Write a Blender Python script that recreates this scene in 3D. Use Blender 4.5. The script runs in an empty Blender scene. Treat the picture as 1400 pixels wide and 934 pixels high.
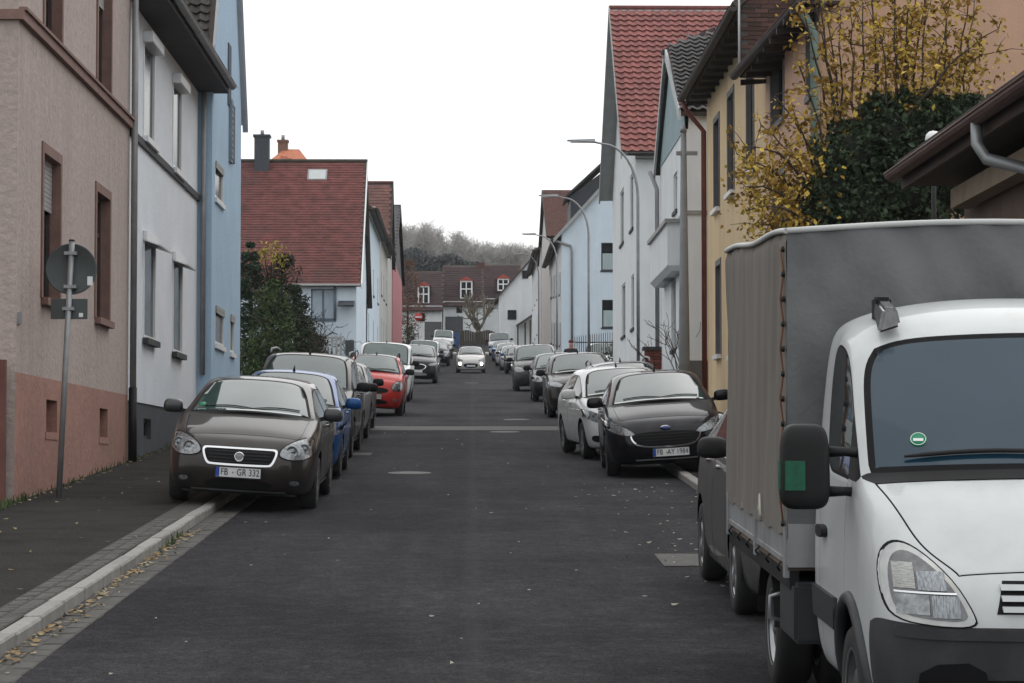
import bpy, bmesh, math, random
from mathutils import Vector, Matrix
from mathutils.bvhtree import BVHTree
random.seed(7)
R = math.radians
scene = bpy.context.scene
COL = scene.collection

# ------------------------------------------------------------------ camera
F, IW, IH, CX, CY = 3500.0, 1400.0, 934.0, 700.0, 467.0
HORIZON, VPX, ROADVP = 638.0, 645.0, 461.0
EYE = 2.05
PITCH = math.atan((HORIZON - CY) / F)
YAW = math.atan((CX - VPX) / F)
SL = math.tan(PITCH + math.atan((CY - ROADVP) / F))       # the street climbs away from the camera
SLA = math.atan(SL)
cam_d = bpy.data.cameras.new('camera')
cam_d.sensor_width = 36.0
cam_d.lens = F / IW * 36.0
cam_d.clip_start = 0.1
cam_d.clip_end = 6000.0
cam = bpy.data.objects.new('camera', cam_d)
COL.objects.link(cam)
cam.location = (0, 0, EYE)
cam.rotation_euler = (math.pi / 2 + PITCH, 0, -YAW)
scene.camera = cam

# ------------------------------------------------------------------ sky and sun (overcast)
SUN_EL, SUN_AZ = R(42), R(25)
wd = bpy.data.worlds.new('World')
scene.world = wd
wd.use_nodes = True
wn, wl = wd.node_tree.nodes, wd.node_tree.links
wn.clear()
sky = wn.new('ShaderNodeTexSky')
sky.sky_type = 'NISHITA'
sky.sun_disc = False
sky.sun_elevation = SUN_EL
sky.sun_rotation = SUN_AZ
sky.dust_density = 3.0
hs = wn.new('ShaderNodeHueSaturation')
hs.inputs['Saturation'].default_value = 0.22
wl.new(sky.outputs[0], hs.inputs['Color'])
b1 = wn.new('ShaderNodeBackground')
b1.inputs['Strength'].default_value = 0.05
wl.new(hs.outputs[0], b1.inputs['Color'])
# the cloud deck: even white with soft, broad unevenness
tc = wn.new('ShaderNodeTexCoord')
nz = wn.new('ShaderNodeTexNoise')
nz.inputs['Scale'].default_value = 2.2
nz.inputs['Detail'].default_value = 4.0
wl.new(tc.outputs['Generated'], nz.inputs['Vector'])
rp = wn.new('ShaderNodeValToRGB')
rp.color_ramp.elements[0].position = 0.3
rp.color_ramp.elements[0].color = (0.85, 0.87, 0.885, 1)
rp.color_ramp.elements[1].position = 0.7
rp.color_ramp.elements[1].color = (0.985, 0.99, 0.985, 1)
wl.new(nz.outputs[0], rp.inputs[0])
# overcast luminance: the zenith brighter than the horizon
sz = wn.new('ShaderNodeSeparateXYZ'); wl.new(tc.outputs['Generated'], sz.inputs[0])
cl = wn.new('ShaderNodeClamp'); wl.new(sz.outputs['Z'], cl.inputs['Value'])
ma = wn.new('ShaderNodeMath'); ma.operation = 'MULTIPLY_ADD'; ma.inputs[1].default_value = 0.45; ma.inputs[2].default_value = 0.78
wl.new(cl.outputs[0], ma.inputs[0])
ms = wn.new('ShaderNodeMath'); ms.operation = 'MULTIPLY'; ms.inputs[1].default_value = 1.06
wl.new(ma.outputs[0], ms.inputs[0])
b2 = wn.new('ShaderNodeBackground')
wl.new(ms.outputs[0], b2.inputs['Strength'])
wl.new(rp.outputs[0], b2.inputs['Color'])
ad = wn.new('ShaderNodeAddShader')
wl.new(b1.outputs[0], ad.inputs[0])
wl.new(b2.outputs[0], ad.inputs[1])
wo = wn.new('ShaderNodeOutputWorld')
wl.new(ad.outputs[0], wo.inputs['Surface'])
sun_d = bpy.data.lights.new('sun', 'SUN')
sun_d.energy = 0.5
sun_d.angle = R(130)
sun_d.color = (1.0, 0.97, 0.93)
sun = bpy.data.objects.new('sun', sun_d)
COL.objects.link(sun)
sdir = Vector((math.sin(SUN_AZ) * math.cos(SUN_EL), math.cos(SUN_AZ) * math.cos(SUN_EL), math.sin(SUN_EL)))
sun.rotation_euler = (-sdir).to_track_quat('-Z', 'Y').to_euler()
scene.view_settings.view_transform = 'Standard'
scene.view_settings.look = 'None'
scene.view_settings.gamma = 1.0
scene.view_settings.use_curve_mapping = False
scene.view_settings.exposure = 0.0
scene.cycles.max_bounces = 6
scene.cycles.glossy_bounces = 3
scene.cycles.transparent_max_bounces = 6
scene.cycles.use_denoising = True

# ------------------------------------------------------------------ photo pixel -> world
_f = Vector((math.sin(YAW) * math.cos(PITCH), math.cos(YAW) * math.cos(PITCH), math.sin(PITCH)))
_r = Vector((math.cos(YAW), -math.sin(YAW), 0))
_u = _r.cross(_f)
def ray(px, py):
    return (_f + _r * ((px - CX) / F) + _u * ((CY - py) / F))
def onx(px, py, X):            # point on the wall plane x = X
    d = ray(px, py); t = X / d.x
    return Vector((X, d.y * t, EYE + d.z * t))
def ony(px, py, Y):            # point on the wall plane y = Y
    d = ray(px, py); t = Y / d.y
    return Vector((d.x * t, Y, EYE + d.z * t))
def gz(y):                     # street height along its length
    z = SL * y
    if y > 140:
        t = min(y, 300) - 140
        z += 0.00013 * t * t
        if y > 300: z += 0.00026 * 160 * (y - 300)
    return z
def YofS(s): return F / s      # depth of a thing that shows s pixels to the metre

# ------------------------------------------------------------------ materials
MATS = {}
def nt(name):
    m = bpy.data.materials.new(name); m.use_nodes = True
    n, l = m.node_tree.nodes, m.node_tree.links
    return m, n, l, n['Principled BSDF']
def mat(name, col, rough=0.7, var=0.12, scale=3.0, bump=0.0, bscale=40.0, metal=0.0, coat=0.0, spec=0.5,
        dirt=None, dscale=0.6, damt=0.5, stretch=None, rnd=0.0, ior=None, streak=False):
    """procedural surface: base colour with noise variation, optional dirt patches / vertical streaks, fine bump"""
    if name in MATS: return MATS[name]
    m, n, l, b = nt(name)
    b.inputs['Roughness'].default_value = rough
    b.inputs['Metallic'].default_value = metal
    b.inputs['Coat Weight'].default_value = coat
    b.inputs['Coat Roughness'].default_value = 0.04
    b.inputs['Specular IOR Level'].default_value = spec
    if ior: b.inputs['IOR'].default_value = ior
    t = n.new('ShaderNodeTexCoord')
    mp = n.new('ShaderNodeMapping')
    if stretch: mp.inputs['Scale'].default_value = stretch
    l.new(t.outputs['Object'], mp.inputs['Vector'])
    z = n.new('ShaderNodeTexNoise')
    z.inputs['Scale'].default_value = scale
    z.inputs['Detail'].default_value = 6
    l.new(mp.outputs[0], z.inputs['Vector'])
    r = n.new('ShaderNodeValToRGB')
    c = Vector(col[:3])
    r.color_ramp.elements[0].position = 0.28
    r.color_ramp.elements[1].position = 0.72
    r.color_ramp.elements[0].color = (*(c * (1 - var)), 1)
    r.color_ramp.elements[1].color = (*[min(1, v * (1 + var)) for v in c], 1)
    l.new(z.outputs[0], r.inputs[0])
    out = r.outputs[0]
    if dirt:
        z2 = n.new('ShaderNodeTexNoise')
        z2.inputs['Scale'].default_value = dscale
        z2.inputs['Detail'].default_value = 8
        z2.inputs['Roughness'].default_value = 0.65
        mp2 = n.new('ShaderNodeMapping')
        if streak: mp2.inputs['Scale'].default_value = (3.0, 3.0, 0.22)
        l.new(t.outputs['Object'], mp2.inputs['Vector'])
        l.new(mp2.outputs[0], z2.inputs['Vector'])
        r2 = n.new('ShaderNodeValToRGB')
        r2.color_ramp.elements[0].position = 0.46
        r2.color_ramp.elements[1].position = 0.74
        r2.color_ramp.elements[0].color = (0, 0, 0, 1)
        r2.color_ramp.elements[1].color = (damt, damt, damt, 1)
        l.new(z2.outputs[0], r2.inputs[0])
        mx = n.new('ShaderNodeMixRGB')
        mx.inputs['Color2'].default_value = (*dirt, 1)
        l.new(r2.outputs[0], mx.inputs['Fac'])
        l.new(out, mx.inputs['Color1'])
        out = mx.outputs[0]
    if rnd:
        oi = n.new('ShaderNodeObjectInfo')
        mr = n.new('ShaderNodeMapRange')
        mr.inputs['To Min'].default_value = 1 - rnd
        mr.inputs['To Max'].default_value = 1 + rnd
        l.new(oi.outputs['Random'], mr.inputs['Value'])
        mx = n.new('ShaderNodeMixRGB'); mx.blend_type = 'MULTIPLY'
        mx.inputs['Fac'].default_value = 1
        l.new(out, mx.inputs['Color1']); l.new(mr.outputs[0], mx.inputs['Color2'])
        out = mx.outputs[0]
    l.new(out, b.inputs['Base Color'])
    if bump:
        z3 = n.new('ShaderNodeTexNoise')
        z3.inputs['Scale'].default_value = bscale
        z3.inputs['Detail'].default_value = 5
        l.new(mp.outputs[0], z3.inputs['Vector'])
        bp = n.new('ShaderNodeBump')
        bp.inputs['Strength'].default_value = bump
        bp.inputs['Distance'].default_value = 0.02
        l.new(z3.outputs[0], bp.inputs['Height'])
        l.new(bp.outputs[0], b.inputs['Normal'])
    MATS[name] = m
    return m
def emit(name, col, strength):
    if name in MATS: return MATS[name]
    m, n, l, b = nt(name)
    b.inputs['Base Color'].default_value = (*col, 1)
    b.inputs['Emission Color'].default_value = (*col, 1)
    b.inputs['Emission Strength'].default_value = strength
    MATS[name] = m
    return m
def paint(name, col, metal=0.35, rough=0.42, coat=1.0):
    return mat('paint_' + name, col, rough=rough, var=0.05, scale=1.4, metal=metal, coat=coat * .6, spec=.05,
               dirt=(0.10, 0.095, 0.085), dscale=1.5, damt=0.16)
M_BLACK = mat('black_plastic', (0.011, 0.011, 0.012), 0.55, 0.2, spec=.3)
M_TRIM = mat('black_trim', (0.006, 0.006, 0.007), 0.7, 0.1, spec=.2)
M_RUBBER = mat('tyre_rubber', (0.018, 0.018, 0.018), 0.85, 0.25, 8)
M_RIM = mat('alloy', (0.32, 0.33, 0.34), 0.35, 0.1, metal=0.8, dirt=(0.08, 0.07, 0.06), damt=0.5, dscale=6)
M_CHROME = mat('chrome', (0.72, 0.73, 0.74), 0.14, 0.03, metal=1.0)
M_GLASS = mat('car_glass', (0.038, 0.068, 0.063), 0.02, 0.25, 2, coat=0.7, spec=0.4, ior=1.5)
M_GLASS_S = mat('car_side_glass', (0.012, 0.016, 0.017), 0.03, 0.2, 2, spec=0.3, ior=1.4)
M_LENS = mat('lamp_lens', (0.21, 0.22, 0.23), 0.20, 0.5, 26, metal=0.5, coat=1.0, bump=.3, bscale=40)
M_LENSD = mat('lamp_lens_dark', (0.10, 0.10, 0.105), 0.15, 0.4, 22, metal=0.5, coat=1.0)
M_PLATE = mat('plate_white', (0.62, 0.63, 0.63), 0.45, 0.05)
M_EUBLUE = mat('plate_blue', (0.01, 0.05, 0.32), 0.45, 0.05)
M_INK = mat('plate_ink', (0.008, 0.008, 0.008), 0.5, 0.0)
M_AMBER = mat('amber_lens', (0.55, 0.2, 0.03), 0.2, 0.1, coat=1)
M_GREEN = mat('green_sticker', (0.0, 0.22, 0.10), 0.5, 0.1)
M_WHITE = mat('white_paint', (0.78, 0.79, 0.79), 0.5, 0.04)
M_UPVC = mat('window_white', (0.74, 0.75, 0.76), 0.4, 0.04)
M_WGLASS = mat('window_glass', (0.014, 0.017, 0.020), 0.12, 0.2, 1, spec=0.25, ior=1.25)
M_ZINC = mat('zinc', (0.27, 0.27, 0.275), 0.5, 0.15, 4, metal=0.3)
M_STEEL = mat('galvanised', (0.30, 0.31, 0.32), 0.5, 0.15, 5, metal=0.5)

# ------------------------------------------------------------------ mesh helpers
class MB:
    def __init__(s): s.v = []; s.f = []; s.mi = []; s.sm = []
    def poly(s, pts, m=0, smooth=False):
        k = len(s.v); s.v += [tuple(p) for p in pts]
        s.f.append(tuple(range(k, k + len(pts)))); s.mi.append(m); s.sm.append(smooth)
    def hexa(s, p, m=0):     # 8 corners: bottom 4 ccw, top 4 ccw
        k = len(s.v); s.v += [tuple(q) for q in p]
        for f in ((3, 2, 1, 0), (4, 5, 6, 7), (0, 1, 5, 4), (1, 2, 6, 5), (2, 3, 7, 6), (3, 0, 4, 7)):
            s.f.append(tuple(k + i for i in f)); s.mi.append(m); s.sm.append(False)
    def box(s, a, b, m=0):
        x0, y0, z0 = [min(i, j) for i, j in zip(a, b)]; x1, y1, z1 = [max(i, j) for i, j in zip(a, b)]
        s.hexa([(x0, y0, z0), (x1, y0, z0), (x1, y1, z0), (x0, y1, z0), (x0, y0, z1), (x1, y0, z1), (x1, y1, z1), (x0, y1, z1)], m)
    def slab(s, pts, t, m=0, n=None):      # polygon extruded against its normal by t
        pts = [Vector(p) for p in pts]
        if n is None:
            n = (pts[1] - pts[0]).cross(pts[2] - pts[0]).normalized()
        k = len(s.v); N = len(pts)
        s.v += [tuple(p) for p in pts] + [tuple(p - n * t) for p in pts]
        s.f.append(tuple(k + i for i in range(N))); s.f.append(tuple(k + N + i for i in reversed(range(N))))
        s.mi += [m, m]; s.sm += [False, False]
        for i in range(N):
            j = (i + 1) % N
            s.f.append((k + i, k + N + i, k + N + j, k + j)); s.mi.append(m); s.sm.append(False)
    def tube(s, pts, rad, seg=8, m=0, cap=True):
        pts = [Vector(p) for p in pts]
        if not isinstance(rad, (list, tuple)): rad = [rad] * len(pts)
        k = len(s.v); prev = None
        for i, p in enumerate(pts):
            d = (pts[min(i + 1, len(pts) - 1)] - pts[max(i - 1, 0)])
            if d.length < 1e-9: d = Vector((0, 0, 1))
            d.normalize()
            a = prev if prev is not None else (Vector((1, 0, 0)) if abs(d.x) < 0.9 else Vector((0, 1, 0)))
            a = (a - d * a.dot(d)).normalized(); prev = a; b = d.cross(a)
            for j in range(seg):
                t = 2 * math.pi * j / seg
                s.v.append(tuple(p + (a * math.cos(t) + b * math.sin(t)) * rad[i]))
        for i in range(len(pts) - 1):
            for j in range(seg):
                j2 = (j + 1) % seg
                s.f.append((k + i * seg + j, k + i * seg + j2, k + (i + 1) * seg + j2, k + (i + 1) * seg + j))
                s.mi.append(m); s.sm.append(True)
        if cap:
            s.f.append(tuple(k + j for j in reversed(range(seg)))); s.mi.append(m); s.sm.append(False)
            e = k + (len(pts) - 1) * seg
            s.f.append(tuple(e + j for j in range(seg))); s.mi.append(m); s.sm.append(False)
    def lathe(s, prof, c=(0, 0, 0), axis='z', seg=24, m=0):
        """prof: list of (radius, along-axis)"""
        k = len(s.v); c = Vector(c)
        for r, a in prof:
            for j in range(seg):
                t = 2 * math.pi * j / seg; p, q = r * math.cos(t), r * math.sin(t)
                s.v.append(tuple(c + Vector({'z': (p, q, a), 'x': (a, p, q), 'y': (q, a, p)}[axis])))
        for i in range(len(prof) - 1):
            for j in range(seg):
                j2 = (j + 1) % seg
                s.f.append((k + i * seg + j, k + i * seg + j2, k + (i + 1) * seg + j2, k + (i + 1) * seg + j))
                s.mi.append(m); s.sm.append(True)
    def blob(s, c, hx, hy, hz, p=3.0, taper=0.0, seg=20, rows=10, m=0):
        """superellipsoid: a box with soft, round edges"""
        k = len(s.v); f = lambda v: math.copysign(abs(v) ** (2.0 / p), v)
        for i in range(rows + 1):
            a = -math.pi / 2 + math.pi * i / rows; cz, sz = f(math.cos(a)), f(math.sin(a)); q = 1 - taper * sz
            for j in range(seg):
                t = 2 * math.pi * j / seg
                s.v.append((c[0] + hx * cz * f(math.cos(t)) * q, c[1] + hy * cz * f(math.sin(t)), c[2] + hz * sz))
        for i in range(rows):
            for j in range(seg):
                j2 = (j + 1) % seg
                s.f.append((k + i * seg + j, k + i * seg + j2, k + (i + 1) * seg + j2, k + (i + 1) * seg + j)); s.mi.append(m); s.sm.append(True)
    def build(s, name, mats, parent=None, smooth=None):
        me = bpy.data.meshes.new(name)
        me.from_pydata(s.v, [], s.f)
        if not isinstance(mats, (list, tuple)): mats = [mats]
        for q in mats: me.materials.append(q)
        me.polygons.foreach_set('material_index', s.mi)
        me.polygons.foreach_set('use_smooth', s.sm if smooth is None else [smooth] * len(s.f))
        me.update()
        return link(name, me, parent)
ORG = {}          # world translation of a thing whose parts are modelled in world coordinates
def link(name, me, parent=None):
    o = bpy.data.objects.new(name, me); COL.objects.link(o)
    if parent is not None:
        o.parent = parent
        if parent in ORG: o.matrix_parent_inverse = Matrix.Translation(-ORG[parent])
    return o
def tag(o, label=None, cat=None, group=None, kind=None):
    if label: o['label'] = label
    if cat: o['category'] = cat
    if group: o['group'] = group
    if kind: o['kind'] = kind
    return o
def thing(name, loc, label, cat, group=None, world=True):
    e = bpy.data.objects.new(name, None); COL.objects.link(e)
    e.location = loc; e.empty_display_size = 0.3
    if world: ORG[e] = Vector(loc)
    return tag(e, label, cat, group)
def bevel_obj(o, w=0.01, seg=2):
    bm = bmesh.new(); bm.from_mesh(o.data)
    bmesh.ops.bevel(bm, geom=[e for e in bm.edges], offset=w, segments=seg, affect='EDGES', clamp_overlap=True)
    bm.to_mesh(o.data); bm.free()
    return o
def subsurf(me, lv):
    o = bpy.data.objects.new('tmp', me); COL.objects.link(o)
    md = o.modifiers.new('s', 'SUBSURF'); md.levels = lv; md.render_levels = lv
    dg = bpy.context.evaluated_depsgraph_get()
    out = bpy.data.meshes.new_from_object(o.evaluated_get(dg))
    bpy.data.objects.remove(o)
    return out
def text_mesh(name, s, size, mt, parent, mtx, extrude=0.002, align='CENTER'):
    cu = bpy.data.curves.new(name, 'FONT'); cu.body = s; cu.size = size; cu.extrude = extrude
    cu.align_x = align; cu.align_y = 'CENTER'; cu.resolution_u = 3
    o = bpy.data.objects.new('tmp', cu); COL.objects.link(o)
    dg = bpy.context.evaluated_depsgraph_get()
    me = bpy.data.meshes.new_from_object(o.evaluated_get(dg))
    bpy.data.objects.remove(o)
    me.materials.clear(); me.materials.append(mt)
    me.transform(mtx)
    return link(name, me, parent)
def copy_tree(o, parent=None):
    c = o.copy(); COL.objects.link(c); c.parent = parent
    for ch in list(o.children): copy_tree(ch, c)
    return c

# ------------------------------------------------------------------ vehicles
def chaikin(p, it=2):
    for _ in range(it):
        q = []
        for i in range(len(p)):
            a, b = p[i], p[(i + 1) % len(p)]
            q.append((a[0] * .75 + b[0] * .25, a[1] * .75 + b[1] * .25))
            q.append((a[0] * .25 + b[0] * .75, a[1] * .25 + b[1] * .75))
        p = q
    return p
def decal(bvh, poly, off=0.008, skirt=0.02, step=0.05, axis='y', sgn=1):
    """a plate cut to an outline and pressed onto the bodywork from the front (axis y) or a side (axis x)"""
    area = sum(poly[i][0] * poly[(i + 1) % len(poly)][1] - poly[(i + 1) % len(poly)][0] * poly[i][1] for i in range(len(poly)))
    if area < 0: poly = poly[::-1]
    if axis == 'x' and sgn < 0: poly = poly[::-1]
    bm = bmesh.new()
    if axis == 'y': vs = [bm.verts.new((a, 0, b)) for a, b in poly]
    else: vs = [bm.verts.new((0, a, b)) for a, b in poly]
    bm.faces.new(vs)
    k = 0 if axis == 'y' else 1
    for ax, no in ((k, (1, 0, 0) if k == 0 else (0, 1, 0)), (2, (0, 0, 1))):
        lo = min(v.co[ax] for v in bm.verts); hi = max(v.co[ax] for v in bm.verts)
        n = int((hi - lo) / step)
        for i in range(1, n + 1):
            co = [0, 0, 0]; co[ax] = lo + (hi - lo) * i / (n + 1)
            bmesh.ops.bisect_plane(bm, geom=bm.verts[:] + bm.edges[:] + bm.faces[:], plane_co=co, plane_no=no)
    bm.verts.ensure_lookup_table()
    last = None
    for v in bm.verts:
        if axis == 'y': h = bvh.ray_cast(Vector((v.co.x, -3, v.co.z)), Vector((0, 1, 0)))[0]
        else: h = bvh.ray_cast(Vector((sgn * 5, v.co.y, v.co.z)), Vector((-sgn, 0, 0)))[0]
        if h is None: h = bvh.find_nearest(Vector((v.co.x if axis == 'y' else sgn * 1.0, v.co.y if axis == 'x' else 0.3, v.co.z)))[0]
        if axis == 'y': v.co.y = h.y - off
        else: v.co.x = h.x + sgn * off
    bd = [e for e in bm.edges if e.is_boundary]
    ex = bmesh.ops.extrude_edge_only(bm, edges=bd)
    for g in ex['geom']:
        if isinstance(g, bmesh.types.BMVert):
            if axis == 'y': g.co.y += skirt
            else: g.co.x -= sgn * skirt
    for f in bm.faces: f.smooth = True
    for e in bd: e.smooth = False
    me = bpy.data.meshes.new('d'); bm.to_mesh(me); bm.free()
    return me
def put(me, name, mt, parent):
    me.name = name
    if len(me.materials): me.materials.clear()
    for q in (mt if isinstance(mt, (list, tuple)) else [mt]): me.materials.append(q)
    return link(name, me, parent)

def lofted(S, tagf, crease_t, lv, capf=True, capb=True, captag=None):
    """mirror-symmetric control cage from half sections S[i][j] (j up from the sill to the centre line), subdivided;
       faces keep a part number in their material index"""
    vid, V, Fs, T = {}, [], [], []
    def add(p):
        k = (round(p[0], 4), round(p[1], 4), round(p[2], 4))
        if k not in vid: vid[k] = len(V); V.append(p)
        return vid[k]
    def quad(a, b, c, d, t):
        for s in (1, -1):
            f = []
            for p in ((a, b, c, d) if s == 1 else (d, c, b, a)):
                i = add((p[0] * s, p[1], p[2]))
                if i not in f: f.append(i)
            if len(f) > 2: Fs.append(tuple(f)); T.append(t)
    n, J = len(S), len(S[0])
    for i in range(n - 1):
        for j in range(J - 1):
            quad(S[i][j], S[i + 1][j], S[i + 1][j + 1], S[i][j + 1], tagf(i, j))
    for st, flip, on in ((S[0], False, capf), (S[-1], True, capb)):
        if not on: continue
        K = 5; sg = 1 if flip else -1
        xw = st[2][0]
        def cp(k, j):
            if j == K: return st[k]
            if k == K: return st[j]
            fx = st[k][0] / max(st[K][0], 1e-6)
            x = st[j][0] * fx
            return (x, st[j][1] + sg * 0.07 * (1 - fx * fx) + (st[k][1] - st[K][1]) * 0.0, st[j][2])
        for k in range(K, J - 1):
            for j in range(K):
                q = (cp(k, j), cp(k, j + 1), cp(k + 1, j + 1), cp(k + 1, j))
                if flip: q = q[::-1]
                quad(*q, captag(j) if captag and not flip else 0)
    me = bpy.data.meshes.new('cage'); me.from_pydata(V, [], Fs)
    for k in range(24): me.materials.append(None)
    me.polygons.foreach_set('material_index', T)
    me.polygons.foreach_set('use_smooth', [True] * len(Fs)); me.update()
    ef = {}
    for f, t in zip(Fs, T):
        for a in range(len(f)):
            e = tuple(sorted((f[a], f[(a + 1) % len(f)]))); ef.setdefault(e, []).append(t)
    at = me.attributes.new('crease_edge', 'FLOAT', 'EDGE')
    for e in me.edges:
        ts = ef.get(tuple(sorted(e.vertices)), [])
        if len(ts) == 2 and ts[0] != ts[1]: at.data[e.index].value = max(crease_t.get(ts[0], 0), crease_t.get(ts[1], 0))
        elif len(ts) == 1: at.data[e.index].value = 1.0
    return subsurf(me, lv)

TAGS = ['body', 'bonnet', 'cowl', 'windscreen', 'front_door', 'rear_door', 'front_side_window', 'rear_side_window', 'pillar',
        'roof', 'rear_window', 'quarter_window', 'sunroof', 'bumper', 'mirror_base']
TI = {t: i for i, t in enumerate(TAGS)}
CREASE = {TI['windscreen']: .7, TI['front_side_window']: .7, TI['rear_side_window']: .7, TI['quarter_window']: .7,
          TI['pillar']: .6, TI['mirror_base']: .6, TI['rear_window']: .6, TI['cowl']: .5, TI['bonnet']: .15}
def split_parts(me, axles, ra, w, mats, parent, inset=True, bscale={}):
    """cut the wheel arches and turn each tagged region into a mesh object"""
    bm = bmesh.new(); bm.from_mesh(me)
    for (ay, az) in axles:
        kill = [f for f in bm.faces if abs(f.calc_center_median().x) > w * .45 and
                math.hypot(f.calc_center_median().y - ay, f.calc_center_median().z - az) < ra]
        bmesh.ops.delete(bm, geom=kill, context='FACES')
        for v in bm.verts:
            if v.is_boundary and abs(v.co.x) > w * .6:
                d = Vector((v.co.y - ay, v.co.z - az))
                if ra * .7 < d.length < ra * 1.3 and v.co.z > 0.16:
                    d = d.normalized() * ra; v.co.y = ay + d.x; v.co.z = az + d.y
    out = {}
    for ti, t in enumerate(TAGS):
        for side in ((1, -1) if t in ('front_door', 'rear_door', 'front_side_window', 'rear_side_window', 'quarter_window', 'pillar', 'mirror_base') else (0,)):
            fs = [f for f in bm.faces if f.material_index == ti and (side == 0 or f.calc_center_median().x * side > 0)]
            if not fs: continue
            b2 = bmesh.new(); vm = {}
            for f in fs:
                vs = []
                for v in f.verts:
                    if v.index not in vm: vm[v.index] = b2.verts.new(v.co)
                    vs.append(vm[v.index])
                nf = b2.faces.new(vs); nf.smooth = True
            b2.normal_update()
            ins = {'windscreen': (.034, -.005), 'rear_window': (.02, -.004), 'front_side_window': (.013, -.006), 'rear_side_window': (.013, -.006),
                   'quarter_window': (.012, -.005), 'front_door': (.0045, -.004), 'rear_door': (.0045, -.004), 'bonnet': (.005, -.004)}.get(t)
            if ins and inset:
                before = set(b2.faces)
                r = bmesh.ops.inset_region(b2, faces=b2.faces[:], thickness=ins[0] * bscale.get(t, 1), depth=0, use_even_offset=False, use_boundary=True)
                ring = r['faces']
                for f in ring: f.material_index = 1
                if 'door' in t or t == 'bonnet':      # sink the shut line
                    for v in b2.verts:
                        if v.is_boundary: v.co -= v.normal * 0.006
            m2 = bpy.data.meshes.new(t); b2.to_mesh(m2); b2.free()
            o = put(m2, t, [mats.get(t, mats['body']), M_TRIM], parent)
            out.setdefault(t, []).append(o)
    bm.free()
    return out

WHEELS = {}
def wheel_meshes(r, wd, style):
    key = (round(r, 3), round(wd, 3), style)
    if key in WHEELS: return WHEELS[key]
    t = MB(); h = wd / 2
    t.lathe([(r * .60, -h * .9), (r * .66, -h), (r * .90, -h * 1.02), (r * .97, -h * .82), (r, -h * .5), (r, h * .5), (r * .97, h * .82), (r * .90, h * 1.02), (r * .66, h), (r * .60, h * .9)], axis='x', seg=32)
    a = MB()
    a.lathe([(r * .67, h * .96), (r * .645, h * 1.0), (r * .60, h * .86), (r * .58, h * .2)], axis='x', seg=32)
    a.lathe([(.0, h * .1), (r * .6, h * .1)], axis='x', seg=24, m=1)
    a.lathe([(0, h * .92), (r * .10, h * .9), (r * .15, h * .8), (r * .16, h * .3)], axis='x', seg=16)
    n = {'five': 5, 'ten': 10, 'seven': 7, 'steel': 0, 'cap': 9}[style]
    for k in range(n):
        c = 2 * math.pi * k / n; wdt = r * (.62 if n == 5 else .30 if n == 10 else .40) * .5
        def q(rr, off, x):
            return (x, rr * math.cos(c) - off * math.sin(c), rr * math.sin(c) + off * math.cos(c))
        a.hexa([q(r * .12, -wdt * .55, h * .55), q(r * .62, -wdt * .5, h * .55), q(r * .62, wdt * .5, h * .55), q(r * .12, wdt * .55, h * .55),
                q(r * .12, -wdt * .45, h * .88), q(r * .63, -wdt * .36, h * .9), q(r * .63, wdt * .36, h * .9), q(r * .12, wdt * .45, h * .88)])
    if style == 'steel':
        a.lathe([(r * .16, h * .55), (r * .36, h * .75), (r * .48, h * .35), (r * .59, h * .5)], axis='x', seg=24)
    o1 = t.build('wheel', M_RUBBER); o2 = a.build('rim', [M_RIM, M_BLACK])
    WHEELS[key] = (o1.data, o2.data)
    bpy.data.objects.remove(o1); bpy.data.objects.remove(o2)
    return WHEELS[key]
def add_wheel(parent, x, y, r, wd, style):
    tm, rm = wheel_meshes(r, wd, style)
    o = link('wheel', tm, parent); o.location = (x, y, r)
    if x < 0: o.rotation_euler = (0, 0, math.pi)
    link('rim', rm, o)
    return o
def plate(parent, bvh, x, z, txt, wd=.52, ht=.112):
    h = bvh.ray_cast(Vector((x, -3, z)), Vector((0, 1, 0)))[0]
    y = (h.y if h else 0) - 0.022
    m = MB(); m.box((x - wd / 2, y, z - ht / 2), (x + wd / 2, y + .05, z + ht / 2)); p = m.build('number_plate', M_PLATE, parent)
    m = MB(); m.box((x - wd / 2 - .001, y - .002, z - ht / 2 + .003), (x - wd / 2 + .042, y + .01, z + ht / 2 - .003)); m.build('plate_band', M_EUBLUE, p)
    m = MB(); t = .012
    for a in ((x - wd / 2 - t, z + ht / 2, x + wd / 2 + t, z + ht / 2 + t), (x - wd / 2 - t, z - ht / 2 - t, x + wd / 2 + t, z - ht / 2),
              (x - wd / 2 - t, z - ht / 2, x - wd / 2, z + ht / 2), (x + wd / 2, z - ht / 2, x + wd / 2 + t, z + ht / 2)):
        m.box((a[0], y - .004, a[1]), (a[2], y + .05, a[3]))
    m.build('plate_holder', M_BLACK, p)
    if txt:
        a_, b_ = txt.split(' ', 1)
        k_ = .86 if len(b_) < 7 else .78
        for t_, xx, al in ((a_, x - wd / 2 + .055, 'LEFT'), (b_.strip(), x + wd / 2 - .012, 'RIGHT')):
            text_mesh('plate_lettering', t_, ht * .98, M_INK, p, Matrix.Translation((xx, y - .003, z)) @ Matrix.Rotation(math.pi / 2, 4, 'X') @ Matrix.Diagonal((k_, 1, 1, 1)), .002, al)
        m = MB(); m.lathe([(0, y - .004), (.011, y - .004), (.012, y)], (x - wd / 2 + .055 + .135 * k_ / .86 + .02, 0, z), 'y', 10)
        m.build('plate_seal', M_STEEL, p)
    return p
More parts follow.
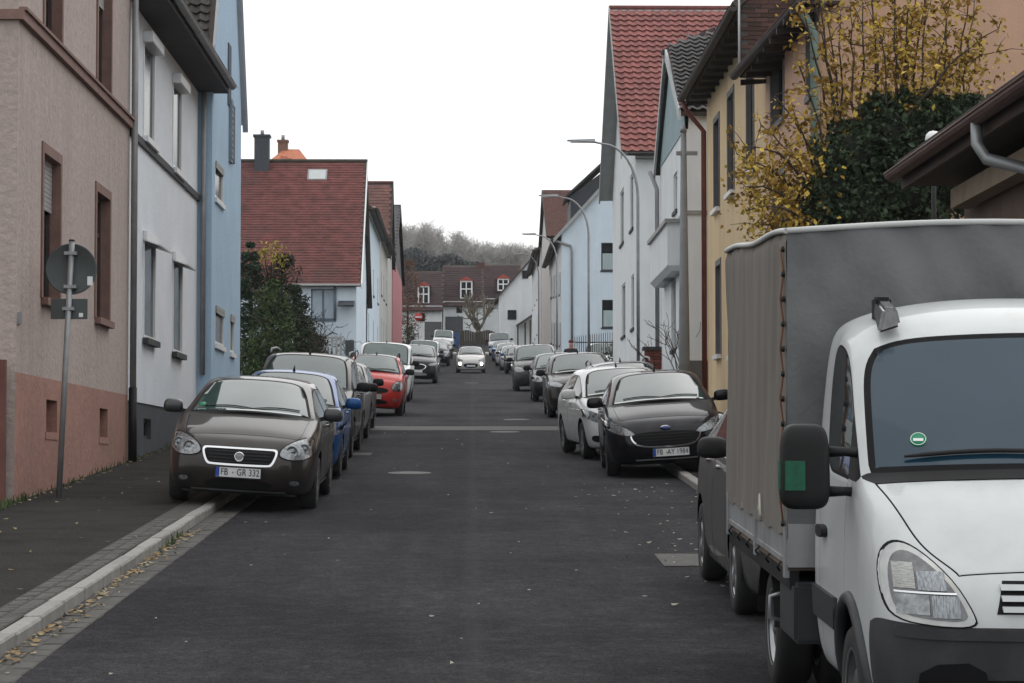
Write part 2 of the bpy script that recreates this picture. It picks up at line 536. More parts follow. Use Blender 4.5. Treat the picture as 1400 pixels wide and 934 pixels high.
def mirror_part(parent, w, y, z, mt, s=1.0, cap=None):
    for sx in (1, -1):
        cx = sx * (w + .115)
        m = MB(); m.blob((cx, y, z), .102 * s, .060 * s, .072 * s, 3.2, .08)
        o = m.build('door_mirror', mt, parent)
        a = MB(); a.hexa([(sx * (w - .06), y + .00, z - .10), (sx * (w + .08), y - .01, z - .05), (sx * (w + .08), y + .05, z - .05), (sx * (w - .06), y + .09, z - .10),
                          (sx * (w - .10), y + .01, z - .05), (sx * (w + .08), y, z - .01), (sx * (w + .08), y + .05, z - .01), (sx * (w - .10), y + .09, z - .05)][::1])
        a.build('mirror_arm', M_BLACK, o)

def lerp(a, b, t): return a + (b - a) * t
def make_car(name, label, cat, group, P, loc, yaw=0.0, lv=2):
    """P: proportions and front design. The car is modelled nose to -Y with its wheels on z = 0."""
    L, w, H = P['L'], P['w'], P['H']
    r = P.get('r', .31); fa = P.get('fa', .84); ra_ = P.get('ra', L - .78)
    hf, hb = P.get('hf', .78), P.get('hb', .98); br = P.get('br', hb + .07)
    wb, wt = P['wb'], P['wt']; bp, cp = P['bp'], P['cp']; rt, tb = P['rt'], P['tb']
    wr = P.get('wr', .66) * w; est = P.get('estate', False)
    root = bpy.data.objects.new(name, None); COL.objects.link(root)
    tag(root, label, cat, group)
    root.location = loc; root.rotation_mode = 'XYZ'
    root.rotation_euler = (SLA, P.get('roll', 0), yaw)
    n3 = min(fa, wb - .28); n4 = wb - .09; gh = max(fa + r + .16, wb + .2)
    def hz(y): return lerp(hf, hb, max(0, min(1, (y - .1) / (n4 - .1))) ** P.get('hc', .8))
    def belt(y): return lerp(hb, br, (y - wb) / (tb - wb))
    rnd = P.get('round', 1.0)
    S = []
    def st(pts): S.append([tuple(p) for p in pts])
    f0 = P.get('nosew', .68) * w; nb = P.get('nb', .0)
    st([(f0 * .9, .12, .20), (f0 * .97, .06, .215), (f0 * 1.03, .0 + .01, .36), (f0 * 1.03, .0 + nb, .50), (f0 * 1.02, .03 + nb, hf - .13), (f0 * .98, .08 + nb, hf - .045),
        (f0 * .86, .12 + nb, hf - .012), (f0 * .72, .12 + nb, hf - .002), (f0 * .36, .10 + nb, hf + .006), (0, .085 + nb, hf + .008)])
    y = .16
    st([(.74 * w, y + .04, .19), (.85 * w, y, .20), (.89 * w, y - .03, .37), (.89 * w, y - .02, .52), (.87 * w, y + .01, hf - .10), (.82 * w, y + .05, hf - .01),
        (.74 * w, y + .07, hf + .015), (.64 * w, y + .07, hf + .026), (.33 * w, y + .06, hf + .036), (0, y + .05, hf + .04)])
    for y, k, k5 in ((.36, .97, .885), (n3, 1.0, .91), (n4, 1.0, .93)):
        if y < .3 or (S and y <= S[-1][2][1] + .05): y = S[-1][2][1] + .12
        z = hz(y)
        c = P.get('crown', .05)
        st([(.78 * w, y, .18), (.945 * w * k, y, .19), (.99 * w * k, y, .40), (w * k, y, .60), (.985 * w * k, y, z - .11), (k5 * w, y, z - .012),
            (k5 * w * .88, y, z + .006), (k5 * w * .77, y, z + .012), (k5 * w * .40, y, z + c * .8), (0, y, z + c)])
    def grn(y, t5, g6, z6, g7, z7, g8, z8, z9, dy=(0, 0, 0, 0), bx=.94):
        b = belt(y)
        st([(.78 * w, y, .18), (.945 * w, y, .19), (.99 * w, y, .40), (w, y, .62), (.99 * w, y, b - .13), (bx * w, y, b + t5),
            (g6, y + dy[0], z6), (g7, y + dy[1], z7), (g8, y + dy[2], z8), (0, y + dy[3], z9)])
    grn(wb, -.005, .885 * w, hb + .022, .835 * w, hb + .03, .44 * w, hb + .062, hb + .075, (0, 0, -.09, -.12))
    t = (gh - wb) / (wt - wb)
    bul = .014
    x6, z6 = wr + .075, H - .125; x7, z7 = wr, H - .055
    grn(gh, 0, lerp(.885 * w, x6, t ** .9), lerp(hb + .022, z6, t) + bul * .6, lerp(.835 * w, x7, t ** .9), lerp(hb + .03, z7, t) + bul, lerp(.44 * w, x7 * .5, t), lerp(hb + .062, H - .025, t) + bul, lerp(hb + .075, H - .02, t) + bul, (0, 0, -.06 * (1 - t) - .03, -.09 * (1 - t) - .04))
    grn(wt, 0, x6, z6, x7, z7, x7 * .5, H - .022, H - .016, (0, 0, -.04, -.06))
    for y, dz in ((bp - .045, 0.0), (bp + .045, 0.0), (cp - .03, .0), (cp + .05, .004)):
        grn(y, 0, x6 + .005, z6 + .02 - dz, x7 + .005, z7 + .022 - dz, x7 * .5, H - dz, H + .008 - dz)
    rh = P.get('rh', .05)
    grn(rt, 0, x6 - .03, z6 - rh + .01, x7 - .02, z7 - rh + .02, x7 * .5, H - rh, H - rh + .006)
    y = tb; b = belt(tb)
    st([(.78 * w, y, .20), (.93 * w, y, .21), (.97 * w, y, .40), (.975 * w, y, .60), (.95 * w, y, b - .14), (.88 * w, y, b),
        (.80 * w, y, b + .03), (.74 * w, y, b + .04), (.37 * w, y + .02, b + .045), (0, y + .03, b + .05)])
    y = L - .04
    st([(.70 * w, y - .03, .26), (.80 * w, y, .28), (.85 * w, y + .03, .42), (.85 * w, y + .03, .56), (.83 * w, y, b - .16), (.78 * w, y - .03, b - .06),
        (.70 * w, y - .04, b - .03), (.6 * w, y - .04, b - .02), (.3 * w, y - .03, b - .015), (0, y - .03, b - .015)])
    def tagf(i, j):
        if j >= 6 and 1 <= i <= 3: return TI['bonnet']
        if j >= 6 and i == 4: return TI['cowl']
        if j >= 7:
            if i in (5, 6): return TI['windscreen']
            if 7 <= i <= 11: return TI['sunroof'] if P.get('sunroof') and 7 <= i <= 10 else TI['roof']
            if i == 12: return TI['rear_window']
        if j == 5:
            if i == 5: return TI['mirror_base']
            if i in (6, 7): return TI['front_side_window']
            if i == 8: return TI['pillar']
            if i == 9: return TI['rear_side_window']
            if i == 11 and est: return TI['quarter_window']
        if 1 <= j <= 4:
            if i in (6, 7, 8): return TI['front_door']
            if i == 9 and not P.get('two_door'): return TI['rear_door']
        return 0
    me = lofted(S, tagf, CREASE, lv)
    bm = bmesh.new(); bm.from_mesh(me); bvh = BVHTree.FromBMesh(bm); bm.free()
    pm = P['paint']
    mats = {'body': pm, 'cowl': M_BLACK, 'windscreen': M_GLASS, 'front_side_window': M_GLASS_S, 'rear_side_window': M_GLASS_S, 'quarter_window': M_GLASS_S,
            'rear_window': M_GLASS, 'pillar': M_BLACK, 'mirror_base': M_BLACK, 'roof': P.get('roofmat', pm), 'sunroof': M_GLASS}
    RA = r + .055
    split_parts(me, [(fa, r + .01), (ra_, r + .01)], RA, w, mats, root)
    bpy.data.meshes.remove(me)
    # dark underside and arch liners
    m = MB(); m.box((-.74 * w, .16, .17), (.74 * w, L - .12, .30))
    m.box((-.60 * w, .3, .30), (.60 * w, L - .3, .62))
    for ay in (fa, ra_):
        for sx in (1, -1):
            n = 14; k = len(m.v)
            for i in range(n + 1):
                a = math.pi * (-.06 + 1.12 * i / n)
                for xx in (.58 * w, w * .965):
                    m.v.append((sx * xx, ay + (RA + .004) * math.cos(a), r + .01 + (RA + .004) * math.sin(a)))
            for i in range(n):
                q = (k + 2 * i, k + 2 * i + 1, k + 2 * i + 3, k + 2 * i + 2)
                m.f.append(q); m.mi.append(0); m.sm.append(True)
    m.build('underbody', M_BLACK, root)
    for ay in (fa, ra_):
        for sx in (1, -1): add_wheel(root, sx * (w - .115), ay, r, .205, P.get('rim', 'five'))
    mirror_part(root, w * .97, gh + .08, belt(gh) + P.get('mz', .075), P.get('mirror', M_BLACK), P.get('ms', 1.0) * 1.18)
    # front design
    for it in P.get('front', []):
        nm, poly, mt = it[0], it[1], it[2]
        off = it[3] if len(it) > 3 else .008
        sm = it[4] if len(it) > 4 else 2
        pl = chaikin(poly, sm) if sm else poly
        both = any(x < -.0 for x, _ in poly) and any(x > .0 for x, _ in poly)
        sides = (0,) if both else (1, -1)
        for sx in sides:
            q = pl if sx in (0, 1) else [(-a, b) for a, b in pl]
            if nm == 'headlight':
                cx_, cz_ = sum(a for a, b in q) / len(q), sum(b for a, b in q) / len(q)
                put(decal(bvh, [(cx_ + (a - cx_) * 1.09, cz_ + (b - cz_) * 1.12) for a, b in q], .004, .03, .05), 'headlight_seal', M_TRIM, root)
            put(decal(bvh, q, off, .03, .05), nm, mt, root)
    for (x, z, rad) in P.get('lamps', []):
        for sx in (1, -1):
            h = bvh.ray_cast(Vector((sx * x, -3, z)), Vector((0, 1, 0)))[0]
            if h is None: continue
            m = MB(); yy = h.y - .016
            m.lathe([(rad, yy + .03), (rad * 1.02, yy), (rad * .88, yy - .004), (rad * .8, yy + .006), (rad * .3, yy + .012), (rad * .28, yy - .002), (0, yy - .006)], (sx * x, 0, z), 'y', 20)
            m.build('lamp_reflector', P.get('lampmat', M_LENS), root)
    if 'bars' in P:
        x0, z0, z1, n, mt = P['bars']
        for k in range(n):
            z = lerp(z0, z1, (k + .5) / n)
            put(decal(bvh, [(-x0, z - .007), (x0, z - .007), (x0, z + .007), (-x0, z + .007)], .02, .03, .08), 'grille_bar', mt, root)
    if 'badge' in P:
        kind, z = P['badge']
        h = bvh.ray_cast(Vector((0, -3, z)), Vector((0, 1, 0)))[0]; yy = h.y - .03
        if kind == 'oval':
            m = MB(); m.lathe([(0, -.006), (1, -.005), (1.0, .03)], (0, 0, 0), 'y', 24)
            m.v = [(a * .075, yy + b, z + c * .032) for a, b, c in m.v]; bd = m.build('badge', M_CHROME, root)
            m = MB(); m.lathe([(0, -.009), (.88, -.008), (.9, .02)], (0, 0, 0), 'y', 24)
            m.v = [(a * .075, yy + b, z + c * .032) for a, b, c in m.v]; m.build('badge_field', mat('badge_blue', (.02, .06, .25), .3, .05, coat=1), bd)
            text_mesh('badge_lettering', 'Ford', .042, M_CHROME, bd, Matrix.Translation((0, yy - .010, z)) @ Matrix.Rotation(math.pi / 2, 4, 'X') @ Matrix.Shear('XZ', 4, (.0, .0)))
        else:
            rr = P.get('badge_r', .058)
            m = MB(); m.lathe([(0, yy - .004), (rr * .75, yy - .004), (rr * .8, yy - .010), (rr, yy - .006), (rr, yy + .03)], (0, 0, z), 'y', 28); bd = m.build('badge', M_CHROME, root)
            if kind == 'fiat':
                m = MB(); m.lathe([(0, yy - .006), (rr * .74, yy - .006)], (0, 0, z), 'y', 28); m.build('badge_field', mat('badge_grey', (.35, .36, .38), .3, .05, metal=.5), bd)
                text_mesh('badge_lettering', 'FIAT', .038, M_CHROME, bd, Matrix.Translation((0, yy - .010, z)) @ Matrix.Rotation(math.pi / 2, 4, 'X'))
    if 'plate' in P: plate(root, bvh, P.get('px', 0), P['plate'][0], P['plate'][1])
    # wipers on the screen foot
    if P.get('wiper', True):
        for x0, x1, dz in ((-.62 * w, .02 * w, .06), (.0 * w, .66 * w, .06)):
            pts = []
            for k in range(7):
                t = k / 6; x = lerp(x0, x1, t)
                h = bvh.ray_cast(Vector((x, -3, hb + .105 + dz * .4 * math.sin(t * 3))), Vector((0, 1, 0)))[0]
                if h: pts.append(h + Vector((0, -.014, .006)))
            if len(pts) > 2:
                m = MB(); m.tube(pts, [.008] * len(pts), 6); m.build('wiper', M_BLACK, root)
    # door handles
    hd = [bp - .17] + ([] if P.get('two_door') else [cp - .17])
    for y in hd:
        for sx in (1, -1):
            z = belt(y) - .10
            put(decal(bvh, chaikin([(y - .09, z - .016), (y + .09, z - .012), (y + .09, z + .016), (y - .09, z + .012)], 1), .028, .035, .06, 'x', sx), 'door_handle', P.get('handle', pm), root)
    # sill moulding, tail lamps
    for sx in (1, -1):
        put(decal(bvh, [(fa + RA + .03, .20), (ra_ - RA - .03, .20), (ra_ - RA - .03, .255), (fa + RA + .03, .255)], .01, .03, .2, 'x', sx), 'sill_trim', M_BLACK, root)
    if P.get('rails'):
        for sx in (1, -1):
            m = MB(); x = sx * (x7 + .015)
            m.tube([(x, wt + .1, z7 + .03), (x, wt + .22, H + .045), (x, cp, H + .055), (x, rt - .1, H + .0), (x, rt - .02, z7 - .02)], .017, 8)
            m.build('roof_rail', P['rails'], root)
    if P.get('aerial', True):
        m = MB(); m.tube([(0, wt + .12, H - .01), (0, wt + .16, H + .05), (0, wt + .22, H + .085)], [.022, .012, .004], 6); m.build('aerial', M_BLACK, root)
    if P.get('sticker'):
        sx_, sz_ = P['sticker']
        h = bvh.ray_cast(Vector((sx_, -3, sz_)), Vector((0, 1, 0)))
        if h[0]:
            c, nn = h[0], h[1]
            if nn.y > 0: nn = -nn
            q = nn.to_track_quat('Z', 'Y').to_matrix().to_4x4()
            m = MB(); m.lathe([(0, .004), (.042, .004), (.043, -.002)], (0, 0, 0), 'z', 18); mm = m.build('badge_sticker', M_GREEN, root); mm.data.transform(Matrix.Translation(c) @ q)
            mm.name = 'windscreen_sticker'
    for (x, z, rr) in P.get('lit', []):
        for sx in (1, -1):
            h = bvh.ray_cast(Vector((sx * x, -3, z)), Vector((0, 1, 0)))[0]
            m = MB(); m.lathe([(0, h.y - .03), (rr, h.y - .025), (rr, h.y + .03)], (sx * x, 0, z), 'y', 16)
            m.build('lit_headlamp', emit('headlamp_light', (1.0, .92, .80), 14.0), root)
    return root, bvh
def base_hatch(**k):
    P = dict(L=4.0, w=.86, H=1.47, r=.305, fa=.83, wb=1.02, wt=1.84, bp=2.15, cp=2.95, rt=3.55, tb=3.86, hf=.80, hb=1.0)
    P.update(k); return P

# ------------------------------------------------------------------ flatbed lorry with tarpaulin box
def make_truck(loc, yaw=0.0):
    root = bpy.data.objects.new('tarpaulin_lorry', None); COL.objects.link(root)
    tag(root, 'white cab lorry with grey tarpaulin box and black bumper parked at the kerb', 'lorry')
    root.location = loc; root.rotation_euler = (SLA, 0, yaw)
    PW = mat('paint_van_white', (.50, .52, .525), .42, .05, 1.2, coat=.5, spec=.3, dirt=(.30, .29, .26), dscale=1.1, damt=.30, streak=True)
    M_BUMP = mat('bumper_plastic', (.022, .024, .027), .55, .25, 5, bump=.12, bscale=180, dirt=(.07, .07, .065), dscale=2.5, damt=.4)
    w = .99
    M_RFL = mat('ribbed_reflector', (.26, .28, .30), .35, .6, 45, metal=.5, coat=.6, bump=.6, bscale=60, stretch=(4, 1, .5))
    M_RFL2 = mat('ribbed_indicator', (.40, .40, .38), .35, .3, 30, metal=.3, coat=.6, bump=.6, bscale=70, stretch=(.4, 1, 5))
    def full(y, j4, j5, top, k=1.0, j5x=.975):
        z5 = j5
        return [(.80 * w, y, .30), (.94 * w * k, y, .31), (.985 * w * k, y, .52), (w * k, y, .79), (.995 * w * k, y, j4), (j5x * w * k, y, z5)] + [(a * w, y + d, z) for a, d, z in top]
    S = [
        [(.66 * w, .12, .29), (.71 * w, .05, .31), (.74 * w, .0, .48), (.74 * w, .0, .775), (.735 * w, .03, .88), (.70 * w, .075, .955), (.60 * w, .09, .985), (.50 * w, .09, .995), (.25 * w, .08, 1.005), (0, .075, 1.01)],
        [(.80 * w, .22, .29), (.90 * w, .19, .31), (.945 * w, .16, .50), (.945 * w, .17, .785), (.935 * w, .21, .93), (.89 * w, .27, 1.055), (.77 * w, .27, 1.085), (.66 * w, .27, 1.10), (.34 * w, .26, 1.125), (0, .25, 1.13)],
        full(.46, 1.05, 1.20, [(.83, 0, 1.225), (.72, 0, 1.235), (.38, 0, 1.262), (0, 0, 1.27)], .99, .94),
        full(.70, 1.15, 1.30, [(.87, 0, 1.32), (.78, 0, 1.33), (.4, -.02, 1.35), (0, -.03, 1.355)]),
        full(.80, 1.18, 1.335, [(.90, 0, 1.355), (.83, 0, 1.365), (.43, -.06, 1.385), (0, -.08, 1.39)]),
        full(.87, 1.19, 1.36, [(.955, 0, 1.38), (.925, 0, 1.395), (.48, -.09, 1.42), (0, -.115, 1.425)]),
        full(1.14, 1.19, 1.36, [(.945, 0, 1.69), (.91, 0, 1.75), (.47, -.075, 1.76), (0, -.095, 1.76)]),
        full(1.40, 1.19, 1.36, [(.925, 0, 1.965), (.875, 0, 2.03), (.45, -.05, 2.065), (0, -.065, 2.08)]),
        full(1.60, 1.19, 1.36, [(.93, 0, 2.02), (.86, 0, 2.125), (.44, 0, 2.205), (0, 0, 2.215)]),
        full(1.92, 1.19, 1.375, [(.93, 0, 2.04), (.86, 0, 2.155), (.44, 0, 2.24), (0, 0, 2.255)]),
        full(1.97, 1.19, 1.375, [(.93, 0, 2.04), (.86, 0, 2.155), (.44, 0, 2.24), (0, 0, 2.255)]),
        full(2.20, 1.19, 1.375, [(.93, 0, 2.03), (.86, 0, 2.145), (.44, 0, 2.23), (0, 0, 2.245)]),
        full(2.23, 1.19, 1.375, [(.92, 0, 2.02), (.85, 0, 2.125), (.42, 0, 2.21), (0, 0, 2.22)], .99),
    ]
    def tagf(i, j):
        if j <= 3 and i == 0: return TI['bumper'] if j < 3 else 0
        if j <= 2 and i == 1: return TI['bumper']
        if j >= 6 and i in (0, 1, 2, 3): return TI['bonnet']
        if i == 4 and j >= 6: return TI['cowl']
        if j >= 7 and i in (5, 6): return TI['windscreen']
        if j >= 7 and i >= 7: return TI['roof']
        if j == 5 and i == 5: return TI['mirror_base']
        if j == 5 and i in (6, 7, 8): return TI['front_side_window']
        if 1 <= j <= 4 and i in (6, 7, 8, 9): return TI['front_door']
        return 0
    me = lofted(S, tagf, {**CREASE, TI['bumper']: .8}, 3, True, True, lambda j: TI['bumper'] if j < 3 else 0)
    bm = bmesh.new(); bm.from_mesh(me); bvh = BVHTree.FromBMesh(bm); bm.free()
    r = .345; RA = .43; fa = .93; rx = 3.80
    m_off = -.03
    mats = {'body': PW, 'bumper': M_BUMP, 'cowl': M_BLACK, 'windscreen': mat('lorry_glass', (.010, .034, .056), .03, .2, 1.5, coat=.15, spec=.5), 'front_side_window': M_GLASS_S, 'mirror_base': M_BLACK, 'roof': PW, 'bonnet': PW}
    split_parts(me, [(fa, r + .03)], RA, w, mats, root, True, {'bonnet': 1.8, 'front_door': 1.5})
    bpy.data.meshes.remove(me)
    # arch lips
    for sx in (1, -1):
        pts = []
        for i in range(19):
            a = math.pi * (-.02 + 1.04 * i / 18)
            y, z = fa + RA * math.cos(a), r + .03 + RA * math.sin(a)
            h = bvh.ray_cast(Vector((sx * 4, y, z)), Vector((-sx, 0, 0)))[0]
            pts.append((h.x if h else sx * w * .985, y, z))
        m = MB(); m.tube(pts, .035, 8); m.build('arch_trim', M_BUMP, root)
        m = MB(); n = 14
        for i in range(n):
            a0, a1 = math.pi * (-.05 + 1.1 * i / n), math.pi * (-.05 + 1.1 * (i + 1) / n)
            q = [(sx * x, fa + RA * math.cos(a), r + .03 + RA * math.sin(a)) for x, a in ((.5, a0), (.95, a0), (.95, a1), (.5, a1))]
            m.poly(q)
        m.build('arch_liner', M_BLACK, root)
        put(decal(bvh, [(fa + RA + .05, .60), (2.18, .60), (2.18, .76), (fa + RA + .01, .76)], .022, .03, .1, 'x', sx), 'side_moulding', M_BUMP, root)
        put(decal(bvh, chaikin([(1.72, 1.03), (1.93, 1.03), (1.93, 1.09), (1.72, 1.09)], 1), .035, .04, .08, 'x', sx), 'door_handle', M_BLACK, root)
        # headlamp
        hp = [(.90, .795), (.94, .88), (.942, 1.05), (.89, 1.125), (.80, 1.11), (.67, .99), (.585, .84), (.57, .775), (.74, .775)]
        hp = [(sx * a, b) for a, b in chaikin(hp, 2)]
        cxm, czm = sum(a for a, b in hp) / len(hp), sum(b for a, b in hp) / len(hp)
        big = [(cxm + (a - cxm) * 1.05, czm + (b - czm) * 1.05) for a, b in hp]
        put(decal(bvh, big, .004, .03, .04), 'headlamp_seal', M_TRIM, root)
        hl = put(decal(bvh, hp, .012, .03, .04), 'headlamp', mat('lorry_lens', (.36, .37, .36), .18, .3, 9, metal=.45, coat=1, dirt=(.40, .37, .32), dscale=4, damt=.45), root)
        def lens_rect(x0, x1, z0, z1, nm, mt, off):
            put(decal(bvh, [(sx * x0, z0), (sx * x1, z0), (sx * x1, z1), (sx * x0, z1)], off, .02, .03), nm, mt, hl)
        inn = [(cxm + (a - cxm) * .84, czm + (b - czm) * .84) for a, b in hp]
        put(decal(bvh, inn, .0165, .01, .04), 'reflector_bowl', M_LENSD, hl)
        lens_rect(.815, .90, .93, 1.04, 'indicator_lens', M_RFL2, .022)
        lens_rect(.69, .805, .925, 1.005, 'reflector', M_RFL, .022)
        lens_rect(.765, .895, .82, .905, 'reflector', M_LENS, .022)
        lens_rect(.64, .755, .81, .905, 'reflector', M_RFL, .022)
        lens_rect(.65, .90, .911, .919, 'reflector_divider', M_CHROME, .024)
    put(decal(bvh, [(-.90, .715), (.90, .715), (.90, .765), (-.90, .765)], .014, .03, .06), 'bumper_ledge', M_BUMP, root)
    for sx in (1, -1): put(decal(bvh, chaikin([(sx * .50, .44), (sx * .82, .44), (sx * .80, .60), (sx * .54, .62)], 1), .008, .03, .05), 'fog_lamp_recess', M_TRIM, root)
    # grille between the lamps: painted surround, dark slots with bright bars
    put(decal(bvh, [(-.48, .83), (.48, .83), (.44, .97), (-.44, .97)], .004, .03, .05), 'grille_recess', M_TRIM, root)
    for z in (.852, .898, .944):
        put(decal(bvh, [(-.455, z - .012), (.455, z - .012), (.455, z + .012), (-.455, z + .012)], .022, .03, .06), 'grille_bar', PW, root)
    put(decal(bvh, [(-.62, .40), (.62, .40), (.58, .54), (-.58, .54)], .006, .03, .06), 'bumper_intake', M_TRIM, root)
    put(decal(bvh, [(-.26, .56), (.26, .56), (.26, .67), (-.26, .67)], .02, .03, .06), 'number_plate', M_PLATE, root)
    # windscreen wiper and sticker
    for x0, x1, z0, z1 in ((-.74, .02, 1.475, 1.495), (.0, .70, 1.46, 1.49)):
        pts = []
        for k in range(8):
            t = k / 7; x = lerp(x0, x1, t); z = lerp(z0, z1, t) + .02 * math.sin(3.1 * t)
            h = bvh.ray_cast(Vector((x, -3, z)), Vector((0, 1, 0)))[0]
            pts.append(h + Vector((0, -.022, .008)))
        m = MB(); m.tube(pts, [.006, .012, .012, .012, .012, .012, .01, .005], 6); m.build('wiper', M_BLACK, root)
    h = bvh.ray_cast(Vector((-.66, -3, 1.56)), Vector((0, 1, 0)))
    q = (h[1] if h[1].y < 0 else -h[1]).to_track_quat('Z', 'Y').to_matrix().to_4x4()
    m = MB(); m.lathe([(0, .006), (.040, .006), (.041, -.002)], (0, 0, 0), 'z', 24); st = m.build('windscreen_sticker', M_GREEN, root); st.data.transform(Matrix.Translation(h[0]) @ q)
    m = MB(); m.box((-.024, -.014, .007), (.024, .002, .009)); o = m.build('sticker_field', M_WHITE, st); o.data.transform(Matrix.Translation(h[0]) @ q)
    m = MB(); m.lathe([(.034, .0075), (.037, .0075)], (0, 0, 0), 'z', 24); o = m.build('sticker_ring', M_WHITE, st); o.data.transform(Matrix.Translation(h[0]) @ q)
    # mirrors: tall black housings, green tape on the road side
    for sx in (1, -1):
        cx = sx * 1.20; cy = .98; cz = 1.43
        m = MB(); m.blob((cx, cy, cz), .118, .075, .205, 4.5, .06, 24, 14)
        o = m.build('door_mirror', M_BLACK, root)
        for dz in (-.13, .06):
            m = MB(); m.tube([(sx * .88, cy + .03, cz + dz), (sx * 1.0, cy + .02, cz + dz + .01), (sx * 1.12, cy + .01, cz + dz + .01)], [.03, .022, .03], 8); m.build('mirror_arm', M_BLACK, o)
        if sx < 0:
            m = MB(); m.box((cx - .100, cy - .078, cz - .11), (cx - .005, cy - .056, cz + .03)); t = m.build('green_tape', mat('green_tape', (.0, .085, .042), .45, .3, 30), o)
            m = MB(); m.box((cx - .121, cy - .040, cz - .11), (cx - .105, cy + .04, cz + .03)); m.build('green_tape', mat('green_tape', (.0, .085, .042), .45, .3, 30), o)
    # roof marker lamps
    for sx in (1, -1):
        m = MB(); m.hexa([(sx * .74 - .05, 1.36, 2.06), (sx * .72 + .05, 1.36, 2.10), (sx * .72 + .05, 1.62, 2.17), (sx * .72 - .05, 1.62, 2.17),
                          (sx * .72 - .035, 1.40, 2.19), (sx * .72 + .035, 1.40, 2.19), (sx * .72 + .04, 1.60, 2.235), (sx * .72 - .04, 1.60, 2.235)])
        o = m.build('marker_lamp', M_LENSD, root); bevel_obj(o, .015, 2)
        m = MB(); m.box((sx * .72 - .04, 1.60, 2.13), (sx * .72 + .04, 1.74, 2.25)); o = m.build('marker_base', M_BLACK, root); bevel_obj(o, .012, 2)
    # chassis and bed
    y0, y1 = 2.42, 5.62; bw = 1.10
    m = MB()
    for sx in (1, -1): m.box((sx * .40 - .04, .9, .52), (sx * .40 + .04, y1 - .05, .70))
    for y in (2.5, 3.1, 4.6, 5.3): m.box((-.42, y, .54), (.42, y + .08, .68))
    m.box((-.7, .5, .28), (.7, 2.2, .6)); m.box((-.55, .2, .3), (.55, 2.2, 1.0))
    m.build('chassis', M_BLACK, root)
    m = MB(); m.box((-bw, y0, .80), (bw, y1, .84)); m.build('bed_floor', mat('bed_wood', (.10, .07, .05), .8, .3), root)
    M_ALU = mat('aluminium_board', (.36, .37, .38), .45, .12, 6, metal=.55, dirt=(.12, .11, .10), dscale=3, damt=.6, streak=True)
    for sx in (1, -1):
        m = MB()
        m.box((sx * (bw - .03), y0, .84), (sx * bw, y1, 1.01)); m.box((sx * (bw - .035), y0, .99), (sx * (bw + .008), y1, 1.02)); m.box((sx * (bw - .035), y0, .832), (sx * (bw + .008), y1, .86))
        m.build('side_board', M_ALU, root)
        for y in (y0 + .05, y0 + 1.5, y1 - .1):
            m = MB(); m.box((sx * (bw - .04), y - .04, .76), (sx * (bw + .016), y + .04, 1.03)); m.build('board_post', M_STEEL, root)
        for k in range(6):
            y = y0 + .25 + k * .52
            m = MB(); m.tube([(sx * (bw + .005), y, .83), (sx * (bw + .03), y, .80), (sx * (bw + .01), y + .03, .775)], .006, 6); m.build('lashing_hook', M_BLACK, root)
        m = MB(); m.box((sx * (bw - .06), y0, .70), (sx * (bw - .01), y1, .80)); m.build('bed_edge_beam', M_BLACK, root)
        # underrun guard, mudguard
        m = MB(); m.box((sx * (bw - .02), 2.30, .42), (sx * (bw - .30), 2.95, .74)); o = m.build('battery_box', M_BUMP, root); bevel_obj(o, .02, 2)
        m = MB(); n = 12; RR = .43
        for i in range(n):
            a0, a1 = math.pi * (0.03 + .94 * i / n), math.pi * (.03 + .94 * (i + 1) / n)
            P_ = [(rx + RR * math.cos(a), r + .02 + (RR - .0) * math.sin(a) * .95) for a in (a0, a1)]
            m.hexa([(sx * .56, P_[0][0], P_[0][1] - .015), (sx * 1.06, P_[0][0], P_[0][1] - .015), (sx * 1.06, P_[1][0], P_[1][1] - .015), (sx * .56, P_[1][0], P_[1][1] - .015),
                    (sx * .56, P_[0][0], P_[0][1]), (sx * 1.06, P_[0][0], P_[0][1]), (sx * 1.06, P_[1][0], P_[1][1]), (sx * .56, P_[1][0], P_[1][1])])
        m.build('mudguard', M_BLACK, root)
        for xx in (.92, .66): add_wheel(root, sx * xx, rx, r, .21, 'steel')
        add_wheel(root, sx * .87, fa, r, .22, 'steel')
    m = MB(); m.box((-bw, y0 - .03, .82), (bw, y0, 1.05)); m.build('headboard', M_ALU, root)
    m = MB(); m.tube([(-1.04, 3.05, .62), (-1.12, 3.05, .60), (-1.12, 3.06, .48), (-1.04, 3.06, .46)], .014, 6); m.build('hook_bracket', M_STEEL, root)
    # tarpaulin: rippled panels
    M_SIDE = mat('tarp_side', (.165, .15, .132), .72, .16, 2.2, bump=.25, bscale=60, stretch=(6, 6, .7), dirt=(.075, .068, .06), dscale=2.2, damt=.5, streak=True)
    M_FRONT = mat('tarp_front', (.125, .13, .135), .55, .15, 3, bump=.2, bscale=30, dirt=(.22, .22, .22), dscale=1.6, damt=.35)
    M_TOP = mat('tarp_top', (.50, .51, .50), .6, .08, 2)
    zt, zb = 2.62, 1.03
    rr = random.Random(5)
    ph = [(rr.uniform(4, 15), rr.uniform(2, 9), rr.uniform(0, 6.3), rr.uniform(.002, .005)) for _ in range(7)]
    def ripple(a, b): return sum(k * math.sin(f1 * a + f2 * b + p) for f1, f2, p, k in ph)
    def panel(fn, na, nb, name, mt):
        V, Q = [], []
        for i in range(na + 1):
            for j in range(nb + 1): V.append(fn(i / na, j / nb))
        for i in range(na):
            for j in range(nb):
                a = i * (nb + 1) + j; Q.append((a, a + nb + 1, a + nb + 2, a + 1))
        me = bpy.data.meshes.new(name); me.from_pydata(V, [], Q); me.materials.append(mt)
        for p in me.polygons: p.use_smooth = True
        return link(name, me, root)
    def ztop(t): return zt + .012 * math.sin(t * math.pi * 3) - .0 * t
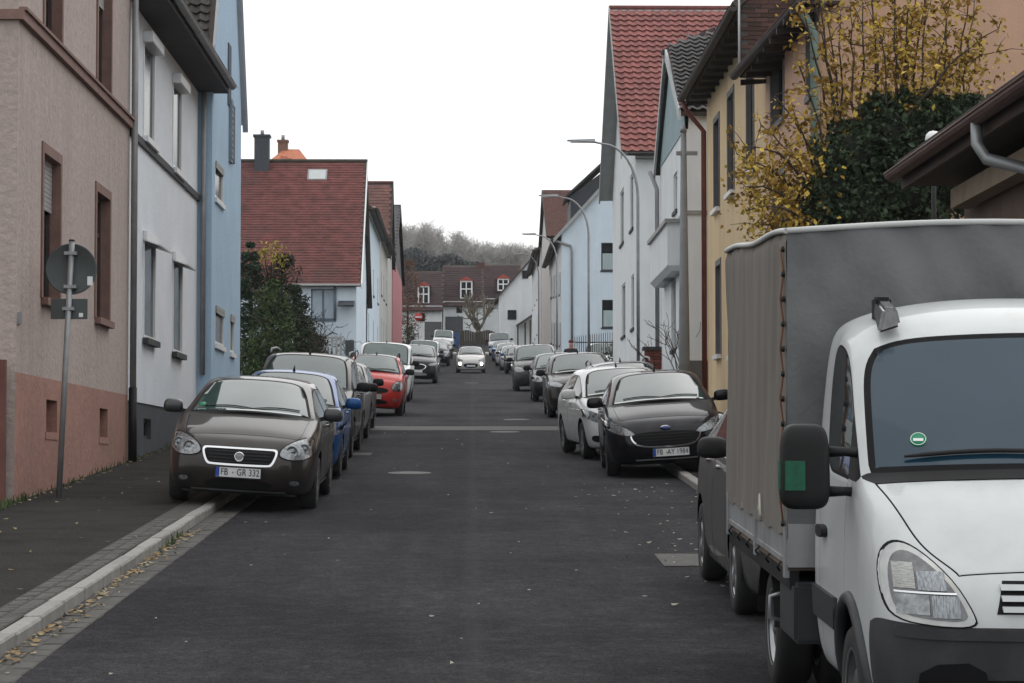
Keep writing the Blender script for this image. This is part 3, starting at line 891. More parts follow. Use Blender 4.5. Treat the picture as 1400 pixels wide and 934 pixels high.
    for sx in (1, -1):
        def side(a, b):
            y = lerp(y0 - .01, y1, a); z = lerp(zb - .05 + .01 * math.sin(a * 40), ztop(a), b)
            x = bw + .012 + ripple(y * 1.3, z * .6) * (.4 + .6 * math.sin(b * math.pi)) - .02 * max(0, b - .97) / .03
            return (sx * x, y, z)
        panel(side if sx > 0 else (lambda a, b: side(1 - a, b)), 50, 24, 'tarpaulin_side', M_SIDE)
    def front(a, b):
        x = lerp(-bw - .008, bw + .008, a); z = lerp(zb - .06, zt + .05 * math.sin(a * math.pi), b)
        return (x, y0 - .012 + ripple(x * 2 + 3, z * 1.7) * (2.2 + 2.5 * (1 - b)) * math.sin(a * math.pi) ** .6 - .012 * math.sin(b * math.pi), z)
    panel(front, 50, 30, 'tarpaulin_front', M_FRONT)
    panel(lambda a, b: (lerp(bw, -bw, a), y1 + .005, lerp(zb, zt + .05 * math.sin(a * math.pi), b)), 12, 6, 'tarpaulin_rear', M_SIDE)
    panel(lambda a, b: (lerp(-bw - .014, bw + .014, a), lerp(y0 - .03, y1 + .02, b), ztop(b) + .004 + .05 * math.sin(a * math.pi)), 20, 24, 'tarpaulin_roof', M_TOP)
    for sx in (1, -1):
        m = MB(); m.tube([(sx * (bw + .012), lerp(y0 - .02, y1 + .01, k / 20), ztop(k / 20) - .004) for k in range(21)], .016, 8); m.build('roof_edge_seam', M_TOP, root)
    m = MB(); m.tube([(lerp(-bw - .01, bw + .01, k / 16), y0 - .024, zt + .05 * math.sin(k / 16 * math.pi) - .004) for k in range(17)], .016, 8); m.build('roof_edge_seam', M_TOP, root)
    M_ROPE = mat('rope', (.20, .09, .05), .8, .2)
    for sx in (-1,):
        m = MB(); pts = []
        for k in range(12):
            z = lerp(zb + .02, zt - .1, k / 11); pts.append((sx * (bw + .022 + (.014 if k % 2 else 0)), y0 + .03 + (.03 if k % 2 else 0), z))
        m.tube(pts, .006, 5); m.build('lacing_rope', M_ROPE, root)
        for k in range(12):
            z = lerp(zb + .02, zt - .1, k / 11)
            m = MB(); m.lathe([(0, bw + .034), (.016, bw + .032), (.018, bw + .015)], (0, y0 + .035, z), 'x', 10)
            m.v = [(sx * a, b, c) for a, b, c in m.v]; m.build('eyelet', M_BLACK, root)
    for y, dz in ((y0 + 1.1, .02), ):
        m = MB(); m.tube([(-bw - .02, y, 1.0), (-bw - .03, y + .03, 1.06), (-bw - .026, y + .01, 1.12 + dz), (-bw - .03, y - .05, 1.07), (-bw - .03, y - .09, 1.02)], .007, 6); m.build('strap_tail', mat('strap', (.45, .43, .38), .8, .1), root)
    return root

# ------------------------------------------------------------------ ground, road, pavements
M_EARTH = mat('earth_grass', (.06, .065, .035), .95, .35, .8, bump=.4, bscale=8, dirt=(.10, .085, .06), dscale=.2, damt=.8)
def asphalt():
    m, n, l, b = nt('road_asphalt')
    t = n.new('ShaderNodeTexCoord')
    def noise(sc, det=4, vec=None, rough=.5):
        z = n.new('ShaderNodeTexNoise'); z.inputs['Scale'].default_value = sc; z.inputs['Detail'].default_value = det; z.inputs['Roughness'].default_value = rough
        l.new(vec or t.outputs['Object'], z.inputs['Vector']); return z.outputs[0]
    def ramp(v, p0, c0, p1, c1):
        r = n.new('ShaderNodeValToRGB'); r.color_ramp.elements[0].position = p0; r.color_ramp.elements[1].position = p1
        r.color_ramp.elements[0].color = (*c0, 1); r.color_ramp.elements[1].color = (*c1, 1); l.new(v, r.inputs[0]); return r.outputs[0]
    def mix(f, a, bb, mode='MIX'):
        x = n.new('ShaderNodeMixRGB'); x.blend_type = mode
        if isinstance(f, float): x.inputs['Fac'].default_value = f
        else: l.new(f, x.inputs['Fac'])
        for s, i in ((a, 'Color1'), (bb, 'Color2')):
            if isinstance(s, tuple): x.inputs[i].default_value = (*s, 1)
            else: l.new(s, x.inputs[i])
        return x.outputs[0]
    base = ramp(noise(75, 3, None, .75), .36, (.010, .010, .0125), .66, (.046, .0450, .0490))
    # the two paving runs meet at the crown: the right one older and lighter
    sx = n.new('ShaderNodeSeparateXYZ'); l.new(t.outputs['Object'], sx.inputs[0])
    wob = n.new('ShaderNodeMath'); wob.operation = 'MULTIPLY_ADD'; wob.inputs[1].default_value = .10
    l.new(noise(.8, 3), wob.inputs[0]); l.new(sx.outputs['X'], wob.inputs[2])
    half = ramp(wob.outputs[0], .04, (0, 0, 0), .07, (1, 1, 1))
    base = mix(half, base, mix(1.0, base, (1.12, 1.12, 1.10), 'MULTIPLY'))
    # broad patches, long tyre tracks
    mp = n.new('ShaderNodeMapping'); mp.inputs['Scale'].default_value = (1.6, .10, 1); l.new(t.outputs['Object'], mp.inputs['Vector'])
    base = mix(ramp(noise(1.0, 5, mp.outputs[0]), .42, (0, 0, 0), .68, (.75, .75, .75)), base, mix(1.0, base, (1.45, 1.43, 1.40), 'MULTIPLY'))
    base = mix(ramp(noise(.35, 6, None, .65), .46, (0, 0, 0), .62, (.9, .9, .9)), base, mix(1.0, base, (.62, .62, .66), 'MULTIPLY'))
    base = mix(ramp(noise(22, 4, None, .7), .35, (0, 0, 0), .70, (.9, .9, .9)), mix(1.0, base, (.62, .62, .64), 'MULTIPLY'), mix(1.0, base, (1.5, 1.48, 1.46), 'MULTIPLY'))
    base = mix(ramp(noise(4.5, 5, None, .65), .46, (0, 0, 0), .64, (.8, .8, .8)), base, mix(1.0, base, (1.55, 1.54, 1.50), 'MULTIPLY'))
    # pale crown seam
    d = n.new('ShaderNodeMath'); d.operation = 'ABSOLUTE'
    sub = n.new('ShaderNodeMath'); sub.operation = 'SUBTRACT'; sub.inputs[1].default_value = .055; l.new(wob.outputs[0], sub.inputs[0]); l.new(sub.outputs[0], d.inputs[0])
    seam = ramp(d.outputs[0], .03, (.25, .25, .25), .085, (0, 0, 0))
    base = mix(seam, base, (.050, .049, .048))
    # pale grit
    base = mix(ramp(noise(48, 1), .70, (0, 0, 0), .73, (.6, .6, .6)), base, (.11, .107, .10))
    l.new(base, b.inputs['Base Color'])
    b.inputs['Roughness'].default_value = .85
    b.inputs['Specular IOR Level'].default_value = .05
    bp = n.new('ShaderNodeBump'); bp.inputs['Strength'].default_value = .5; bp.inputs['Distance'].default_value = .006
    l.new(noise(180, 3), bp.inputs['Height']); l.new(bp.outputs[0], b.inputs['Normal'])
    return m
M_ROAD = asphalt()
M_PAVE = mat('pavement_asphalt', (.036, .0345, .032), .9, spec=.06, var=.6, scale=60, bump=.4, bscale=150, dirt=(.013, .013, .012), dscale=1.4, damt=.8)
M_KERB = mat('kerb_granite', (.27, .26, .245), .8, .16, 14, bump=.35, bscale=60, dirt=(.12, .115, .10), dscale=3, damt=.55, rnd=.12)
M_SETT = mat('sett_stone', (.062, .059, .054), .85, .25, 20, bump=.4, bscale=50, dirt=(.06, .06, .05), dscale=2, damt=.6, rnd=.22)
M_PATCH = mat('concrete_patch', (.075, .073, .068), .85, .2, 8, bump=.3, bscale=60, dirt=(.09, .09, .085), damt=.6, dscale=2)
def strip(name, x0, x1, dz, ys, mt, parent=None):
    m = MB()
    for a, b in zip(ys[:-1], ys[1:]):
        m.poly([(x0, a, gz(a) + dz), (x1, a, gz(a) + dz), (x1, b, gz(b) + dz), (x0, b, gz(b) + dz)])
    return m.build(name, mt, parent)
YS = [-20 + 5 * i for i in range(72)]
m = MB()
ye = [-80, -20] + [10 * i for i in range(0, 40)] + [450, 550, 700, 1000, 1600, 3000]
def hillz(y): return gz(min(y, 620)) - .16
xs = [-1500, -400, -120, -40, -3.0, 3.0, 40, 120, 400, 1500]
for a, b in zip(ye[:-1], ye[1:]):
    for c, d in zip(xs[:-1], xs[1:]):
        m.poly([(c, a, hillz(a)), (d, a, hillz(a)), (d, b, hillz(b)), (c, b, hillz(b))])
tag(m.build('ground', M_EARTH), kind='structure')
tag(strip('road', -3.02, 3.02, 0, YS, M_ROAD), kind='structure')
KH = .095
tag(strip('pavement', -5.75, -3.10, KH - .004, YS[:52], M_PAVE), kind='structure')
tag(strip('pavement', 3.10, 5.75, KH - .004, [25] + YS[10:52], M_PAVE), kind='structure')
tag(strip('dropped_pavement', 3.10, 5.75, .014, YS[:10], M_PAVE), kind='structure')
# end of the street: cross road
m = MB(); y = 243
m.poly([(-60, y - 3.5, gz(y - 3.5) + .004), (60, y - 3.5, gz(y - 3.5) + .004), (60, y + 3.5, gz(y + 3.5) + .004), (-60, y + 3.5, gz(y + 3.5) + .004)])
tag(m.build('cross_road', M_ROAD), kind='structure')
def stone_mesh(name, lx, ly, h, bev, mt, seed):
    rr = random.Random(seed)
    m = MB(); m.box((-lx / 2, -ly / 2, -.12), (lx / 2, ly / 2, h)); o = m.build(name, mt); bevel_obj(o, bev, 1)
    for v in o.data.vertices: v.co += Vector((rr.uniform(-1, 1), rr.uniform(-1, 1), rr.uniform(-1, 1))) * bev * .35
    me = o.data; bpy.data.objects.remove(o); return me
def place(name, me, parent, x, y, dz=0.0, rot=(0, 0, 0)):
    o = link(name, me, parent); o.location = (x, y, gz(y) + dz); o.rotation_euler = (SLA + rot[0], rot[1], rot[2]); return o
rr = random.Random(3)
KM = [stone_mesh('kerb_stone', .135, .985, KH, .012, M_KERB, k) for k in range(4)]
for sx, nm in ((-1, 'kerb'), (1, 'kerb')):
    far = MB()
    k = far
    ya = 55 if sx < 0 else 40
    for a, b in zip(range(ya, 235, 5), range(ya + 5, 240, 5)):
        k.hexa([(sx * 3.0, a, gz(a) - .1), (sx * 3.135, a, gz(a) - .1), (sx * 3.135, b, gz(b) - .1), (sx * 3.0, b, gz(b) - .1),
                (sx * 3.0, a, gz(a) + KH), (sx * 3.135, a, gz(a) + KH), (sx * 3.135, b, gz(b) + KH), (sx * 3.0, b, gz(b) + KH)])
    root = tag(far.build(nm, M_KERB), kind='structure')
    for i in range((8 if sx < 0 else 10), ya):
        place('kerb_stone', rr.choice(KM), root, sx * 3.068 + rr.uniform(-.004, .004), i + .5, rr.uniform(-.004, .004) - (.075 if sx > 0 and i < 25 else 0), (0, 0, rr.uniform(-.004, .004)))
# gutter of flat stones between kerb and asphalt on the left
GM = [stone_mesh('gutter_stone', .135, .30, .008, .008, M_SETT, 20 + k) for k in range(4)]
root = tag(strip('gutter', -2.99, -2.71, .003, [8 + i for i in range(90)], mat('gutter_joint', (.05, .048, .04), .95, .3, 20)), kind='structure')
i = 0; y = 9.0
while y < 33:
    for c in range(2):
        place('gutter_stone', rr.choice(GM), root, -2.92 + c * .142 + rr.uniform(-.004, .004), y + .155 * c, rr.uniform(-.003, .004), (0, 0, rr.uniform(-.012, .012)))
    y += .312
# a run of small setts along the kerb in the pavement
SM = [stone_mesh('sett', .115, .150, KH + .004, .010, M_SETT, 40 + k) for k in range(4)]
root = tag(strip('sett_bed', -3.40, -3.14, KH - .002, [8 + i for i in range(30)], mat('sett_joint', (.045, .043, .038), .95, .3, 20)), kind='structure')
y = 11.0
while y < 27.5:
    for c in range(2):
        place('sett', rr.choice(SM), root, -3.205 - c * .124 + rr.uniform(-.004, .004), y + .08 * c, rr.uniform(-.004, .005), (0, 0, rr.uniform(-.02, .02)))
    y += .158
# repairs in the carriageway: pale cross trench, small concrete patches, an iron cover
def road_sheet(name, x0, x1, y0, y1, mt, dz=.004, jit=.05, n=10):
    a = [(lerp(x0, x1, k / n), y0 + rr.uniform(-jit, jit)) for k in range(n + 1)]
    b = [(lerp(x1, x0, k / n), y1 + rr.uniform(-jit, jit)) for k in range(n + 1)]
    m = MB(); m.poly([(x, y, gz(y) + dz) for x, y in a + b])
    return tag(m.build(name, mt), kind='structure')
M_TRENCH = mat('trench_asphalt', (.066, .065, .062), .85, .25, 30, bump=.4, bscale=120)
yt = F * EYE / (586 - ROADVP)
road_sheet('trench_repair', -3.0, 2.0, yt - 1.2, yt + 1.3, M_TRENCH)
road_sheet('trench_repair', -2.95, -1.75, F * EYE / (621 - ROADVP) - .5, F * EYE / (621 - ROADVP) + .5, M_TRENCH)
yp = F * EYE / (764 - ROADVP)
road_sheet('concrete_patch', 1.72, 2.35, yp - .75, yp + .5, M_PATCH, .006, .03)
for px, py, lb in ((560, 647, 'on open asphalt, nearer than the pale trench line'), (706, 574, 'just beyond the pale trench line'), (690, 591, 'just before the pale trench line'), (645, 524, 'ahead of the oncoming car')):
    y = F * EYE / (py - ROADVP); x = (px - VPX) * y / F
    m = MB(); m.lathe([(0, 0), (.31, 0), (.33, -.006)], (0, 0, 0), 'z', 24); o = m.build('manhole_cover', mat('cast_iron', (.10, .098, .095), .7, .3, 30, metal=.2, bump=.4, bscale=50)); o.location = (x, y, gz(y) + .010); o.rotation_euler = (SLA, 0, 0)
    tag(o, 'round iron manhole cover ' + lb, 'manhole cover', 'manhole covers in the road')
# fallen leaves: in the gutter, along the walls and loose on the road
M_LEAF = mat('fallen_leaf', (.27, .185, .085), .8, .55, 2.3, dirt=(.34, .33, .28), dscale=2.9, damt=.9)
M_LEAFP = mat('fallen_leaf_pale', (.34, .31, .26), .8, .5, 2.3)
def leaf_litter(name, pts, lab, mt=None):
    m = MB()
    for x, y, dz, s in pts:
        a = rr.uniform(0, 6.28); z = gz(y) + dz + .006
        c, sn = math.cos(a), math.sin(a); tl = rr.uniform(-.5, .5) * s; cu = rr.uniform(.1, .5) * s
        q = [(-1, 0, cu), (-.3, -.55, 0), (.5, -.45, tl), (1.15, 0, cu + tl), (.5, .45, .0), (-.3, .55, tl * .3)]
        q = [(x + (u * c - v * sn) * s, y + (u * sn + v * c) * s, z + max(0, h)) for u, v, h in q]
        m.poly([q[0], q[1], q[2], q[3]]); m.poly([q[0], q[3], q[4], q[5]])
    o = m.build(name, mt or M_LEAF); o['kind'] = 'stuff'; o['label'] = lab; o['category'] = 'leaves'
pts = []
for _ in range(420):
    y = 9 + 18 * rr.random() ** 1.1; pts.append((-2.99 + abs(rr.gauss(0, .07)) + .02, y, .012, rr.uniform(.018, .036)))
leaf_litter('gutter_leaves', pts, 'yellow and brown fallen leaves lying in the gutter along the kerb')
pts = [(rr.uniform(-5.6, -5.2) , rr.uniform(27, 46), KH, rr.uniform(.02, .04)) for _ in range(90)]
pts += [(rr.uniform(-5.2, -3.2), rr.uniform(12, 36), KH, rr.uniform(.02, .035)) for _ in range(40)]
leaf_litter('pavement_leaves', pts, 'dry leaves scattered on the left pavement below the pink wall')
pts = []
for _ in range(70):
    y = 11 + 45 * rr.random() ** 1.3; pts.append((rr.uniform(-2.6, 2.4), y, .002, rr.uniform(.012, .024)))
for _ in range(90): pts.append((rr.gauss(2.3, .45), rr.uniform(19, 36), .002, rr.uniform(.014, .03)))
leaf_litter('road_leaves', [p for p in pts if -2.6 < p[0] < 3.0], 'pale fallen leaves scattered over the dark asphalt road', M_LEAFP)
# weeds at the foot of the walls and in the kerb joint
m = MB()
for _ in range(430):
    if rr.random() < .9: x, y, dz = rr.gauss(-5.36, .03), rr.choice([rr.uniform(27.6, 31), rr.uniform(28, 46)]), KH
    else: x, y, dz = -2.985 + rr.uniform(0, .05), rr.uniform(24.5, 26.5), 0
    h = rr.uniform(.03, .11); a = rr.uniform(0, 6.28); b = rr.uniform(.01, .05); z = gz(y) + dz - .005
    p = Vector((x, y, z)); t = p + Vector((math.cos(a) * b, math.sin(a) * b, h)); s = Vector((-math.sin(a), math.cos(a), 0)) * .008
    m.poly([p - s, p + s, t + s * .4, t - s * .4])
o = m.build('weeds', mat('weed_green', (.055, .085, .025), .8, .4, 9)); tag(o, 'small green weeds growing along the wall foot and kerb joint', 'weeds', kind='stuff')

# ------------------------------------------------------------------ building kit (everything in world coordinates)
def fpt(ax, val, out, a, z, d=0.0):      # point on a facade: a along it, z up, d out of it
    return Vector((val + out * d, a, z)) if ax == 'x' else Vector((a, val + out * d, z))
def fbox(m, ax, val, out, a0, a1, z0, z1, d0, d1, mi=0):
    m.box(fpt(ax, val, out, a0, z0, d0), fpt(ax, val, out, a1, z1, d1), mi)
def facade(parent, ax, val, out, a0, a1, z0, z1, ops, mt, name='wall', gable=None):
    A = sorted(set([a0, a1] + [v for o in ops for v in (o[0], o[1])])); Z = sorted(set([z0, z1] + [v for o in ops for v in (o[2], o[3])]))
    m = MB()
    for i in range(len(A) - 1):
        for j in range(len(Z) - 1):
            ca, cz = (A[i] + A[i + 1]) / 2, (Z[j] + Z[j + 1]) / 2
            if any(o[0] < ca < o[1] and o[2] < cz < o[3] for o in ops): continue
            m.poly([fpt(ax, val, out, *q) for q in ((A[i], Z[j]), (A[i + 1], Z[j]), (A[i + 1], Z[j + 1]), (A[i], Z[j + 1]))])
    for o in ops:
        dp = o[4]
        c = [(o[0], o[2]), (o[1], o[2]), (o[1], o[3]), (o[0], o[3])]
        for k in range(4):
            p, q = c[k], c[(k + 1) % 4]
            m.poly([fpt(ax, val, out, *p), fpt(ax, val, out, *q), fpt(ax, val, out, *q, -dp), fpt(ax, val, out, *p, -dp)], 1)
    if gable: m.poly([fpt(ax, val, out, *q) for q in gable])
    return m.build(name, mt if isinstance(mt, (list, tuple)) else [mt, mt], parent)
def window(parent, ax, val, out, o, fm=None, sill=None, split=1, trans=False, box=None, shade=0.0, surround=None, name='window', sillout=.05, glass=None):
    fm = fm or M_UPVC; a0, a1, z0, z1, dp = o
    m = MB(); t = .06
    for q in ((a0, a1, z1 - t, z1), (a0, a1, z0, z0 + t), (a0, a0 + t, z0 + t, z1 - t), (a1 - t, a1, z0 + t, z1 - t)):
        fbox(m, ax, val, out, *q, -dp, -dp + .07)
    for k in range(1, split + 1):
        if split > 1 and k < split:
            c = lerp(a0, a1, k / split); fbox(m, ax, val, out, c - .04, c + .04, z0 + t, z1 - t, -dp, -dp + .066)
    if trans:
        c = lerp(z0, z1, .70); fbox(m, ax, val, out, a0 + t, a1 - t, c - .03, c + .03, -dp, -dp + .064)
    w = m.build(name, fm, parent)
    m = MB(); fbox(m, ax, val, out, a0 + t * .5, a1 - t * .5, z0 + t * .5, z1 - t * .5, -dp - .02, -dp + .03); m.build('pane', glass or M_WGLASS, w)
    if shade:
        m = MB(); n = max(2, int((z1 - z0) * shade / .06)); h = (z1 - z0) * shade / n
        for k in range(n): fbox(m, ax, val, out, a0 + .03, a1 - .03, z1 - (k + 1) * h + .006, z1 - k * h, -dp + .075, -dp + .095)
        m.build('roller_blind', mat('blind_grey', (.30, .30, .29), .6, .05), w)
    if sill is not None:
        m = MB(); fbox(m, ax, val, out, a0 - .06, a1 + .06, z0 - .09, z0 + .005, -dp + .06, sillout); m.build('sill', sill, w)
    if surround is not None:
        m = MB()
        for q in ((a0 - .11, a1 + .11, z1, z1 + .13), (a0 - .11, a0, z0, z1), (a1, a1 + .11, z0, z1)): fbox(m, ax, val, out, *q, -.002, .022)
        m.build('surround', surround, w)
    if box is not None:
        m = MB(); fbox(m, ax, val, out, a0 - .05, a1 + .05, z1 - .05, z1 + box[0], -dp + .05, box[1]); b = m.build('shutter_box', box[2], w); bevel_obj(b, .012, 1)
        if len(box) > 3:
            m = MB(); p = [fpt(ax, val, out, a0 - .05, z1 - .05, .02), fpt(ax, val, out, a1 + .05, z1 - .05, .02), fpt(ax, val, out, a1 + .05, z1 - .14, box[3]), fpt(ax, val, out, a0 - .05, z1 - .14, box[3])]
            m.slab(p, .02); m.build('awning', box[2], w)
    return w
def gutter(parent, p, q, r=.07, mt=None, name='gutter'):
    m = MB(); p, q = Vector(p), Vector(q); d = (q - p).normalized(); s = d.cross(Vector((0, 0, 1))).normalized(); n = 8; k = 0
    P = []
    for i in range(n + 1):
        a = math.pi * i / n; P.append(s * math.cos(a) * r - Vector((0, 0, 1)) * math.sin(a) * r)
    for i in range(n):
        m.poly([p + P[i], q + P[i], q + P[i + 1], p + P[i + 1]], 0, True)
        m.poly([p + P[i] * .9, p + P[i + 1] * .9, q + P[i + 1] * .9, q + P[i] * .9], 0, True)
    for e in (p, q): m.poly([e + v for v in P])
    m.tube([p + s * r, q + s * r], .012, 6); m.tube([p - s * r, q - s * r], .012, 6)
    return m.build(name, mt or M_ZINC, parent)
def pipe(parent, pts, r=.05, mt=None, name='downpipe', clips=True):
    m = MB(); m.tube(pts, r, 10)
    o = m.build(name, mt or M_ZINC, parent)
    return o
TILES = {}
def tile_mesh(kind, tw, th, mt):
    key = (kind, round(tw, 3), round(th, 3), mt.name)
    if key in TILES: return TILES[key]
    prof = {'pan': [(0, .035), (.16, .062), (.34, .040), (.62, .004), (.86, .012), (1.02, .036)], 'flat': [(.01, .012), (.99, .012)],
            'beaver': [(.02, .010), (.98, .010)]}[kind]
    V, Fc = [], []; n = len(prof)
    low = .055 if kind == 'pan' else .022
    for v, lift in ((0.0, low), (1.12, 0.0)):
        for u, h in prof: V.append((u * tw, v * th, h + lift))
    for u, h in prof: V.append((u * tw, 0.004, h + low - .03))
    for i in range(n - 1):
        Fc.append((i, i + 1, n + i + 1, n + i)); Fc.append((2 * n + i, 2 * n + i + 1, i + 1, i))
    for k in (0, n - 1): Fc.append((k, n + k, 2 * n + k))
    TILES[key] = (V, Fc); return TILES[key]
def tile_roof(parent, p0, ud, vd, ul, vl, tw, th, mt, kind='pan', clip=None, single=0, prefer=None, seed=1, smt=None):
    """lay tiles on the plane p0 + u*ud + v*vd. The first `single` (best by prefer) are objects, the rest one joined part"""
    p0, ud, vd = Vector(p0), Vector(ud).normalized(), Vector(vd).normalized(); nn = ud.cross(vd).normalized()
    V, Fc = tile_mesh(kind, tw, th, mt); r_ = random.Random(seed)
    cells = []
    for j in range(int(vl / th)):
        off = (tw / 2 if kind != 'pan' and j % 2 else 0)
        for i in range(int(ul / tw)):
            u, v = i * tw + off, j * th
            if u + tw > ul + .02: continue
            if clip and not clip(u + tw / 2, v + th / 2): continue
            cells.append((u, v))
    if single and prefer: cells.sort(key=lambda c: prefer(*c))
    one, rest = cells[:single], cells[single:]
    R4 = Matrix((ud, vd, nn)).transposed().to_4x4()
    if one:
        me = bpy.data.meshes.new('roof_tile'); me.from_pydata(V, [], Fc); me.materials.append(mt)
        for p in me.polygons: p.use_smooth = False
        for u, v in one:
            o = link('roof_tile', me, parent)
            w_ = p0 + ud * u + vd * v + nn * r_.uniform(0, .006)
            o.matrix_basis = Matrix.Translation(w_) @ R4 @ Matrix.Rotation(r_.uniform(-.012, .012), 4, 'Z')
    if rest:
        VV, FF = [], []
        for u, v in rest:
            k = len(VV); j = r_.uniform(0, .006)
            for a, b, c in V: VV.append(tuple(p0 + ud * (u + a) + vd * (v + b) + nn * (c + j)))
            FF += [tuple(k + i for i in f) for f in Fc]
        me = bpy.data.meshes.new('roof_tiles'); me.from_pydata(VV, [], FF); me.materials.append(smt or mt)
        o = link('roof_tiles', me, parent); o['kind'] = 'stuff'
def slab(parent, pts, t, mt, name):
    m = MB(); m.slab(pts, t); return m.build(name, mt, parent)
def tiled(parent, p0, p1, p2, p3, tw, th, mt, kind='flat', single=0, prefer=None, seed=1, name='roof', thick=.12, under=None, smt=None):
    """roof plane p0 p1 (eave) p2 p3 (ridge) with a boarded slab below and tiles on top"""
    p0, p1, p2, p3 = map(Vector, (p0, p1, p2, p3))
    m = MB(); n = (p1 - p0).cross(p3 - p0).normalized()
    if n.z < 0: p0, p1, p2, p3 = p1, p0, p3, p2; n = -n
    m.slab([p0, p1, p2, p3], thick, 0, n)
    s = m.build(name, under or M_BOARD, parent)
    ud = p1 - p0; vd = (p3 - p0) - ud.normalized() * (p3 - p0).dot(ud.normalized())
    ul = ud.length; vl = vd.length; sh0 = (p3 - p0).dot(ud.normalized()); w3 = (p2 - p3).length
    def clip(u, v):
        t = v / vl; a = sh0 * t; b = lerp(ul, sh0 + w3, t); return a - .02 <= u <= b + .02
    tile_roof(s, p0 + n * .004, ud, vd, ul, vl, tw, th, mt, kind, clip, single, prefer, seed, smt)
    return s
M_BOARD = mat('roof_boards', (.075, .06, .05), .85, .25, 6)
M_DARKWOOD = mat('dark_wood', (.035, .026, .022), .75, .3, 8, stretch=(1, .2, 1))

# ================================================================== left side of the street
LX = -5.4
def LO(px0, px1, pt, pb, X=LX, dp=.16):
    a, b = onx(px0, pb, X), onx(px1, pb, X); return (a.y, b.y, a.z, onx(px0, pt, X).z, dp)

# ---- pink house
M_PINK = mat('pink_render', (.42, .345, .315), .9, .10, 9, bump=.9, bscale=14, dirt=(.30, .24, .22), dscale=.7, damt=.6, streak=True)
M_SALMON = mat('salmon_plinth', (.34, .18, .14), .9, .14, 6, bump=.7, bscale=16, dirt=(.25, .15, .12), dscale=.8, damt=.5)
M_SANDST = mat('sandstone_brown', (.21, .125, .105), .85, .15, 6, bump=.3, bscale=30)
yA, yB = onx(20, 600, LX).y, onx(174, 600, LX).y
hP = thing('rendered_house', (LX, yA, gz(yA)), 'pink rendered house with salmon plinth and brown sandstone window reveals', 'house')
zpl = (onx(20, 502, LX).z + onx(174, 545, LX).z) / 2; ztop = gz(yB) + 9.2
w1, w2 = LO(57, 80, 207, 407, dp=.19), LO(130, 148, 260, 434, dp=.19)
zb_ = onx(59, 49, LX).z
u1, u2 = (w1[0], w1[1], zb_, zb_ + 1.95, .19), (w2[0], w2[1], zb_, zb_ + 1.95, .19)
c1, c2 = LO(63, 78, 546, 591, dp=.22), LO(136, 147, 558, 598, dp=.22)
facade(hP, 'x', LX, 1, yA, yB, zpl, ztop, [w1, w2, u1, u2], [M_PINK, M_SANDST])
facade(hP, 'x', LX, 1, yA, yB, gz(yA) - .5, zpl, [c1, c2], [M_SALMON, M_SALMON], 'plinth')
facade(hP, 'y', yA, -1, -15, LX, gz(yA) - .5, ztop, [], M_PINK, 'side_wall', [(-15, ztop), (LX, ztop), (-10.2, ztop + 5)])
facade(hP, 'y', yB, 1, -15, LX, gz(yA) - .5, ztop, [], M_PINK, 'side_wall', [(-15, ztop), (LX, ztop), (-10.2, ztop + 5)])
for o, sh in ((w1, .36), (w2, .0), (u1, .0), (u2, .3)):
    window(hP, 'x', LX, 1, o, mat('frame_brown', (.05, .032, .028), .6, .2), M_SANDST if o[2] < zb_ - .1 else None, 1, True, None, sh, M_SANDST, sillout=.09)
for o in (c1, c2): window(hP, 'x', LX, 1, o, mat('frame_rust', (.10, .045, .03), .7, .2), M_SALMON, 1, name='cellar_window', sillout=.01)
m = MB(); zb0, zb1 = onx(22, 24, LX).z, onx(22, 10, LX).z
m.box((LX - 2, yA - .07, zb0), (LX + .07, yA, zb1)); m.box((LX, yA, zb0), (LX + .07, yB - .02, zb1)); m.box((LX, yA, zb1), (LX + .10, yB - .02, zb1 + .04)); m.build('string_course', M_SANDST, hP)
pipe(hP, [(LX + .09, yB - .06, ztop - .1), (LX + .09, yB - .06, gz(yB) + 1.25)], .052, M_ZINC)
pipe(hP, [(LX + .09, yB - .06, gz(yB) + 1.25), (LX + .09, yB - .06, gz(yB) + .05)], .066, M_BLACK, 'standpipe')
m = MB(); m.slab([(LX + .5, yA - .3, ztop - .1), (LX + .5, yB, ztop - .1), (-10.2, yB, ztop + 4.9), (-10.2, yA - .3, ztop + 4.9)], .14, 0, Vector((.7, 0, .7))); m.slab([(-15.3, yB, ztop - .1), (-15.3, yA - .3, ztop - .1), (-10.2, yA - .3, ztop + 4.9), (-10.2, yB, ztop + 4.9)], .14, 0, Vector((-.7, 0, .7)))
m.build('roof', mat('roof_redbrown', (.17, .06, .045), .85, .25, 3), hP)
m = MB(); p = onx(25, 434, LX); m.box((LX, p.y - .07, p.z - .08), (LX + .03, p.y + .07, p.z + .06)); m.build('bell_plate', M_STEEL, hP)
# wooden gate beside the pink house
gy = yA - .25
gt = thing('garden_gate', (-5.6, gy, gz(gy)), 'brown plank gate with red post closing the passage beside the pink house', 'gate')
M_GATE = mat('gate_wood', (.055, .042, .034), .8, .35, 5, stretch=(4, 4, .4), rnd=.2)
for k in range(12):
    m = MB(); x = -5.62 - k * .155; m.box((x - .145, gy, gz(gy) + .05), (x, gy + .03, gz(gy) + 1.70 + .02 * math.sin(k * 7))); m.build('plank', M_GATE, gt)
m = MB(); m.box((-5.59, gy - .03, gz(gy) - .2), (-5.47, gy + .08, gz(gy) + 1.78)); m.build('post', mat('post_red', (.13, .05, .04), .8, .2), gt)
for zz in (.4, 1.35):
    m = MB(); m.box((-7.5, gy + .03, gz(gy) + zz), (-5.6, gy + .07, gz(gy) + zz + .1)); m.build('rail', M_GATE, gt)

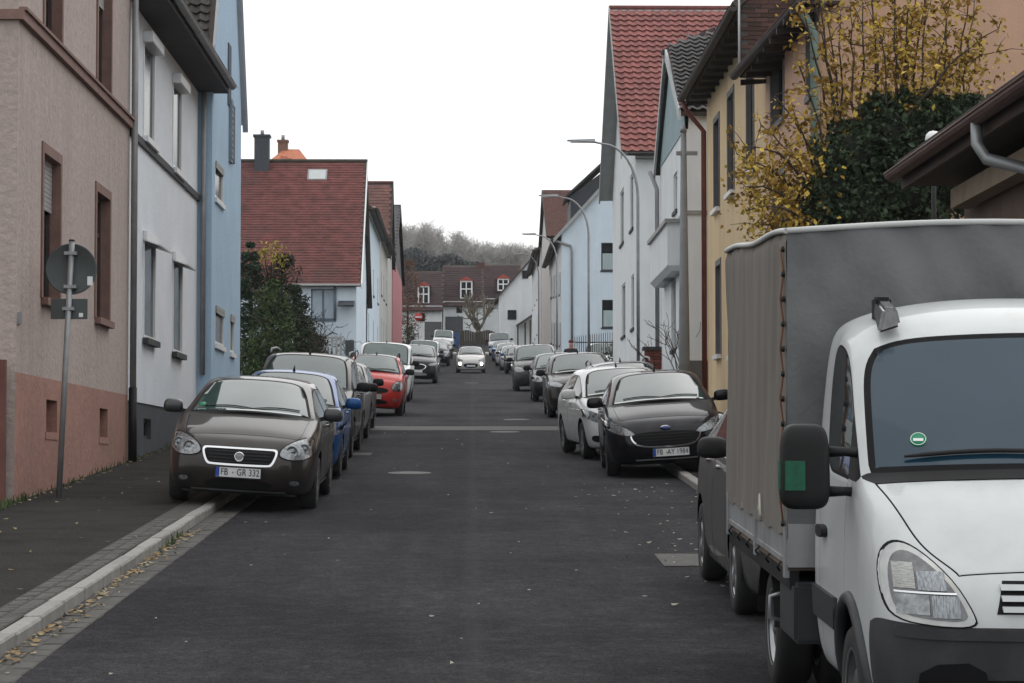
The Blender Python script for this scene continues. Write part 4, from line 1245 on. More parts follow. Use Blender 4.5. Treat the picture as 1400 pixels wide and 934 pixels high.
# ---- pale grey-blue house with shutter boxes
M_PALE = mat('pale_render', (.73, .77, .82), .88, .04, 1.5, bump=.4, bscale=16, dirt=(.56, .59, .63), dscale=.5, damt=.3)
M_SLATEPL = mat('slate_plinth', (.055, .06, .072), .85, .2, 3, bump=.2)
M_DKSILL = mat('dark_sill', (.035, .037, .042), .7, .2, 6)
y0, y1 = yB + .02, onx(268, 600, LX).y
hG = thing('rendered_house', (LX, y0, gz(y0)), 'pale grey-blue rendered house with dark band, dark sills and white shutter boxes', 'house')
ztp = onx(268, 116, LX).z; zpl = onx(184, 549, LX).z
ops = [LO(195, 210, 52, 186, dp=.05), LO(235, 247, 109, 229, dp=.05), LO(195, 211, 324, 462, dp=.05), LO(235, 248, 352, 481, dp=.05)]
facade(hG, 'x', LX, 1, y0, y1, zpl, ztp, ops, M_PALE)
cw = LO(198, 208, 572, 600, dp=.12)
facade(hG, 'x', LX - .02, 1, y0, y1, gz(y0) - .5, zpl, [cw], M_SLATEPL, 'plinth')
facade(hG, 'y', y1, 1, -14, LX, gz(y0) - .5, ztp, [], M_PALE, 'side_wall', [(-14, ztp), (LX, ztp), (-9.7, ztp + 4)])
facade(hG, 'y', y0 + .01, -1, -14, LX, gz(y0) - .5, ztp, [], M_PALE, 'side_wall', [(-14, ztp), (LX, ztp), (-9.7, ztp + 4)])
for k, o in enumerate(ops):
    window(hG, 'x', LX, 1, o, M_UPVC, M_DKSILL if k > 1 else M_UPVC, 1, False, (.13, .17, M_UPVC) if k < 2 else (.12, .07, M_UPVC, .28), 0, None, sillout=.10)
window(hG, 'x', LX - .02, 1, cw, M_DKSILL, None, 1, name='cellar_window')
m = MB(); zb = onx(187, 190, LX).z; m.box((LX, y0, zb - .06), (LX + .05, y1 - .01, zb + .06)); m.build('band', M_DKSILL, hG)
ov = .58
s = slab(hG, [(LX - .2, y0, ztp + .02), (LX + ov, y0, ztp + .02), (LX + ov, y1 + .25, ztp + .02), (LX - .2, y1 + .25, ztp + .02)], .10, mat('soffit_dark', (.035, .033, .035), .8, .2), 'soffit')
M_TILEDK = mat('tile_dark', (.050, .043, .042), .8, .3, 7, dirt=(.09, .088, .075), dscale=1.2, damt=.5, rnd=.3)
m = MB(); m.slab([(LX + ov, y0, ztp + .05), (LX + ov, y1 + .25, ztp + .05), (-9.7, y1 + .25, ztp + 4.3), (-9.7, y0, ztp + 4.3)], .06, 0, Vector((.65, 0, .75))); m.slab([(-14.5, y1 + .25, ztp - .1), (-14.5, y0, ztp - .1), (-9.7, y0, ztp + 4.3), (-9.7, y1 + .25, ztp + 4.3)], .06, 0, Vector((-.65, 0, .75)))
m.build('roof', M_TILEDK, hG)
gutter(hG, (LX + ov + .07, y0, ztp + .08), (LX + ov + .07, y1 + .3, ztp + .08), .08)

# ---- blue house, gable to the street
M_BLUE = mat('blue_render', (.38, .53, .68), .88, .05, 1.5, bump=.6, bscale=14, dirt=(.32, .44, .56), dscale=.6, damt=.4)
BX = LX + .28
M_PANE = mat('matt_pane', (.10, .12, .15), .7, .15, 2, spec=.05)
y0b, y1b = y1 + .03, onx(328, 500, BX).y
hB = thing('gabled_house', (BX, y0b, gz(y0b)), 'tall blue rendered house with gable to the street and dark tiled roof', 'house')
ze = onx(331, 130, BX).z; ym = (y0b + y1b) / 2 + .2; rise = (y1b - ym) * 1.75; zap = ze + rise
ops = [LO(294, 305, 219, 270, BX, .07), LO(294, 306, 417, 470, BX, .07), LO(314.5, 320, 429, 482, BX, .07), LO(311, 318, 60, 138, BX, .07)]
facade(hB, 'x', BX, 1, y0b, y1b, gz(y0b) - .5, ze, ops[:3], M_BLUE, gable=None)
# upper part with the gable window cut in
m = MB(); o = ops[3]
for q in ([(y0b, ze), (o[0], ze), (o[0], o[3]), (y0b, ze + .01)], ):
    pass
facade(hB, 'x', BX, 1, y0b, y1b, ze, ze + .001, [], M_BLUE, 'gable', [(y0b, ze), (y1b, ze), (ym, zap), (y0b, onx(294, 71, BX).z - .1)])
facade(hB, 'y', y0b, -1, -14, BX, gz(y0b) - .5, ze, [], M_BLUE, 'side_wall', [(-14, ze), (BX, ze), (BX, onx(294, 71, BX).z - .1), (-14, onx(294, 71, BX).z - .1)])
facade(hB, 'y', y1b, 1, -14, BX, gz(y0b) - .5, ze, [], M_BLUE, 'side_wall')
for o in ops[:3]: window(hB, 'x', BX, 1, o, M_UPVC, M_UPVC, 1, False, None, .2, None)
o = ops[3]
m = MB(); zc = onx(316, 180, BX).z; a = onx(316, 180, BX).y
m.box((BX + .0, a - .55, zc - .7), (BX + .05, a - .05, zc + .65)); sh = m.build('shutter', mat('shutter_grey', (.22, .26, .30), .8, .1, spec=.1), hB)
for k in range(10):
    m = MB(); z = zc - .62 + k * .125; m.box((BX + .05, a - .52, z), (BX + .062, a - .08, z + .09)); m.build('slat', mat('shutter_grey', (.22, .26, .30), .8, .1, spec=.1), sh)
m = MB(); m.box((BX - .02, a, zc - .62), (BX + .03, a + .6, zc + .60)); m.build('window', M_PANE, hB)
m = MB(); q = onx(313, 100, BX); m.box((BX - .02, q.y - .3, q.z - .7), (BX + .025, q.y + .3, q.z + .6)); m.build('window', M_PANE, hB)
hw = ym - y0b
tn = rise / (y1b - ym); oh = .35
znr = onx(294, 71, BX).z
tiled(hB, (-13, y0b - .03, znr), (BX + .02, y0b - .03, znr), (BX + .02, ym, zap), (-13, ym, zap), .21, .22, M_TILEDK, 'pan', 220, lambda u, v: -u, 4)
tiled(hB, (BX + .10, y1b + oh, ze - oh * tn), (-13, y1b + oh, ze - oh * tn), (-13, ym, zap), (BX + .10, ym, zap), .21, .30, M_TILEDK, 'flat', under=mat('verge_grey', (.40, .42, .45), .7, .1))
m = MB(); m.slab([(BX + .12, y1b + oh + .05, ze - oh * tn - .05), (BX + .12, ym, zap + .08), (BX + .12, ym, zap - .1), (BX + .12, y1b + oh + .05, ze - oh * tn - .2)], .12, 0, Vector((1, 0, 0))); m.build('verge_board', mat('verge_grey', (.40, .42, .45), .7, .1), hB)
m = MB(); m.slab([(BX + .05, ym, zap + .05), (BX + .05, y0b - .03, znr + .05), (BX + .05, y0b - .03, znr - .12), (BX + .05, ym, zap - .16)], .05, 0, Vector((1, 0, 0))); m.build('verge_board', mat('verge_grey', (.40, .42, .45), .7, .1), hB)
pipe(hB, [(BX - .16, y0b - .06, ze - .3), (BX - .16, y0b - .06, gz(y0b) + 1.3)], .05)

# ---- house with the big red tiled roof, gable to the street
M_TILERED = mat('tile_oldred', (.135, .042, .037), .85, .35, 2.4, dirt=(.058, .034, .031), dscale=.35, damt=.9, rnd=.25)
M_ICE = mat('ice_render', (.63, .73, .82), .9, .04, 1.5, bump=.2, dirt=(.48, .52, .57), dscale=.5, damt=.5, streak=True)
yR0 = onx(487, 450, LX).y; yR1 = yR0 + 12.5
hR = thing('gabled_house', (LX, yR0, gz(yR0)), 'pale blue house with broad weathered red tiled roof, skylight and slate chimney', 'house')
ze = ony(470, 386, yR0).z; ymr = yR0 + 6.2; zr = ony(490, 221, ymr).z
wops = []
wn_ = (ony(425, 440, yR0).x, ony(458, 440, yR0).x, ony(440, 437, yR0).z, ony(440, 395, yR0).z, .12)
facade(hR, 'y', yR0, -1, -15.5, LX, gz(yR0) - .5, ze, [wn_], M_ICE)
facade(hR, 'x', LX, 1, yR0, yR1, gz(yR0) - .5, ze, [], M_ICE, 'gable', [(yR0, ze), (yR1, ze), (ymr, zr - .1)])
window(hR, 'y', yR0, -1, wn_, mat('frame_slate', (.10, .13, .18), .6, .1), mat('frame_slate', (.10, .13, .18), .6, .1), 2, False, None, 0, None, glass=mat('pale_glass', (.36, .43, .50), .1, .2, 1, spec=.6))
tn = (zr - ze) / 6.2; oh = .35
tiled(hR, (-15.8, yR0 - oh, ze - oh * tn * .4), (LX + .25, yR0 - oh, ze - oh * tn * .4), (LX + .25, ymr, zr), (-15.8, ymr, zr), .20, .19, M_TILERED, 'beaver')
tiled(hR, (LX + .25, yR1 + oh, ze - oh * tn), (-15.8, yR1 + oh, ze - oh * tn), (-15.8, ymr, zr), (LX + .25, ymr, zr), .25, .30, M_TILERED, 'flat')
m = MB(); m.tube([(-15.8, ymr, zr + .02), (LX + .25, ymr, zr + .02)], .10, 8); m.build('ridge_tiles', mat('ridge_dark', (.06, .05, .04), .9, .3), hR)
m = MB(); m.slab([(LX + .29, yR0 - oh, ze - oh * tn * .4 + .06), (LX + .29, ymr, zr + .08), (LX + .29, ymr, zr - .25), (LX + .29, yR0 - oh, ze - oh * tn * .4 - .2)], .06, 0, Vector((1, 0, 0))); m.build('verge_board', M_WHITE, hR)
gutter(hR, (-15.8, yR0 - oh - .06, ze - .12), (LX + .2, yR0 - oh - .06, ze - .12), .08, M_UPVC)
q = ony(458, 392, yR0 - .08); pipe(hR, [(q.x, yR0 - .08, q.z), (q.x, yR0 - .08, ony(458, 437, yR0).z)], .06, mat('pipe_slate', (.12, .15, .19), .6, .1))
m = MB(); a, b = ony(462, 413, yR0 - .6), ony(484, 409, yR0 - .6); m.slab([(a.x, yR0 - .8, a.z - .15), (b.x, yR0 - .8, a.z - .15), (b.x, yR0, a.z + .1), (a.x, yR0, a.z + .1)], .08); m.build('porch_roof', M_SLATEPL, hR)
sk = ony(434, 230, ymr - .5)
m = MB(); n = Vector((0, -tn, 1)).normalized(); c = Vector((ony(434, 229, ymr - .7).x, ymr - .75, zr - .75 * tn)) + n * .06; e = Vector((0, 1, tn)).normalized(); X_ = Vector((1, 0, 0))
m.slab([c - X_ * .48 - e * .42, c + X_ * .48 - e * .42, c + X_ * .48 + e * .42, c - X_ * .48 + e * .42], .14, 0, n); sk = m.build('skylight', M_ZINC, hR)
m = MB(); c2_ = c + n * .01; m.slab([c2_ - X_ * .40 - e * .34, c2_ + X_ * .40 - e * .34, c2_ + X_ * .40 + e * .34, c2_ - X_ * .40 + e * .34], .03, 0, n); m.build('pane', mat('skylight_glass', (.5, .53, .53), .08, .05), sk)
ch = ony(359, 210, ymr)
m = MB(); m.box((ch.x - .36, ymr - .6, zr - 1.2), (ch.x + .36, ymr + .1, ony(359, 186, ymr).z)); m.box((ch.x - .42, ymr - .66, ony(359, 189, ymr).z), (ch.x + .42, ymr + .16, ony(359, 186, ymr).z)); m.build('chimney', mat('slate_cladding', (.045, .052, .065), .6, .3, 12), hR)
m = MB(); zc = ony(359, 186, ymr).z; m.tube([(ch.x, ymr - .2, zc), (ch.x, ymr - .2, zc + .25)], .09, 8); m.build('chimney_pot', M_ZINC, hR)
m = MB(); m.box((LX - .5, yR0 - .06, gz(yR0)), (LX - .1, yR0 - .0, gz(yR0) + 1.9)); m.build('door', mat('door_dark', (.05, .06, .07), .6, .2), hR)
# ---- orange hipped roof house behind it
yo = yR1 + 12
hO = thing('hipped_house', (-11, yo, gz(yo)), 'house with bright orange hipped tile roof showing above the red ridge', 'house')
M_ORANGE = mat('tile_orange', (.42, .13, .06), .8, .2, 3)
a, b, t = ony(366, 224, yo), ony(420, 224, yo), ony(388, 197, yo)
facade(hO, 'y', yo, -1, a.x, b.x, gz(yo) - .5, a.z - .5, [], M_ICE)
A_ = [Vector((a.x - .4, yo - .4, a.z - .3)), Vector((b.x + .4, yo - .4, a.z - .3)), Vector((b.x + .4, yo + 9, a.z - .3)), Vector((a.x - .4, yo + 9, a.z - .3))]
T_ = [Vector((t.x - .3, yo + 4, t.z + .2)), Vector((t.x + .6, yo + 4, t.z + .2))]
m = MB(); m.poly([A_[0], A_[1], T_[1], T_[0]]); m.poly([A_[1], A_[2], T_[1]]); m.poly([A_[2], A_[3], T_[0], T_[1]]); m.poly([A_[3], A_[0], T_[0]]); m.poly([p - Vector((0, 0, .1)) for p in A_]); m.build('roof', M_ORANGE, hO)
tile_roof(hO, Vector((a.x - .4, yo - .4, a.z - .3)), (1, 0, 0), (0, 4.4, t.z - a.z + .5), b.x - a.x + .8, 4.5, .33, .42, M_ORANGE, 'pan', lambda u, v: v < min(u * 2.6, (b.x - a.x + .8 - u) * 1.75), 0)
c = ony(387, 192, yo + 4); m = MB(); m.box((c.x - .28, yo + 3.7, c.z - 1.2), (c.x + .28, yo + 4.3, c.z)); m.box((c.x - .33, yo + 3.65, c.z - .12), (c.x + .33, yo + 4.35, c.z)); m.build('chimney', mat('chimney_brick', (.20, .12, .09), .9, .3, 9), hO)
m = MB(); m.tube([(c.x, yo + 4, c.z), (c.x, yo + 4, c.z + .3)], .1, 8); m.build('chimney_pot', M_ZINC, hO)

# ---- terrace beyond: eaves to the street
M_TILEBRN = mat('tile_brown', (.16, .07, .058), .85, .3, 2, dirt=(.06, .05, .048), dscale=.4, damt=.7)
def eave_house(px0, px1, pe, X, side, mt, label, roofmt, rise=4.0, dep=9.0, wins=(), name='rendered_house', ovh=.45, roofk='flat', plinth=None):
    """eaves to the street between two pixel columns of its wall plane; pe = (px, py) of a point on the eave"""
    o = side
    ya, yb = sorted((onx(px0, 480, X).y, onx(px1, 480, X).y)); zt = onx(pe[0], pe[1], X + -o * 0).z
    h = thing(name, (X, ya, gz(ya)), label, 'house')
    out = -o
    ops = []
    H_ = zt - gz((ya + yb) / 2)
    n = wins[0] if wins else 0
    for fl in range(wins[1] if wins else 0):
        for k in range(n):
            c = lerp(ya, yb, (k + .5) / n); zz = gz((ya + yb) / 2) + 1.5 + fl * 2.8
            if zz + 1.5 < zt: ops.append((c - .5, c + .5, zz, zz + 1.45, .14))
    facade(h, 'x', X, out, ya, yb, gz(ya) - .6, zt, ops, mt)
    for q in ops: window(h, 'x', X, out, q, M_UPVC, M_DKSILL, 1)
    bx = X + o * dep; mx_ = X + o * dep / 2
    for y_, s_ in ((ya, -1), (yb, 1)):
        facade(h, 'y', y_, s_, min(X, bx), max(X, bx), gz(ya) - .6, zt, [], mt, 'side_wall', [(X, zt), (bx, zt), (mx_, zt + rise)])
    ex = X - o * ovh; dz = ovh * rise / (dep / 2)
    P = [(ex, ya - .2, zt - dz * .4), (ex, yb + .1, zt - dz * .4), (mx_, yb + .1, zt + rise), (mx_, ya - .2, zt + rise)]
    tiled(h, *P, .25, .32, roofmt, roofk)
    P = [(bx + o * ovh, ya - .2, zt - dz), (bx + o * ovh, yb + .1, zt - dz), (mx_, yb + .1, zt + rise), (mx_, ya - .2, zt + rise)]
    slab(h, P if o < 0 else P[::-1], .1, roofmt, 'rear_roof')
    slab(h, [(X, ya - .2, zt + .0), (ex, ya - .2, zt - .0), (ex, yb + .1, zt - .0), (X, yb + .1, zt - .0)], .05, M_WHITE, 'soffit')
    gutter(h, (ex - o * .07, ya - .2, zt - dz * .4 + .02), (ex - o * .07, yb + .1, zt - dz * .4 + .02), .075, mat('gutter_dark', (.05, .04, .038), .6, .2))
    return h, ya, yb, zt
M_CREAM = mat('cream_render', (.60, .60, .57), .9, .05, 1.5, dirt=(.47, .47, .44), dscale=.5, damt=.5, streak=True)
eave_house(500.5, 519, (508, 300), LX, -1, M_ICE, 'pale house with eaves to the street next to the big red roof', M_ORANGE, 1.5, 6, (3, 2))
eave_house(519.6, 529, (526, 338), LX, -1, M_CREAM, 'cream terraced house with dark gutter before the pink wall', M_TILEBRN, 2.6, 7, (3, 2))
def gable_house(pxn, pxf, pe, pr, X, side, mt, label, roofmt, dep=11, tw=.25, th=.3, name='gabled_house', gmat=None, ops=(), eh=None, kind='flat', single=0, prefer=None, verge=None, smt=None, ovg=.22):
    """gable to the street; pe/pr = pixel rows of near eave (on its near wall) and ridge"""
    o = side
    ya, yb = sorted((onx(pxn, 480, X).y, onx(pxf, 480, X).y)); ym_ = (ya + yb) / 2
    ze_ = ony(pxn, pe, ya).z; zr_ = ony(pxn, pr, ym_).z
    h = thing(name, (X, ya, gz(ya)), label, 'house')
    bx = X + o * dep
    facade(h, 'x', X, -o, ya, yb, gz(ya) - .6, ze_, list(ops), mt)
    facade(h, 'x', X, -o, ya, yb, ze_, ze_ + .001, [], gmat or mt, 'gable', [(ya, ze_), (yb, ze_), (ym_, zr_)])
    facade(h, 'y', ya, -1, min(X, bx), max(X, bx), gz(ya) - .6, ze_, [], mt, 'side_wall')
    facade(h, 'y', yb, 1, min(X, bx), max(X, bx), gz(ya) - .6, ze_, [], mt, 'side_wall')
    t_ = (zr_ - ze_) / (ym_ - ya); oh = .3; ex = X - o * ovg
    tiled(h, (bx, ya - oh, ze_ - oh * t_), (ex, ya - oh, ze_ - oh * t_), (ex, ym_, zr_), (bx, ym_, zr_), tw, th, roofmt, kind, single, prefer, 3, smt=smt, under=verge or M_WHITE)
    tiled(h, (bx, yb + oh, ze_ - oh * t_), (ex, yb + oh, ze_ - oh * t_), (ex, ym_, zr_), (bx, ym_, zr_), tw, th, roofmt, 'flat', smt=smt, under=verge or M_WHITE)
    m = MB(); m.tube([(bx, ym_, zr_ + .03), (ex, ym_, zr_ + .03)], .09, 8); m.build('ridge_tiles', smt or roofmt, h)
    for s_, y_ in ((-1, ya - oh), (1, yb + oh)):
        m = MB(); m.slab([(ex - o * .02, y_, ze_ - oh * t_ + .07), (ex - o * .02, ym_, zr_ + .09), (ex - o * .02, ym_, zr_ - .22), (ex - o * .02, y_, ze_ - oh * t_ - .2)], .05, 0, Vector((-o, 0, 0))); m.build('verge_board', verge or M_WHITE, h)
    return h, ya, yb, ze_, zr_
gable_house(529.4, 535.5, 345, 250, LX, -1, M_CREAM, 'cream house with steep dark red roof behind the terrace', M_TILEBRN, 12, .25, .3, verge=M_DARKWOOD)
M_ROSE = mat('rose_render', (.52, .20, .22), .9, .06, 2)
gable_house(536.5, 549.5, 352, 282, LX, -1, M_ROSE, 'bright pink rendered house with dark slate gable roof', mat('tile_slate', (.06, .062, .07), .75, .3, 3), 10, .3, .42, gmat=mat('slate_gable', (.05, .052, .06), .7, .2, 5), verge=M_DARKWOOD)

# ================================================================== right side of the street
RX = 5.4
def RO(px0, px1, pt, pb, X=RX, dp=.16):      # px0 = far (left) edge, px1 = near edge; rows given at the far edge
    a, b = onx(px1, pb, X), onx(px0, pb, X); return (a.y, b.y, b.z, onx(px0, pt, X).z, dp)
# ---- orange house, two wings
M_OCHRE = mat('ochre_render', (.70, .52, .31), .9, .05, 1.6, bump=.25, bscale=26, dirt=(.44, .31, .19), dscale=.6, damt=.5, streak=True)
M_PEACH = mat('peach_render', (.58, .37, .26), .9, .05, 1.6, bump=.25, bscale=26, dirt=(.44, .29, .21), dscale=.6, damt=.5, streak=True)
M_GREYFR = mat('grey_surround', (.16, .155, .16), .8, .1, 4)
yn, yk, yf = onx(1122, 300, RX).y, onx(1047, 300, RX).y, onx(967, 300, RX).y
h2 = thing('rendered_house', (RX, yn, gz(yn)), 'peach rendered house with green copper downpipe at its corner', 'house')
EX = RX - .5
ze2 = onx(1010, 105, EX).z + .12
ops = [RO(1104, 1118, 36, 135, RX, .2), RO(1055, 1072, 73, 178, RX, .2), RO(1058, 1073, 250, 330, RX, .2)]
facade(h2, 'x', RX, -1, yn, yk, gz(yn) - .5, ze2, ops, [M_PEACH, M_GREYFR])
for o in ops: window(h2, 'x', RX, -1, o, mat('frame_dark', (.05, .045, .045), .6, .1), M_GREYFR, 1, False, None, 0, M_GREYFR)
facade(h2, 'y', yn, -1, RX, RX + 11, gz(yn) - .5, ze2, [], M_PEACH, 'gable_wall', [(RX, ze2), (RX + 11, ze2), (RX + 5.5, ze2 + 5)])
M_TILEGREY = mat('tile_greybrown', (.085, .07, .065), .85, .3, 4, dirt=(.12, .11, .09), dscale=1, damt=.5, rnd=.25)
zz = ze2 - .12
EXn = EX + .25
slab(h2, [(EXn, yn - .35, zz), (EX, yk - .1, zz), (RX + 5.5, yk, ze2 + 5.0), (RX + 5.5, yn - .35, ze2 + 5.0)], .16, M_TILEGREY, 'roof')
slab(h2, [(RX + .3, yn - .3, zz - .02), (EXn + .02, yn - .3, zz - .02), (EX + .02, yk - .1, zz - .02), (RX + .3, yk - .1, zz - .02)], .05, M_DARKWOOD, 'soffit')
for k in range(9):
    m = MB(); y = lerp(yn - .2, yk - .2, k / 8); m.hexa([(EX + .03, y, zz - .16), (RX, y, zz - .12), (RX, y + .1, zz - .12), (EX + .03, y + .1, zz - .16), (EX + .03, y, zz - .06), (RX, y, zz - .05), (RX, y + .1, zz - .05), (EX + .03, y + .1, zz - .06)]); m.build('rafter_end', M_DARKWOOD, h2)
gutter(h2, (EXn - .08, yn - .4, zz + .03), (EX - .08, yk - .08, zz + .03), .085, mat('gutter_brown', (.06, .045, .04), .6, .2))
M_COPPER = mat('green_copper', (.17, .25, .22), .6, .2, 5)
pipe(h2, [(EXn - .08, yn - .12, zz - .05), (EXn + .02, yn - .12, zz - .2), (RX - .10, yn - .12, zz - .45), (RX - .10, yn - .12, gz(yn))], .065, M_COPPER)
h1 = thing('rendered_house', (RX, yk, gz(yk)), 'ochre rendered house with brick firewall and red downpipe beside peach house', 'house')
ze1 = onx(940, 130, EX).z + .12
ops = [RO(977, 984, 170, 290, RX, .14), RO(996, 1004, 135, 268, RX, .14), RO(1022, 1031, 95, 238, RX, .14), RO(980, 986, 365, 487, RX, .14), RO(1000, 1008, 352, 487, RX, .14)]
facade(h1, 'x', RX, -1, yk + .01, yf, gz(yk) - .5, ze1, ops, [M_OCHRE, M_GREYFR])
for o in ops: window(h1, 'x', RX, -1, o, mat('frame_dark', (.05, .045, .045), .6, .1), M_UPVC, 1, False, None, 0, M_GREYFR, sillout=.10)
facade(h1, 'y', yf, 1, RX, RX + 10, gz(yk) - .5, ze1, [], M_OCHRE, 'side_wall', [(RX, ze1), (RX + 10, ze1), (RX + 5, ze1 + 5)])
# brick firewall above the lower roof: bricks one by one
M_MORTAR = mat('mortar', (.10, .095, .09), .9, .2, 10)
M_BRICK = mat('brick', (.115, .060, .048), .85, .3, 5, dirt=(.05, .04, .04), dscale=2, damt=.5, rnd=.4)
fw = facade(h1, 'y', yk + .02, -1, EX + .05, RX + 9.5, ze2 - .1, ze1 + .1, [], M_MORTAR, 'firewall', [(EX + .05, ze1 + .1), (RX + 9.5, ze1 + .1), (RX + 4.8, ze1 + 4.8)])
bm_ = MB(); bm_.box((.006, -.018, .006), (.244, .02, .077)); tmp = bm_.build('brick', M_BRICK); BRK = tmp.data; bpy.data.objects.remove(tmp)
nb = 0
for j in range(26):
    for i in range(11):
        x = EX + .06 + i * .25 + (.125 if j % 2 else 0); z = ze2 - .08 + j * .083
        if x + .25 < EX + 2.75 and z < ze1 + .0 + max(0, (x - EX) * .9):
            o = link('brick', BRK, fw); o.location = (x, yk + .02 + random.uniform(-.004, .003), z); nb += 1
zz = ze1 - .12
slab(h1, [(EX, yk - .05, zz), (EX, yf + .1, zz), (RX + 5, yf + .1, ze1 + 5), (RX + 5, yk - .05, ze1 + 5)], .16, M_TILEGREY, 'roof')
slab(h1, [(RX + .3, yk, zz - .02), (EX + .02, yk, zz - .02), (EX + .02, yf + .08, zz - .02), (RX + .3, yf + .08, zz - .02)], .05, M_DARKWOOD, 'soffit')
for k in range(13):
    m = MB(); y = lerp(yk + .05, yf - .1, k / 12); m.hexa([(EX + .03, y, zz - .16), (RX, y, zz - .12), (RX, y + .1, zz - .12), (EX + .03, y + .1, zz - .16), (EX + .03, y, zz - .06), (RX, y, zz - .05), (RX, y + .1, zz - .05), (EX + .03, y + .1, zz - .06)]); m.build('rafter_end', M_DARKWOOD, h1)
gutter(h1, (EX - .08, yk - .05, zz + .03), (EX - .08, yf + .2, zz + .03), .085, mat('gutter_brown', (.06, .045, .04), .6, .2))
pipe(h1, [(EX - .08, yf - .05, zz - .05), (EX + .05, yf - .05, zz - .3), (RX - .08, yf - .05, zz - .75), (RX - .08, yf - .05, gz(yf))], .06, mat('pipe_red', (.16, .045, .035), .6, .2))
pipe(h1, [(EX + .02, yk - .04, ze1 + .6), (EX + .02, yk - .04, ze2 + .1)], .022, M_UPVC, 'white_pipe')

# ---- bay house: white with blue gable
BX2 = RX - .2
M_WHT = mat('white_render', (.69, .72, .74), .9, .04, 1.5, bump=.2, dirt=(.52, .53, .54), dscale=.5, damt=.5, streak=True)
M_BLUGABLE = mat('blue_slate_gable', (.24, .33, .36), .8, .15, 4, stretch=(1, 1, .4), bump=.2)
yb0, yb1 = onx(937, 300, BX2).y, onx(903, 300, BX2).y
hb = thing('gabled_house', (BX2, yb0, gz(yb0)), 'white house with blue-green gable, oriel and dark half-hipped roof', 'house')
zeb = ony(940, 150, yb0).z; ybm = onx(917, 78, BX2).y; zga = onx(917, 80, BX2).z
zgf = onx(899, 236, BX2).z
facade(hb, 'x', BX2, -1, yb0, yb1, gz(yb0) - .5, zgf, [RO(921, 926, 232, 290, BX2, .12)[:2] + RO(921, 926, 240, 292, BX2, .12)[2:], RO(918, 924, 383, 480, BX2, .12)], M_WHT)
window(hb, 'x', BX2, -1, RO(918, 924, 383, 480, BX2, .12), M_UPVC, M_DKSILL)
window(hb, 'x', BX2, -1, RO(921, 926, 240, 292, BX2, .12), M_UPVC, M_DKSILL)
m = MB(); m.slab([(BX2 - .02, yb0, zgf), (BX2 - .02, yb1 + .1, zgf), (BX2 - .02, ybm + .25, zga), (BX2 - .02, ybm - .25, zga), (BX2 - .02, yb0, zeb)], .1, 0, Vector((-1, 0, 0))); m.build('gable', M_BLUGABLE, hb)
facade(hb, 'y', yb0, -1, BX2, BX2 + 9, gz(yb0) - .5, zeb, [], M_WHT, 'side_wall')
facade(hb, 'y', yb1, 1, BX2, BX2 + 9, gz(yb0) - .5, zgf, [], M_WHT, 'side_wall')
M_TILEBLK = mat('tile_black', (.045, .042, .042), .75, .3, 6, dirt=(.10, .095, .085), dscale=1.2, damt=.5, rnd=.35)
zrb = ony(985, 40, ybm).z
xr = ony(985, 40, ybm).x
P = [Vector((BX2 + 9, yb0 - .25, zeb - .1)), Vector((BX2 - .15, yb0 - .25, zeb - .1)), Vector((BX2 - .15, ybm, zga)), Vector((xr, ybm, zrb)), Vector((BX2 + 9, ybm, zrb))]
m = MB(); m.slab([P[0], P[1], Vector((BX2 - .15, ybm, zrb)), P[4]][::-1], .1, 0, Vector((0, -.7, .7)))
tnb = (zrb - zeb + .1) / (ybm - yb0 + .25); vl_ = math.hypot(zrb - zeb + .1, ybm - yb0 + .25)
rf = slab(hb, [P[1], P[0], P[4], P[3], Vector((BX2 - .15, ybm - (zrb - zga) / tnb, zga))], .1, M_BOARD, 'roof')
def bclip(u, v):
    t = v / vl_; z = lerp(zeb - .1, zrb, t); x = BX2 - .15 + u
    return z < zga + (x - BX2 + .15) / max(.1, xr - BX2 + .15) * (zrb - zga) + .05
tile_roof(rf, (BX2 - .15, yb0 - .25, zeb - .1 + .01), (1, 0, 0), (0, ybm - yb0 + .25, zrb - zeb + .1), 9, vl_, .26, .27, M_TILEBLK, 'pan', bclip, 190, lambda u, v: u, 6)
slab(hb, [(BX2 - .15, yb1 + .3, zgf - .1), (BX2 - .15, ybm, zga), (xr, ybm, zrb), (BX2 + 9, ybm, zrb), (BX2 + 9, yb1 + .3, zgf - .1)], .1, M_TILEBLK, 'rear_roof')
for p, q in (((BX2 - .18, yb0 - .25, zeb - .1), (BX2 - .18, ybm - .25, zga + .1)), ((BX2 - .18, ybm + .25, zga + .1), (BX2 - .18, yb1 + .35, zgf - .15))):
    m = MB(); m.slab([Vector(p) + Vector((0, 0, .1)), Vector(q) + Vector((0, 0, .1)), Vector(q) - Vector((0, 0, .18)), Vector(p) - Vector((0, 0, .18))], .06, 0, Vector((-1, 0, 0))); m.build('verge_board', mat('verge_pale', (.45, .47, .48), .7, .1), hb)
m = MB(); m.slab([(BX2 - .22, ybm - .28, zga + .12), (BX2 - .22, ybm + .28, zga + .12), (xr, ybm, zrb + .05)], .07); m.build('hip_cap', M_TILEBLK, hb)
